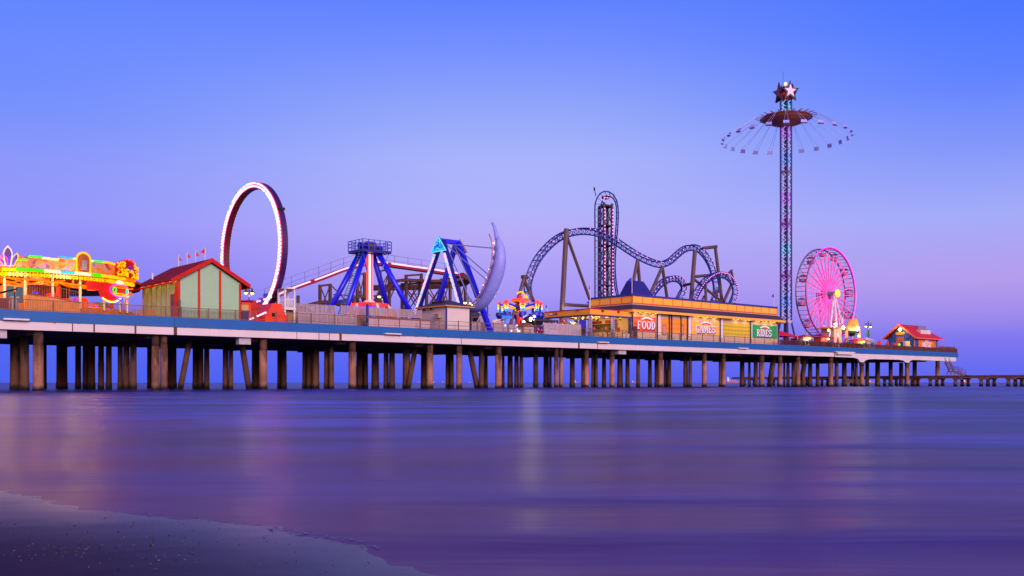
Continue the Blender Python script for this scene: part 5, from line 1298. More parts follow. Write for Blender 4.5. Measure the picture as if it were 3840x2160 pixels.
for k, (px, t) in enumerate(legs):
    s = S(px, t); st_c.part('tower_leg', MB().tube([(s, t, DECK), (s, t, zt_ - (1.0 if k else 1.5))], .24, 8), m_tower)
    if k in (1, 3):
        g = MB(); n = 36
        for i in range(n):
            if i % 9 == 4 and k == 1: continue
            g.ball((s - .08, t - .3, DECK + 3 + (zt_ - DECK - 4.6) * i / n), .13, 6)
        st_c.part('light_dots', g, E('coaster_pink', 'FF88DC', 1.7))
g = MB()
lp_ = [(S(px, t), t) for px, t in (legs[0], legs[1], legs[3], legs[2])]
hs = [DECK + 3.6 * k for k in range(8)] + [zt_ - 1.5]
for k in range(len(hs) - 1):
    for i in range(4):
        a, b = lp_[i], lp_[(i + 1) % 4]
        g.bar((*a, hs[k]), (*b, hs[k + 1]), .08); g.bar((*b, hs[k]), (*a, hs[k + 1]), .08)
st_c.part('tower_lattice', g, m_tower)
cx_, cy_ = sum(p[0] for p in lp_) / 4, sum(p[1] for p in lp_) / 4
for hgt in hs[1:]:
    st_c.part('tower_platform', MB().prism([(cx_ + (p[0] - cx_) * 1.12, cy_ + (p[1] - cy_) * 1.12) for p in lp_], 'z', hgt - .1, hgt + .06), m_tower)
g = MB(); [g.octa(G(px, py, tt - 1.9), .14) for px, py in ((2256, 749), (2262, 750), (2266, 740), (2266, 745), (2272, 741), (2278, 742), (2284, 743), (2290, 744))]
st_c.part('light_dots', g, E('coaster_pink', 'FF88DC', 1.7))
q = G(2234, 735, tt); st_c.part('wind_vane', MB().bar(q, (q[0] - .3, q[1], q[2] + 1.3), .1).cbox((q[0] - .35, q[1], q[2] + 1.2), .3, .1, .6), m_dark)
st_c.part('top_motor', MB().cbox(G(2272, 741, tt), 1.0, 1.2, .5), m_dark)
# supports
def sup(p, q, r=.33): st_c.part('support_column', MB().tube([p, q], r, 8), m_sup)
def foot(px, t): s = S(px, t); return (s, t, DECK)
sup(G(2124, 858, 16.6), G(2107, 1175, 16.6), .42); sup(G(2107, 1175, 16.6), (S(2107, 16.6), 16.6, DECK), .42); sup(G(2124, 880, 16.8), G(2212, 1125, 19), .26); sup(G(2110, 1142, 16.6), G(2215, 1148, 17.5), .28)
sup(G(1966, 1040, 17), G(1915, 1215, 17), .28); sup(G(1962, 1040, 17.2), G(2010, 1150, 17.6), .28); sup(G(1958, 1039, 17), G(1978, 1039, 17), .35)
sup(G(2391, 975, 17), G(2368, 1090, 16.5), .3); sup(G(2391, 975, 17), G(2402, 1100, 18), .3)
sup(G(2484, 1000, 16.6), G(2435, 1110, 16), .3); sup(G(2484, 1000, 16.6), G(2505, 1140, 18), .3)
sup(G(2606, 940, 17), G(2587, 1180, 17), .4); sup(G(2630, 932, 17), G(2686, 925, 19), .33); sup(G(2682, 925, 19), G(2710, 1150, 19), .33); sup(G(2600, 1038, 17), G(2700, 1028, 17.5), .3)
sup(G(2600, 1045, 16.9), G(2705, 1130, 16.9), .26); sup(G(2565, 1070, 20), G(2592, 1064, 17.2), .28); sup(G(2646, 1052, 15.5), G(2647, 1130, 15.5), .28); sup(G(2686, 1085, 18.2), G(2690, 1150, 18.2), .35)
sup(G(2724, 1035, 16), G(2743, 1014, 18), .24); sup(G(2743, 1014, 18), G(2752, 1070, 18), .24); sup(G(2742, 1070, 17.4), G(2715, 1130, 17.4), .3); sup(G(2640, 1110, 16), G(2632, 1130, 16), .2)
flood(2117, 1170, 15.9, 'round floodlight glaring at the foot of the tall coaster column', power=260, r=.3)

# ================================================================== food, games and rides hall
ft = 1.6; h0, h1 = S(2371, ft), S(2917, ft); hT = T(2207, h0)
zp_t, zp_b, zs_b, zf_b = 14.72, 13.24, 12.22, 11.82
hall = Thing('food_hall', 'long yellow food, games and rides hall with purple skirt roof', 'building', (h0, ft, DECK))
m_hw = M('hall_cream', 'C4A488', .6, var=.06)
hall.part('wall', MB().box(h0, h1, ft, hT, DECK, 13.2), m_hw)
m_par = M('parapet_yellow', 'FFB43C', .55, var=.05); m_cap = M('cap_blue', '182C90', .45); m_rtrim = M('orange_red_trim', 'D8401C', .5)
hall.part('parapet', MB().box(h0 + .2, h1 - .0, ft + .2, hT, zp_b + .002, zp_t - .28), m_par)
hall.part('parapet_cap', MB().box(h0 + .05, h1 + .1, ft + .05, hT + .1, zp_t - .278, zp_t), m_cap)
g = MB().box(h0 + .15, h1 + .02, ft + .15, ft + .198, zp_b + .004, zp_b + .16).box(h0 + .15, h0 + .198, ft + .2, hT, zp_b + .004, zp_b + .16)
for k in range(17): x = h0 + .17 + (h1 - h0 - .2) * k / 16; g.box(x - .05, x + .05, ft + .16, ft + .197, zp_b + .161, zp_t - .28)
for k in range(1, 5): y = ft + (hT - ft) * k / 4; g.box(h0 + .16, h0 + .197, y - .06, y + .06, zp_b + .161, zp_t - .28)
g.box(h0 + .12, h0 + .3, ft + .12, ft + .149, zp_b, zp_t - .28)
hall.part('parapet_trim', g, m_rtrim)
ov = 1.0
m_sh = M('skirt_shingle', '3C2A48', .85, var=.25, scale=3)
sk = MB(); z_a, z_b = zp_b, zs_b
sk.add([(h0 - ov, ft - ov, z_b), (h1 + ov, ft - ov, z_b), (h1 + ov, hT, z_b), (h0 - ov, hT, z_b), (h0 + .2, ft + .2, z_a), (h1 - .2, ft + .2, z_a), (h1 - .2, hT, z_a), (h0 + .2, hT, z_a)], [(0, 1, 5, 4), (1, 2, 6, 5), (3, 0, 4, 7), (2, 3, 7, 6), (3, 2, 1, 0), (4, 5, 6, 7)])
hall.part('skirt_roof', sk, m_sh)
hall.part('fascia', MB().box(h0 - ov + .02, h1 + ov - .02, ft - ov + .02, ft - ov + .16, zf_b, z_b - .003).box(h0 - ov + .02, h0 - ov + .16, ft - ov + .17, hT, zf_b, z_b - .003).box(h1 + ov - .16, h1 + ov - .02, ft - ov + .17, hT, zf_b, z_b - .003), m_par)
hall.part('soffit', MB().box(h0 - ov + .17, h1 + ov - .17, ft - ov + .17, ft - .003, zf_b + .12, z_b - .005).box(h0 - ov + .17, h0 - .003, ft, hT, zf_b + .12, z_b - .005), M('soffit_brown', '6A4028', .7))
g = MB()
for px, py in ((2345, 1140), (2405, 1138), (2630, 1160)): pass
# printed diamond panels
def diamonds(name, c1, c2, sx, sz, mode='diamond'):
    m = bpy.data.materials.new(name); m.use_nodes = True; nt = m.node_tree; N = nt.nodes; L = nt.links; p = N['Principled BSDF']
    tc = N.new('ShaderNodeTexCoord'); sp = N.new('ShaderNodeSeparateXYZ'); L.new(tc.outputs['Object'], sp.inputs[0])
    def tri(o, per):
        a = N.new('ShaderNodeMath'); a.operation = 'PINGPONG'; a.inputs[1].default_value = per / 2; L.new(o, a.inputs[0])
        b = N.new('ShaderNodeMath'); b.operation = 'DIVIDE'; b.inputs[1].default_value = per / 2; L.new(a.outputs[0], b.inputs[0]); return b.outputs[0]
    ad = N.new('ShaderNodeMath'); ad.operation = 'ADD'; L.new(tri(sp.outputs['X'], sx), ad.inputs[0]); L.new(tri(sp.outputs['Z'], sz), ad.inputs[1])
    th = N.new('ShaderNodeMath'); th.operation = 'GREATER_THAN'; th.inputs[1].default_value = 1.0 if mode == 'diamond' else 1.25; L.new(ad.outputs[0], th.inputs[0])
    mx = N.new('ShaderNodeMixRGB'); L.new(th.outputs[0], mx.inputs['Fac']); mx.inputs['Color1'].default_value = lin(c1); mx.inputs['Color2'].default_value = lin(c2)
    L.new(mx.outputs['Color'], p.inputs['Base Color']); p.inputs['Roughness'].default_value = .45
    return m
zt_p, zb_p = 11.19, 8.83
m_f = diamonds('food_diamonds', 'F07018', 'E03818', .62, 1.0); m_o = diamonds('orange_diamonds', 'F29A10', 'F08414', .5, .8); m_g = diamonds('games_diamonds', 'F0A820', 'F0B868', .62, .8)
m_gy = diamonds('yellow_green_diamonds', 'E8B010', '58A030', .42, .66, 'dots'); m_gr = diamonds('green_diamonds', '109048', '18A058', .5, .8)
def panel(px0, px1, m, name, label): 
    a, b = S(px0, ft), S(px1, ft); return hall.part(name, MB().box(a, b, ft - .05, ft - .003, zb_p, zt_p), m, label=label), a, b
def word(pp, w, px0, px1, py0, py1, depth=.05):
    a, b = S(px0, ft - .1), S(px1, ft - .1); s_ = (a + b) / 2; zb, zt = Z(py1, s_, ft - .1), Z(py0, s_, ft - .1)
    dummy = MB(); L_ = letters(dummy, w, lambda x, y, d: (x, 0, y), 1, 1, .08) - .08
    cw = (b - a) / L_
    mb = MB(); letters(mb, w, lambda x, y, d: (a + x, ft - .06 - d, zb + y), zt - zb, cw, .08, .07)
    sh = MB(); letters(sh, w, lambda x, y, d: (a + .14 + x, ft - .055 - d, zb - .16 + y), zt - zb, cw, .08, .03)
    hall.part('lettering_shadow', sh, M('letter_purple', '30207A', .5), pp); hall.part('lettering', mb, M('letter_white', 'F0E0EC', .4, var=.03), pp)
    # red and white arched emblem over the word
    cx = S((px0 + px1) / 2 + (px1 - px0) * .02, ft); R_ = (b - a) * .33; e = MB(); r2 = MB(); zz = zt + .06
    for i in range(10):
        u, v = pi * (.16 + .68 * i / 10), pi * (.16 + .68 * (i + 1) / 10)
        f = lambda an, q, yy: (cx + R_ * q * math.cos(an), yy, zz + .62 * q * math.sin(an) - .12)
        e.add([f(u, .82, ft - .1), f(v, .82, ft - .1), f(v, 1.2, ft - .1), f(u, 1.2, ft - .1), f(u, .82, ft - .06), f(v, .82, ft - .06), f(v, 1.2, ft - .06), f(u, 1.2, ft - .06)], [(0, 1, 2, 3), (0, 4, 5, 1), (2, 6, 7, 3), (1, 5, 6, 2), (3, 7, 4, 0)])
        r2.add([f(u, .5, ft - .09), f(v, .5, ft - .09), f(v, .8, ft - .09), f(u, .8, ft - .09), f(u, .5, ft - .06), f(v, .5, ft - .06), f(v, .8, ft - .06), f(u, .8, ft - .06)], [(0, 1, 2, 3), (0, 4, 5, 1), (2, 6, 7, 3)])
    for i in range(5):
        u = pi * (.25 + .125 * i); a0, a1, a2 = (cx + R_ * 1.22 * math.cos(u - .1), zz + .62 * 1.22 * math.sin(u - .1) - .12), (cx + R_ * 1.22 * math.cos(u + .1), zz + .62 * 1.22 * math.sin(u + .1) - .12), (cx + R_ * 1.5 * math.cos(u), zz + .62 * 1.5 * math.sin(u) - .12)
        r2.prism([a0, a1, a2], 't', ft - .09, ft - .06)
    hall.part('emblem_arch', e, M('letter_white', 'F0E0EC', .4, var=.03), pp); hall.part('emblem_rays', r2, M('emblem_red', 'D02020', .5), pp)
pp, _, _ = panel(2377, 2459, m_f, 'sign_panel', 'orange and red diamond panel reading FOOD'); word(pp, 'FOOD', 2390, 2457, 1205, 1235)
panel(2476.5, 2578, m_o, 'diamond_panel', 'plain orange diamond panel')
pp, _, _ = panel(2593, 2700, m_g, 'sign_panel', 'yellow and cream diamond panel reading GAMES'); word(pp, 'GAMES', 2609, 2682, 1221, 1249)
panel(2711.5, 2815, m_gy, 'diamond_panel', 'yellow panel dotted with green diamonds')
pp, _, _ = panel(2820, 2913, m_gr, 'sign_panel', 'green diamond panel reading RIDES'); word(pp, 'RIDES', 2838, 2893, 1236, 1262)
for px, w in ((2470.5, .34), (2585, .3), (2705, .3), (2817.5, .14)):
    s = S(px, ft); hall.part('pilaster', MB().box(s - w, s + w, ft - .12, ft - .003, DECK + .9, zf_b + .1), M('pilaster_white', 'E0D0D4', .5, var=.05))
m_dp = M('downpipe_navy', '2A1E5A', .5)
for px in (2466, 2511, 2520, 2555, 2579, 2702, 2816): s = S(px, ft - .2); hall.part('downpipe', MB().box(s - .09, s + .09, ft - .22, ft - .124, DECK, zf_b + .1), m_dp)
hall.part('corner_post', MB().box(h0 - .12, h0 + .1, ft - .14, ft - .054, DECK, zf_b + .1), m_dp); hall.part('corner_post', MB().box(h1 - .1, h1 + .12, ft - .14, ft + .1, DECK, zf_b + .1), m_dp)
for px0, px1 in ((2485, 2496), (2555, 2561)):
    a, b = S(px0, ft), S(px1, ft); z0_, z1_ = Z(1254, a, ft), Z(1220, a, ft)
    fr_ = hall.part('window', MB().box(a - .08, b + .1, ft - .08, ft - .054, z0_ - .1, z1_ + .1), m_dred); hall.part('pane', MB().box(a, b, ft - .1, ft - .083, z0_, z1_), M('pane_pink', 'C88A88', .3), fr_)
a, b = S(2378, .9), S(2387, .9); solo('cabinet', 'tall dark brown cabinet left of the FOOD sign', 'cabinet', MB().box(a, b, .7, 1.2, DECK, Z(1225, a, .9)).box(a - .04, b + .04, .66, 1.24, Z(1225, a, .9), Z(1225, a, .9) + .06), M('cabinet_brown', '4A2A30', .6), (a, .9, DECK))
g = MB()
for k in range(9): s_ = h0 + 1 + k * 3.9
for px in (2383, 2401, 2420, 2438, 2457, 2619, 2636, 2652, 2668, 2684, 2751, 2781, 2796, 2811, 2847, 2860, 2874, 2889, 2902):
    s = S(px, ft - .5); hall.part('downlight', MB().ball((s, ft - .5, zf_b + .04), .13, 8, .7), E('downlight_amber', 'FFC840', 2.2))
for px in (2395, 2428, 2460, 2620, 2655, 2690, 2770, 2806, 2850, 2880, 2905): lamp('hall_downlight', (S(px, ft - .6), ft - .62, zf_b - .15), 30, (1, .62, .2), .1)
# navy hipped cupola on the roof
a, b = S(2372, 3), S(2458, 3); dd = 6.2
hall.part('cupola', MB().frustum((a, b, 3, dd), zp_t - .3, (a + 1.15, b - 1.9, 3.9, dd - .9), Z(1050, a, 4)), M('cupola_navy', '16107C', .6, var=.08))
# open pavilion at the left end
c0, c1 = S(2213, ft), h0 - .14; cT = T(2042, c0)
pv = Thing('food_pavilion', 'open sided yellow food pavilion with glowing ceiling lamps and navy posts', 'building', (c0, ft, DECK))
zc_t, zc_b, zc_l = 12.0, 11.09, 10.84
m_pf = M('pavilion_yellow', 'F0A030', .55, var=.06)
pv.part('fascia', MB().box(c0, c1, ft, ft + .2, zc_b, zc_t - .12).box(c0, c0 + .2, ft + .201, cT, zc_b, zc_t - .12), m_pf)
pv.part('coping', MB().box(c0 - .08, c1, ft - .08, ft + .25, zc_t - .118, zc_t).box(c0 - .08, c0 + .25, ft + .251, cT, zc_t - .118, zc_t), M('coping_red', 'C02018', .5))
pv.part('beam', MB().box(c0 + .02, c1, ft + .02, ft + .25, zc_l, zc_b - .002).box(c0 + .02, c0 + .25, ft + .251, cT, zc_l, zc_b - .002), M('beam_navy', '2A3070', .5))
pv.part('roof', MB().box(c0 + .26, c1, ft + .26, cT, zc_b, zc_t - .2), M('ceiling_tan', 'B08A68', .6))
for px, tq in ((2213, ft + .1), (2297, ft + .1)):
    s = S(px, tq)
    for o in (-.24, 0.14): pv.part('post', MB().box(s + o, s + o + .2, tq - .1, tq + .1, DECK, zc_l), M('post_lilac', '9A90C0', .4))
    pv.part('post_base', MB().box(s - .32, s + .42, tq - .2, tq + .2, DECK, DECK + .9), M('post_base', '7A6A80', .5))
for px in (2122, 2128, 2168, 2044):
    tq = T(px, c0 + .1); pv.part('post', MB().box(c0 + .02, c0 + .2, tq - .12, tq + .12, DECK, zc_l), M('post_lilac', '9A90C0', .4))
pv.part('post', MB().box(c1 - .5, c1 - .15, ft + .02, ft + .3, DECK, zc_l), m_dp)
for px, py in ((2094, 1190), (2119, 1191), (2147, 1190), (2159, 1194), (2182, 1184), (2187, 1192), (2185, 1196), (2207, 1186), (2237, 1183), (2248, 1188), (2237, 1196), (2273, 1190), (2277, 1186), (2302, 1188), (2297, 1192), (2326, 1190)):
    tq = None
    for q in [ft + .6 + .4 * i for i in range(60)]:
        if Z(py, S(px, q), q) >= zc_l + .0: tq = q
    # lamp hangs just below the ceiling where the line of sight meets it
    best = min([ft + .6 + .3 * i for i in range(80)], key=lambda q: abs(Z(py, S(px, q), q) - (zc_b - .25)))
    s = S(px, best); s = min(max(s, c0 + .4), c1 - .3)
    pv.part('ceiling_lamp', MB().ball((s, best, zc_b - .2), .16, 8, .8), E('downlight_amber', 'FFC840', 2.2))
for q, s_ in ((ft + 2, c0 + 2.5), (ft + 2, c0 + 6), (ft + 6, c0 + 2), (ft + 6, c0 + 6.5), (ft + 11, c0 + 2.5)): lamp('pavilion_lamp', (s_, q, zc_b - .6), 150, (1, .7, .3), .2)
# counter and menu boards on the hall's end wall
pv.part('end_wall', MB().box(h0 - .13, h0 - .01, ft + .31, hT, DECK, zc_b - .01), M('end_wall_cream', 'E0B880', .6, var=.05))
def onwall(px0, px1, y0, y1, nm, m, off=.03):
    a, b = sorted((T(px0, h0 - .13), T(px1, h0 - .13))); z_ = lambda py: Z(py, h0 - .13, (a + b) / 2)
    return pv.part(nm, MB().box(h0 - .13 - off, h0 - .133, a, b, z_(y1), z_(y0)), m)
onwall(2221, 2257, 1205, 1215, 'menu_board', M('menu_red', 'A82418', .5, var=.3, scale=4)); onwall(2271, 2315, 1200, 1212, 'menu_board', M('menu_red', 'A82418', .5, var=.3, scale=4))
onwall(2216, 2316, 1216, 1245, 'serving_hatch', M('hatch_olive', '6A5428', .5, var=.6, scale=2.2)); onwall(2216, 2317, 1216, 1218, 'counter_shelf', m_dark, .3)
onwall(2315, 2325, 1228, 1246, 'notice', m_red)
for k, px in enumerate((2225, 2242, 2255, 2270, 2285, 2300)): onwall(px, px + 7, 1226 + (k % 3) * 3, 1238, 'shelf_display', (M('goods_orange', 'E87820', .5), M('goods_dark', '2A2018', .5), M('goods_gold', 'C8A030', .5))[k % 3], .06)
g = MB()
for k in range(9):
    s_ = c0 + .8 + k * 1.2 + RND.uniform(-.2, .2); t_ = ft + 1.6 + RND.uniform(0, 2.5)
    ch = Thing('cafe_table', 'dark round cafe table with stools inside the open food pavilion', 'table', (s_, t_, DECK), 'cafe tables inside the food pavilion') if k < 6 else None
    if ch:
        ch.part('tabletop', MB().lathe((s_, t_, 0), [(.5, DECK + .98), (.5, DECK + 1.04)], 12), M('table_brown', '3A2420', .5)); ch.part('pedestal', MB().lathe((s_, t_, 0), [(.28, DECK), (.05, DECK + .08), (.05, DECK + .98)], 8), m_dark)
        for q in range(3):
            a = q * 2.1 + k; x, y = s_ + .75 * math.cos(a), t_ + .75 * math.sin(a); ch.part('stool', MB().lathe((x, y, 0), [(.22, DECK), (.04, DECK + .05), (.04, DECK + .66), (.2, DECK + .68), (.2, DECK + .74)], 8), M('table_brown', '3A2420', .5))
# hanging prizes and machines at the far end
for px, py0, py1, c, m in ((2104, 1208, 1228, 0, 'E87018'), (2113, 1196, 1215, 1, 'D82818'), (2111, 1215, 1235, 2, 'D8A020')):
    s, t_, z = G(px, py1, 9); zz = Z(py0, s, 9)
    solo('prize_bundle', ('hanging orange prize bundle in the open pavilion', 'hanging red prize bundle, topmost in the open pavilion', 'golden prize bundle below the red one in the open pavilion')[c], 'prizes', MB().ball((s, 9, z + (zz - z) * .5), (zz - z) * .42, 8, 1, .6, .6).ball((s + .25, 9.2, z + (zz - z) * .3), (zz - z) * .3, 8).tube([(s, 9, zz - .3), (s, 9, zc_b)], .03, 5), M('prize' + m, m, .6, var=.5, scale=3), (s, 9, z))
a, b = S(2138, 9.5), S(2169, 9.5)
vm = Thing('claw_machine', 'teal lit prize machine in the open food pavilion', 'arcade machine', (a, 9.5, DECK)); vm.part('cabinet', MB().box(a, b, 9.5, 11, DECK, Z(1208, a, 9.5)), M('machine_teal', '1C5A90', .4, var=.4)); g = MB()
[g.octa(G(px, py, 9.4), .16) for px, py in ((2140, 1208), (2145, 1213), (2151, 1214), (2156, 1210), (2149, 1209))]; vm.part('lamps', g, E('prize_lamps', 'FFE890', 1.5))
a, b = S(2172, 12), S(2194, 12)
vm = Thing('arcade_screen', 'tall arcade cabinet with purple blue lit screen', 'arcade machine', (a, 12, DECK)); vm.part('cabinet', MB().box(a - .2, b + .2, 12, 13, DECK, Z(1200, a, 12)), M('cab_dark', '201430', .5)); vm.part('screen', MB().box(a, b, 11.95, 11.997, Z(1228, a, 12), Z(1203, a, 12)), E('screen_blue', '3A30C0', .8))
ps_ = c0 - .0
def dep(px0, px1, y0, y1, m, name, label=None, off=.05):
    a, b = sorted((T(px0, c0), T(px1, c0))); return pv.part(name, MB().box(c0 - off, c0 - .004, a, b, Z(y1, c0, (a + b) / 2), Z(y0, c0, (a + b) / 2)), m, label=label)
bd = dep(2061, 2090, 1173, 1183, M('notice_red', 'A02030', .5), 'sign_board', 'small red sign with pale round emblem and two lines')
a, b = sorted((T(2063, c0), T(2071, c0))); zc_ = Z(1178.5, c0, a)
g = MB(); g.prism([((a + b) / 2 + .45 * math.cos(k * pi / 6), zc_ + .14 * math.sin(k * pi / 6) + .02) for k in range(12)], 's', c0 - .07, c0 - .053); pv.part('round_emblem', g, M('letter_white', 'F0E0EC', .4, var=.03), bd)
g = MB(); a2, b2 = sorted((T(2073, c0), T(2088, c0))); g.box(c0 - .065, c0 - .053, a2, b2, zc_ + .05, zc_ + .12).box(c0 - .065, c0 - .053, a2 + .4, b2, zc_ - .16, zc_ - .08); pv.part('lettering', g, M('faded_letter', 'D89098', .5), bd)
for px, py in ((2262, 1165), (2321, 1169)): s = S(px, ft - .2); pv.part('alarm_box', MB().cbox((s, ft - .12, Z(py, s, ft)), .4, .2, .36), m_red)
q = T(2168, c0); pv.part('spot_lamp', MB().ball((c0 - .15, q, zc_t - .2), .2, 8, .6), m_dark)
for px, py in ((2241, 1200), (2328, 1195)): s, t_, z = G(px, py, 4); pv.part('speaker', MB().ball((s, 4, min(z, zc_b - .3)), .22, 8, .8), m_dark)
g = MB().box(S(2330, .9), S(2352, .9), .8, 1.3, DECK, DECK + 1.0)
for k, (px, lab) in enumerate(((2337, 'pale grey box seat at the pavilion rail, left one of the pair'), (2351, 'pale grey box seat at the pavilion rail, right one of the pair'))):
    s = S(px, 1.0); solo('box_seat', lab, 'seat', MB().box(s - .26, s + .26, .75, 1.25, DECK + .05, DECK + .62).box(s - .3, s + .3, .7, 1.3, DECK + .62, DECK + .72), m_white, (s, 1, DECK), 'box seats at the pavilion rail')
# pennants of the hall and pavilion
def bflag(px, py_t, py_b, t, label, w=.9, d=-1, m=None, fh=.9, full=True):
    s = S(px, t); zt = Z(py_t, s, t); zb = Z(py_b, s, t); th = Thing('flag', label, 'flag', (s, t, zb), 'pennants along the pier buildings')
    th.part('flagpole', MB().tube([(s, t, zb), (s, t, zt)], .05, 6), m_white)
    th.part('pennant', MB().prism([(s, zt - .02), (s, zt - fh), (s + d * w * .5, zt - fh * .72), (s + d * w, zt - fh * .75), (s + d * w * .5, zt - fh * .35)], 't', t + .02, t + .05), m or M('pennant_blue', '2818D8', .6))
bflag(2370, 1039, 1101, 1.9, 'blue pennant at the hall corner in front of the navy cupola', 1.1)
bflag(2903, 1100, 1160, 3, 'blue pennant above the right end of the hall, beside the lattice tower', .9)
bflag(2213, 1060, 1155, 1.9, 'slim furled blue pennant above the left corner of the yellow parapet', .25, fh=1.3)
bflag(2211, 1127, 1155, 1.5, 'blue pennant drooping at the pavilion corner, below the furled one', .75, fh=.6)
bflag(2053, 1139, 1172, 12, 'small blue pennant above the far left end of the pavilion', .4, fh=.8)

# ================================================================== star flyer tower
tt = 10.0; ts = S(2947.5, tt); ty = lambda py: Z(py, ts, tt); hd_ = .74
fly = Thing('swing_tower', 'very tall blue lattice swing tower with a bronze disc and a star on top', 'fairground ride', (ts, tt, DECK))
zt_ = ty(378); m_tb = M('tower_blue', '1A1C80', .4)
cs = [(ts - hd_, tt - hd_), (ts + hd_, tt - hd_), (ts + hd_, tt + hd_), (ts - hd_, tt + hd_)]
for c in cs:
    o = Vector((c[0] - ts, c[1] - tt, 0)) * 1.1
    fly.part('tower_leg', MB().tube([(c[0] + o.x, c[1] + o.y, DECK), (c[0] + o.x * .8, c[1] + o.y * .8, DECK + 1.5), (*c, ty(1205)), (*c, zt_)], .19, 8), m_tb)
seg = []; z = ty(1205); n = 34; dz = (zt_ - z) / n
la = {k: MB() for k in ('led_violet', 'led_blue', 'led_white', 'led_teal')}
order = ['led_white', 'led_blue', 'led_white', 'led_violet', 'led_white', 'led_teal', 'led_white', 'led_violet', 'led_white', 'led_violet', 'led_white']
lm = {'led_violet': E('led_violet', 'C878F0', .8), 'led_blue': E('led_blue2', '70A8FF', .8), 'led_white': E('led_pale', 'B8B0F0', .65), 'led_teal': E('led_teal', '70D0F0', .75)}
dk = MB()
for k in range(n):
    nm = order[(k // 2) % len(order)]
    for i in range(4):
        a, b = cs[i], cs[(i + 1) % 4]; a2, b2 = (lerp(a, b, .2), lerp(a, b, .8))
        if k % 2: a2, b2 = b2, a2
        la[nm].bar((*a2, z + dz * k), (*b2, z + dz * (k + .5)), .12); la[nm].bar((*b2, z + dz * (k + .5)), (*a2, z + dz * (k + 1)), .12)
        if k % 8 == 7: dk.bar((*a, z + dz * k), (*b, z + dz * k), .25, .45)
        dk.bar((*lerp(a, b, 1), z + dz * k), (*lerp(a, b, 0), z + dz * (k + 1)), .07)
for k, g in la.items(): fly.part('led_lattice', g, lm[k])
fly.part('steel_lattice', dk, M('tower_steel', '6A5A78', .4))
fly.part('ladder_core', MB().box(ts - .22, ts + .22, tt - .22, tt + .22, DECK, zt_), M('core_dark', '3A2A48', .5))
fly.part('motor_band', MB().box(ts - .9, ts + .9, tt - .9, tt + .9, ty(1213), ty(1202)), M('band_white', 'B8A8C0', .4))
# rotating carriage: bronze disc, with the chair chains flung outwards as in the ride
dz_ = ty(448)
fly.part('disc', MB().lathe((ts, tt, dz_), [(1.2, -1.5), (1.6, -1.2), (2.6, -.95), (4.4, -.25), (5.0, .25), (4.8, .5), (3.0, .95), (1.3, 1.1)], 36), M('disc_bronze', 'A0604C', .45, .25, var=.15, scale=.5), smooth=True)
fly.part('disc_rim', MB().tube([(ts + 5.0 * math.cos(k * pi / 18), tt + 5.0 * math.sin(k * pi / 18), dz_ + .28) for k in range(36)], .16, 6, closed=True), M('rim_rust', '8A3A30', .5))
zc_ = ty(526); m_chain = M('chain_violet', 'A0A8F0', .5); m_seat = M('seat_blue', '98A0F0', .5)
for k in range(24):
    a = k * pi / 12 + .06; d = Vector((math.cos(a), math.sin(a), 0)); tn2 = Vector((-d.y, d.x, 0)); c0_ = Vector((ts, tt, 0))
    top_ = c0_ + d * 6.0 + Vector((0, 0, dz_ + .55)); bot = c0_ + d * 12.6 + Vector((0, 0, zc_))
    ar_ = fly.part('swing_arm', MB().bar(tuple(c0_ + d * 4.6 + Vector((0, 0, dz_ + .45))), tuple(top_), .12), m_tb)
    g = MB()
    for w in (-.35, .35): g.bar(tuple(top_), tuple(bot + tn2 * w + Vector((0, 0, .9)) - d * .5), .035)
    fly.part('chain', g, m_chain, ar_)
    ax = (bot - top_).normalized(); up2 = -ax; out = tn2
    def sp_(x, y, z): return tuple(bot + tn2 * x + (d * .78 - Vector((0, 0, 1)) * .0) * y * .9 + Vector((0, 0, z)))
    g = MB(); g.add([sp_(x, y, z) for x, y, z in ((-.55, -.3, 0), (.55, -.3, 0), (.55, .3, .18), (-.55, .3, .18), (-.55, -.3, .12), (.55, -.3, .12), (.55, .3, .3), (-.55, .3, .3))], [(0, 3, 2, 1), (4, 5, 6, 7), (0, 1, 5, 4), (1, 2, 6, 5), (2, 3, 7, 6), (3, 0, 4, 7)])
    g.add([sp_(x, y, z) for x, y, z in ((-.55, -.32, .1), (.55, -.32, .1), (.55, -.5, .8), (-.55, -.5, .8), (-.55, -.22, .1), (.55, -.22, .1), (.55, -.4, .8), (-.55, -.4, .8))], [(0, 3, 2, 1), (4, 5, 6, 7), (0, 1, 5, 4), (1, 2, 6, 5), (2, 3, 7, 6), (3, 0, 4, 7)])
    fly.part('seat', g, m_seat, ar_)
# ball and stars on the top
zb_ = ty(352); fly.part('top_ball', MB().ball((ts - .1, tt, zb_), 1.5, 18), M('ball_red', 'B82018', .4), smooth=True)
def star(c, R_, r_, d, th, mat, name, rot=0, parent=None):
    d = Vector(d).normalized(); x = Vector((0, 0, 1)).cross(d).normalized(); y = d.cross(x)
    pts = [Vector(c) + (x * math.sin(rot + k * pi / 5) + y * math.cos(rot + k * pi / 5)) * (R_ if k % 2 == 0 else r_) for k in range(10)]
    g = MB().add([p + d * th / 2 for p in pts] + [p - d * th / 2 for p in pts] + [Vector(c) + d * th * .8, Vector(c) - d * th * .8], [(i, (i + 1) % 10, 20) for i in range(10)] + [((i + 1) % 10 + 10, i + 10, 21) for i in range(10)] + [(i, i + 10, (i + 1) % 10 + 10, (i + 1) % 10) for i in range(10)])
    return fly.part(name, g, mat, parent)
m_sn = M('star_navy', '14103C', .5); m_sw = M('star_white', 'D8C8E4', .4)
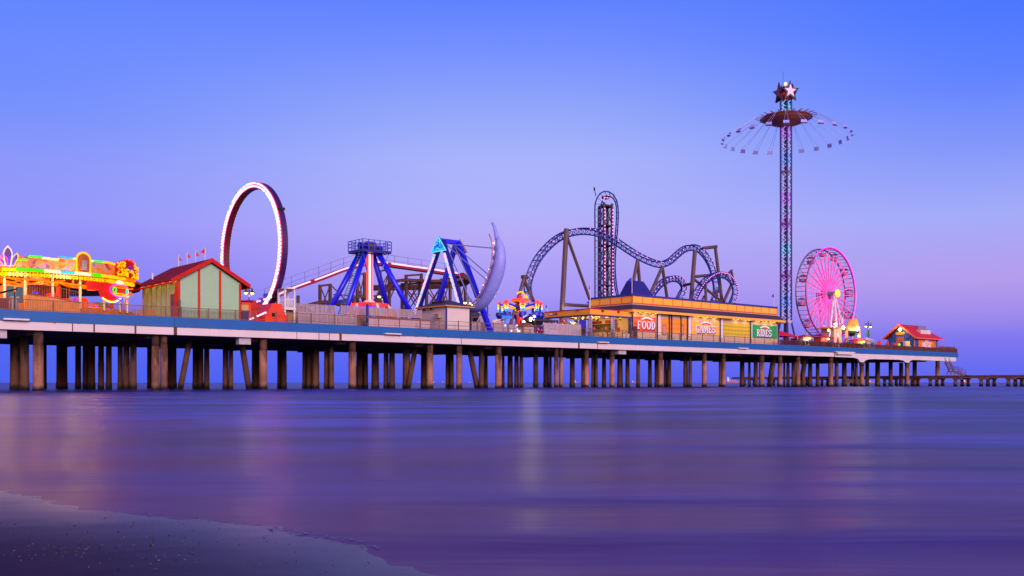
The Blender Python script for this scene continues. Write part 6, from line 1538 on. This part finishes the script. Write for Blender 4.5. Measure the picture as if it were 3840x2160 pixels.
for ang, white in ((-2.0, True), (-3.57, False), (-.43, False), (1.14, False)):
    d = (math.cos(ang), math.sin(ang), 0); c = (ts - .1 + 1.55 * d[0], tt + 1.55 * d[1], zb_ + .1)
    big = star(c, 2.1, .9, d, .2, m_sn, 'star', 0)
    star((c[0] + .17 * d[0], c[1] + .17 * d[1], c[2]), 1.4, .58, d, .12, m_sw if white else M('star_red', '7A1818', .4), 'star_face', 0, big)
fly.part('antenna', MB().tube([(ts - 1.0, tt, ty(330)), (ts - 1.0, tt, ty(272))], .06, 6), m_tb)
fly.part('beacon', MB().ball((ts - .15, tt, ty(315)), .32, 10), E('beacon', 'FFB060', 3))

# ================================================================== ferris wheel
wt = 9.4; ws = S(3098, wt); wz = Z(1103, ws, wt); WR = 9.5
whl = Thing('ferris_wheel', 'ferris wheel glowing pink with dark and magenta rims on white legs', 'ferris wheel', (ws, wt, DECK))
NS = 30
for i, (dt, mt, lit) in enumerate(((-1.15, M('rim_magenta', 'A02890', .4), True), (1.15, M('rim_brown', '7A5088', .4), False))):
    y = wt + dt
    whl.part('rim', MB().tube([(ws + WR * math.cos(k * pi / 32), y, wz + WR * math.sin(k * pi / 32)) for k in range(64)], .17, 6, closed=True), mt)
    if lit:
        whl.part('rim_neon', MB().tube([(ws + (WR + .12) * math.cos(-1.1 + k * .075), y - .15, wz + (WR + .12) * math.sin(-1.1 + k * .075)) for k in range(46)], .11, 6), E('rim_neon', 'FF30E0', 1.6))
    for rr in (.32, .55, .78):
        whl.part('inner_ring', MB().tube([(ws + WR * rr * math.cos(k * pi / 24), y, wz + WR * rr * math.sin(k * pi / 24)) for k in range(48)], .075, 5, closed=True), E('ring_rose', 'F05090', .8))
    for k in range(NS):
        a = 2 * pi * (k + .5 * i) / NS; a2 = a + pi / NS
        g = MB(); g.bar((ws + .6 * math.cos(a), y * .5 + wt * .5, wz + .6 * math.sin(a)), (ws + WR * math.cos(a), y, wz + WR * math.sin(a)), .10)
        sp_k = whl.part('spoke', g, M('spoke_pink', 'E880D0', .4))
        e = MB(); e.bar((ws + 1.2 * math.cos(a), y * .6 + wt * .4 - .1, wz + 1.2 * math.sin(a)), (ws + WR * .82 * math.cos(a), y - .1, wz + WR * .82 * math.sin(a)), .11)
        whl.part('spoke_light', e, E('spoke_rose', 'FF60D0', .9), sp_k)
g = MB()
for k in range(NS * 2): a = 2 * pi * k / (NS * 2); g.bar((ws + WR * math.cos(a), wt - 1.15, wz + WR * math.sin(a)), (ws + WR * math.cos(a), wt + 1.15, wz + WR * math.sin(a)), .1)
whl.part('rim_lattice', g, M('rim_brown', '7A5088', .4))
for k in range(12):
    a = 2 * pi * (k + .3) / 12; c = (ws + (WR - .2) * math.cos(a), wt, wz + (WR - .2) * math.sin(a) - .75)
    gd = whl.part('gondola', MB().lathe(c, [(.25, -.75), (.75, -.6), (.8, -.05), (.74, 0)], 12), M('gondola_rose', 'C05A98', .4))
    whl.part('gondola_roof', MB().lathe(c, [(.85, .55), (.5, .8), (.08, .95)], 12), M('gondola_roof', 'A83878', .4), gd)
    p_ = MB(); [p_.bar((c[0] + .7 * math.cos(q), c[1] + .7 * math.sin(q), c[2] - .05), (c[0] + .7 * math.cos(q), c[1] + .7 * math.sin(q), c[2] + .58), .05) for q in (0.4, 1.97, 3.54, 5.1)]
    whl.part('gondola_posts', p_, M('spoke_pink', 'E880D0', .4), gd)
whl.part('axle', MB().tube([(ws, wt - 2.2, wz), (ws, wt + 2.2, wz)], .45, 12), M('axle_teal', '6A8AA8', .4))
whl.part('hub', MB().tube([(ws, wt - .5, wz), (ws, wt + .5, wz)], 1.1, 16), M('hub_rose', 'C86080', .4))
whl.part('hub_lamp', MB().tube([(ws, wt - 2.75, wz + .0), (ws, wt - 2.55, wz + .0)], .85, 20), E('hub_yellow', 'FFD840', 1.25))
m_leg = M('leg_white', 'D8C8E0', .45)
for dt in (-2.0, 2.0):
    for x in (-4.4, 4.4): whl.part('leg', MB().tube([(ws, wt + dt * .9, wz), (ws + x, wt + dt * 1.5, DECK)], .24, 8), m_leg)
whl.part('leg', MB().tube([(ws - .4, wt - 2.0, wz), (ws - .9, wt - 3.4, DECK)], .26, 8), m_leg)
whl.part('loading_deck', MB().box(ws - 5, ws + 5, wt - 3, wt + 3, DECK + .01, DECK + .9), M('deck_grey', '8A7A90', .6))

# ================================================================== tent, kiosks, arch building, umbrellas
t0 = 3.0; a, b = S(2920, t0), S(2991, t0); zr0, zr1 = Z(1256, a, t0), Z(1236, a, t0 + 2)
tn_t = Thing('striped_tent', 'open tent with red and blue hipped canopy at the foot of the tower', 'tent', ((a + b) / 2, t0, DECK))
bq, tp_ = [(a, t0), (b, t0), (b, t0 + 5), (a, t0 + 5)], ((a + b) / 2 + .8, t0 + 2.5)
for i in range(4):
    p, q = bq[i], bq[(i + 1) % 4]
    for j in range(4):
        u, v = lerp(p, q, j / 4), lerp(p, q, (j + 1) / 4)
        tn_t.part('canopy_panel', MB().add([(*u, zr0), (*v, zr0), (*tp_, zr1), (*u, zr0 - .12), (*v, zr0 - .12), (*tp_, zr1 - .12)], [(0, 1, 2), (5, 4, 3), (0, 3, 4, 1), (1, 4, 5, 2), (2, 5, 3, 0)]), M('canopy_red', 'D81020', .6, var=.08) if (i == 0 or j % 2) else M('canopy_blue2', '2818C0', .6, var=.08))
for p in bq: tn_t.part('pole', MB().tube([(*p, DECK), (*p, zr0)], .07, 6), m_steel)
def kiosk(px0, px1, t, py_e, py_p, wall, roof, label, depth=2.4, lampc=True, win=True):
    a, b = S(px0, t), S(px1, t); ze, zp = Z(py_e, a, t), Z(py_p, a, t + 1)
    th = Thing('kiosk', label, 'kiosk', ((a + b) / 2, t, DECK), 'little kiosks along the promenade')
    th.part('wall', MB().box(a + .35, b - .35, t + .35, t + depth, DECK, ze + .05), wall)
    th.part('roof', MB().frustum((a, b, t, t + depth + .35), ze, ((a + b) / 2 - .08, (a + b) / 2 + .08, t + depth / 2, t + depth / 2 + .2), zp), roof)
    if win: th.part('window', MB().box((a + b) / 2 + .15, b - .55, t + .3, t + .347, DECK + .8, ze - .35), M('window_blue', '4858A0', .3))
    if lampc:
        th.part('lamp', MB().ball(((a + b) / 2 - .1, t + .1, ze - .3), .24, 8, .8), e_warm); lamp('kiosk_lamp', ((a + b) / 2 - .1, t - .3, ze - .4), 60, (1, .7, .3), .15)
    return th
m_kr = M('kiosk_red', 'B81828', .6, var=.1); m_kw = M('kiosk_cream', 'C8B8B0', .5)
kiosk(3014, 3060, 4.2, 1262, 1254, m_kw, m_kr, 'cream kiosk with red pyramid roof and oval lamp under the wheel')
kiosk(3080, 3136, 4.6, 1264, 1257, M('kiosk_redwall', 'C03028', .5), m_kr, 'red walled kiosk with two lamps left of the arch building')
kiosk(3218, 3262, 3.6, 1275, 1267, M('kiosk_gold', 'C8983C', .5), m_kr, 'gold lit kiosk with red roof, left half of a pair under the green banners')
kiosk(3250, 3288, 4.4, 1276, 1264, M('kiosk_grey', 'A8A8B8', .5), M('kiosk_white', 'C8B8C8', .6), 'grey kiosk with white roof, right of the gold lit kiosk', lampc=False)
a, b = S(2986, 5.2), S(3018, 5.2)
aw = Thing('counter_stall', 'low stall with sloping red awning and dark blue counter left of the cream kiosk', 'stall', (a, 5.2, DECK)); aw.part('counter', MB().box(a + .3, b, 5.3, 6.6, DECK, Z(1270, a, 5.2)), m_dblue)
aw.part('awning', MB().prism([(a, Z(1268, a, 5.2)), (b, Z(1264, a, 5.2)), (b, Z(1266, a, 5.2)), (a, Z(1271, a, 5.2))], 't', 5.0, 7), m_kr)
# arch building
t0 = 5.2; a, b = S(3176, t0), S(3222, t0)
ab = Thing('arch_building', 'cream pavilion fronted by a rounded orange gable with two bright lamps', 'building', (a, t0, DECK))
zh, zl = Z(1240, a, t0), Z(1227, a, t0)
pts = [(a - .1, zh), (a - .1, zl + .3)] + [((a + b) / 2 + (b - a) * .42 * math.cos(q), Z(1222, a, t0) + (Z(1193, a, t0) - Z(1222, a, t0)) * math.sin(q)) for q in [pi * (1 - i / 12) for i in range(13)]] + [(b + .1, zl + .3), (b + .1, zh)]
ab.part('gable', MB().prism(pts, 't', t0 - .2, t0 + .15), M('gable_orange', 'F0922A', .5, var=.06))
sg2 = ab.part('sign_plate', MB().box((a + b) / 2 - .55, (a + b) / 2 + .5, t0 - .26, t0 - .203, Z(1226, a, t0), Z(1213, a, t0)), M('plate_coral', 'E05838', .5))
g = MB(); [g.box((a + b) / 2 - .42, (a + b) / 2 + .36, t0 - .28, t0 - .263, Z(y + 1.6, a, t0), Z(y, a, t0)) for y in (1214.6, 1218, 1222)]; ab.part('lettering', g, M('plate_letter', 'F09070', .5), sg2)
for x in (a - .05, b + .05): ab.part('pillar', MB().box(x - .25, x + .25, t0 - .15, t0 + .25, DECK, zh), M('pillar_peach', 'E8A878', .5))
ab.part('beam_bracket', MB().box(a + .25, b - .2, t0 - .05, t0 + .1, zh - .35, zh - .01).prism([(a + .25, zh - .36), (a + 1.1, zh - .36), (a + .6, zh - 1.0), (a + .25, zh - 2.2)], 't', t0 - .05, t0 + .1), m_dark)
lw = S(3158, t0)
ab.part('side_wall', MB().box(S(3128, t0 + 1), a - .3, t0 + 1, t0 + 4, DECK, Z(1232, a, t0 + 1)), M('wall_peach', 'D8B098', .6, var=.06))
ab.part('side_roof', MB().prism([(S(3124, t0 + .6), Z(1230, a, t0)), (a - .2, Z(1223, a, t0)), (a - .2, Z(1228, a, t0)), (S(3124, t0 + .6), Z(1234, a, t0))], 't', t0 + .6, t0 + 4.4), M('roof_ochre', 'B8782A', .6))
for px, py, r in ((3162, 1228, .33), (3215, 1233, .42)):
    s, t_, z = G(px, py, t0 - .5); ab.part('lamp', MB().ball((s, t0 - .5, z), r, 10), e_hot); lamp('arch_lamp', (s, t0 - 1.1, z), 220, (1, .8, .45), .2)
for px, py in ((3107, 1238), (3221, 1260)):
    s, t_, z = G(px, py, 4.8); gl = Thing('globe_lamp', ('single globe lamp left of the red banners' if px < 3200 else 'single globe lamp below the right pillar of the orange arch'), 'lamp', (s, 4.8, DECK)); gl.part('pole', MB().tube([(s, 4.8, DECK), (s, 4.8, z)], .05, 6), m_dark); gl.part('globe', MB().ball((s, 4.8, z), .26, 8), e_warm)
s, t_, z = G(3195, 1253, 6.2); g = Thing('megaphone', 'black speaker drum on a white stand under the orange arch', 'speaker', (s, 6.2, DECK)); g.part('drum', MB().tube([(s - .5, 6.2, z), (s + .5, 6.2, z + .1)], .52, 12), m_dark); g.part('stand', MB().bar((s + .3, 6.2, DECK), (s, 6.2, z), .2), m_white)
# closed umbrellas
for px, py0, py1, w, t, lab in ((3142, 1262, 1290, .26, 3.2, 'closed red umbrella leftmost, before the arch building wall'), (3169.5, 1268, 1292, .22, 3.0, 'closed red umbrella left of the blue table umbrella'), (3176, 1263, 1290, .24, 3.6, 'closed red umbrella beside the arch building pillar'),
                           (3202, 1266, 1296, .55, 2.6, 'widest red umbrella, half closed under the orange arch'), (3293, 1277, 1299, .26, 3.0, 'closed red umbrella, left and shorter of two beside the grey kiosk'), (3300, 1273, 1298, .26, 3.4, 'closed red umbrella, right and taller of two beside the grey kiosk'), (3328.5, 1274, 1300, .3, 2.8, 'closed red umbrella at the left corner of the music hut')):
    s = S(px, t); z1_, z0_ = Z(py0, s, t), Z(py1, s, t)
    u = Thing('umbrella', lab, 'umbrella', (s, t, DECK), 'closed red umbrellas on the patio')
    u.part('pole', MB().tube([(s, t, DECK), (s, t, z1_)], .03, 6), m_steel); u.part('canopy', MB().lathe((s, t, 0), [(w * .8, max(z0_, DECK + .35)), (w, max(z0_, DECK + .35) + .25), (w * .7, (z0_ + z1_) / 2 + .3), (.03, z1_)], 10), M('umbrella_red', 'C81420', .6))
s, t_, z = G(3179, 1278, 3.0); u = Thing('umbrella', 'open blue umbrella among the closed red ones', 'umbrella', (s, 3.0, DECK)); u.part('pole', MB().tube([(s, 3, DECK), (s, 3, z)], .04, 6), m_steel); u.part('canopy', MB().lathe((s, 3, z), [(1.1, -.35), (.6, -.1), (.04, .05)], 10), M('umbrella_blue', '2030A8', .6))
RT = [(2930, 2.2), (2943, 1.8), (2958, 2.4), (2975, 1.7), (2990, 2.0), (3010, 2.4), (3035, 1.7), (3055, 2.3), (3078, 1.8), (3098, 2.4), (3118, 1.8), (3150, 2.1), (3168, 1.6), (3188, 1.9), (3212, 1.6), (3232, 2.2), (3305, 1.8), (3318, 2.3)]
proto = None
tl = ['dark patio table with four chairs behind the brown fence']
for k, (px, t) in enumerate(RT):
    s = S(px, t)
    if proto is None:
        pt_ = Thing('patio_table', 'dark patio table with chairs behind the brown balustrade', 'table', (s, t, DECK), 'dark tables on the patio'); mt_ = M('patio_dark', '3A1C24', .6)
        pt_.part('tabletop', MB().lathe((s, t, 0), [(.48, DECK + .74), (.48, DECK + .8)], 12), mt_); pt_.part('pedestal', MB().lathe((s, t, 0), [(.3, DECK), (.06, DECK + .06), (.06, DECK + .74)], 8), mt_)
        for q in range(3):
            a = q * 2.1 + .4; x, y = s + .85 * math.cos(a), t + .85 * math.sin(a); dx, dy = math.cos(a), math.sin(a)
            pt_.part('chair', MB().cbox((x, y, DECK + .46), .45, .45, .06).cbox((x + .2 * dx, y + .2 * dy, DECK + .8), .4 if abs(dy) > .6 else .08, .08 if abs(dy) > .6 else .4, .62).cbox((x - .16, y - .16, DECK + .22), .05, .05, .44).cbox((x + .16, y - .16, DECK + .22), .05, .05, .44).cbox((x - .16, y + .16, DECK + .22), .05, .05, .44).cbox((x + .16, y + .16, DECK + .22), .05, .05, .44), mt_)
        proto = pt_.e
    else:
        c = copy_tree(proto); c.location = W(s, t, DECK); c.rotation_euler = (0, 0, ROT + k * .7)
# flags above the arch
m_fr = M('flag_red', 'D02030', .6); m_fn = M('flag_navy', '282860', .6)
for px, py, c, lab in ((3149, 1181, m_fr, 'red flag furled against the white wheel leg'), (3161, 1167, m_fn, 'dark flag above the furled red one'), (3201, 1170, m_fn, 'navy and red flag above the orange gable'), (3213, 1182, m_fr, 'bright red pennant, lowest and right of the orange gable')):
    bflag(px, py, 1225, 6.5, lab, .8, -1, c, .7)

# ================================================================== music hut
t0 = 2.2; a, b = S(3425, t0), S(3519, t0); tE = T(3329, a); ze = Z(1266, a, t0)
hut = Thing('music_hut', 'blue and orange music hut with red gabled roof near the pier end', 'building', (a, t0, DECK))
m_hb = M('hut_blue', '16489A', .5, var=.08, siding=2.2); m_ho = M('hut_orange', 'E0702A', .5, var=.06)
tm = (t0 + tE) / 2; zr_ = Z(1216, a, tm)
hut.part('wall', MB().box(a, b, t0, tE, DECK, ze - .16), m_hb)
hut.part('gable_wall', MB().prism([(t0, ze - .159), (tE, ze - .159), (tm, zr_ - .45)], 's', a, a + .2), m_hb)
o = .9; sl_ = (zr_ - ze) / (tm - t0); zo = ze - .02
rb = b - (b - a) * .34
m_hr = M('hut_roof_red', 'C81420', .6, var=.08, scale=2)
rf = MB(); rv = [(a - .7, t0 - o, zo), (b + o, t0 - o, zo), (rb, tm, zr_), (a - .7, tm, zr_), (b + o, tE + o, zo), (a - .7, tE + o, zo), (b - .6, tm, zr_ - 1.6)]; rfc = [(0, 1, 6, 2, 3), (3, 2, 6, 4, 5), (1, 4, 6)]
rf.add(rv, rfc).add([(v[0], v[1], v[2] - .14) for v in rv], [tuple(reversed(f)) for f in rfc]); rf.add([rv[0], rv[1], (rv[1][0], rv[1][1], rv[1][2] - .14), (rv[0][0], rv[0][1], rv[0][2] - .14)], [(0, 3, 2, 1)])
hut.part('roof', rf, m_hr)
hut.part('gablet', MB().prism([(tm - 1.3, zr_ - 1.45), (tm + 1.3, zr_ - 1.45), (tm, zr_ - .1)], 's', rb, rb + .12), m_ho)
g = MB()
for y0_, y1_ in ((t0 - o, tm), (tE + o, tm)): g.bar((a - .74, y0_, zo - .12), (a - .74, y1_, zr_ - .12), .12, .34)
g.box(a - .7, b + o, t0 - o - .06, t0 - o - .003, zo - .22, zo + .0); hut.part('roof_trim', g, m_ho)
for px, m in ((3429, m_ho), (3515, m_ho)): s = S(px, t0); hut.part('corner_trim', MB().box(s - .14, s + .14, t0 - .07, t0 - .003, DECK, ze - .06), m)
w0, w1 = S(3446, t0), S(3504, t0)
mpn = hut.part('sign_panel', MB().box(w0, w1, t0 - .08, t0 - .003, DECK + .2, ze - .05), m_ho, label='orange panel reading MUSIC between vertical bars')
for px in (3443, 3451, 3497, 3506): s = S(px, t0); hut.part('panel_bar', MB().box(s - .1, s + .1, t0 - .15, t0 - .083, DECK + .2, ze - .05), M('bar_orange', 'E88848', .5), mpn)
a_, b_ = S(3456, t0), S(3492, t0); zb, zt = Z(1303, a_, t0), Z(1282, a_, t0); L_ = letters(MB(), 'MUSIC', lambda x, y, d: (x, 0, y), 1, 1, .06) - .06
g = MB(); letters(g, 'MUSIC', lambda x, y, d: (a_ + x, t0 - .09 - d, zb + y), zt - zb, (b_ - a_) / L_, .06, .06); hut.part('lettering', g, M('letter_white', 'F0E0EC', .4, var=.03), mpn)
a_, b_ = S(3468, t0), S(3480, t0); zb, zt = Z(1280.5, a_, t0), Z(1269, a_, t0)
g = MB().box(a_, b_, t0 - .14, t0 - .084, zb, zb + (zt - zb) * .42).box(a_ + .15, b_ - .15, t0 - .14, t0 - .084, zb + (zt - zb) * .5, zt); hut.part('emblem_plate', g, M('letter_white', 'F0E0EC', .4, var=.03), mpn)
def endw(px0, px1, y0, y1, nm, m, off=.06):
    p, q = sorted((T(px0, a), T(px1, a))); return hut.part(nm, MB().box(a - off, a - .004, p, q, Z(y1, a, (p + q) / 2), Z(y0, a, (p + q) / 2)), m)
endw(3361, 3391, 1263, 1283, 'sign_board', M('board_rust', 'B0602A', .5, var=.5, scale=2)); endw(3340, 3352, 1284, 1300, 'hatch', M('hatch_grey', '6A5A80', .5)); endw(3353, 3372, 1285, 1300, 'counter_sign', M('counter_coral', 'D8583A', .5, var=.4, scale=3))
endw(3391, 3412, 1279, 1296, 'lit_menu', E('menu_lit', 'E8C030', .9)); endw(3374, 3390, 1283, 1300, 'door', m_dblue)
p = T(3376, a); zc_ = Z(1250, a, p); hut.part('oval_sign', MB().prism([(p + 1.15 * math.cos(k * pi / 8), zc_ + .36 * math.sin(k * pi / 8)) for k in range(16)], 's', a - .1, a - .01), M('oval_gold', 'D08A28', .5))
q = T(3375, a - .9); z = Z(1236, a, q); hut.part('gable_lamp', MB().ball((a - .95, q, z), .34, 12), e_hot); lamp('hut_lamp', (a - 1.9, q, z - .2), 160, (1, .88, .5), .3)
p = T(3343, a); hut.part('round_vent', MB().tube([(a - .08, p, Z(1264, a, p)), (a - .004, p, Z(1264, a, p))], .22, 10), m_dark)
g = MB(); s0, s1 = S(3440, t0 + 1.2), S(3477, t0 + 1.2); hut.part('roof_unit', MB().box(s0, s1, t0 + .4, t0 + 2.6, Z(1255, s0, t0 + 1), Z(1237, s0, t0 + 1)), M('unit_white', 'D8C8C8', .5)); hut.part('roof_unit', MB().box(S(3423, tm), S(3455, tm), tm - 1.2, tm - .3, zr_ - 1.6, zr_ - .15), M('unit_grey', '8A7A98', .4, .3))
s_, t_ = S(3382, 1.4), 1.4
bx = Thing('menu_stand', 'white stand with yellow panel before the blue wall of the music hut', 'stand', (s_, t_, DECK)); q0, q1 = S(3392, 1.2), S(3413, 1.2); bx.part('cabinet', MB().box(q0, q1, 1.0, 1.6, DECK, DECK + 1.25), M('stand_white', 'C8B8C0', .5)); bx.part('panel', MB().box(q0, q0 + .5, 1.0, 1.5, DECK + 1.252, DECK + 2.1), M('stand_white', 'C8B8C0', .5))
s, t_, z = G(3372, 1292, 1.8); solo('ball', 'lime green ball lamp at the counter of the music hut', 'lamp', MB().ball((s, 1.8, z), .3, 10).lathe((s, 1.8, 0), [(.2, DECK), (.04, DECK + .1), (.04, z - .25)], 8), E('lime', '90E020', .9), (s, 1.8, DECK))
# brown balustrades of the patio
m_bf = M('brown_timber', '5A2C28', .7, var=.3, scale=2)
railing('balustrade', 'dark brown timber balustrade along the patio under the ferris wheel', [2919, 2950, 2982, 3014, 3046, 3078, 3108, 3138, 3168, 3198, 3228, 3258, 3284], .2, 7.68, .95, m_bf, pick=.11, cat='balustrade', rails=(1.0, .06), pw=.14)
railing('balustrade', 'solid dark brown boarded balustrade around the pier end', [3286, 3320, 3356, 3392, 3428, 3464, 3498, 3530, 3560, 3588], .2, 7.68, .95, m_bf, pick=.18, boards=True, cat='balustrade', rails=(1.0, .06), pw=.16)
p0, p1 = S(3520, 8), S(3580, 8)
railing('balustrade', 'lighter brown boarded screen behind the music hut at the pier end', [3512, 3535, 3558, 3581], 9.0, DECK, 2.1, M('screen_brown', '7A4A40', .7, var=.25, scale=2), pick=.2, boards=True, cat='balustrade', rails=(1.0, .05), pw=.14)
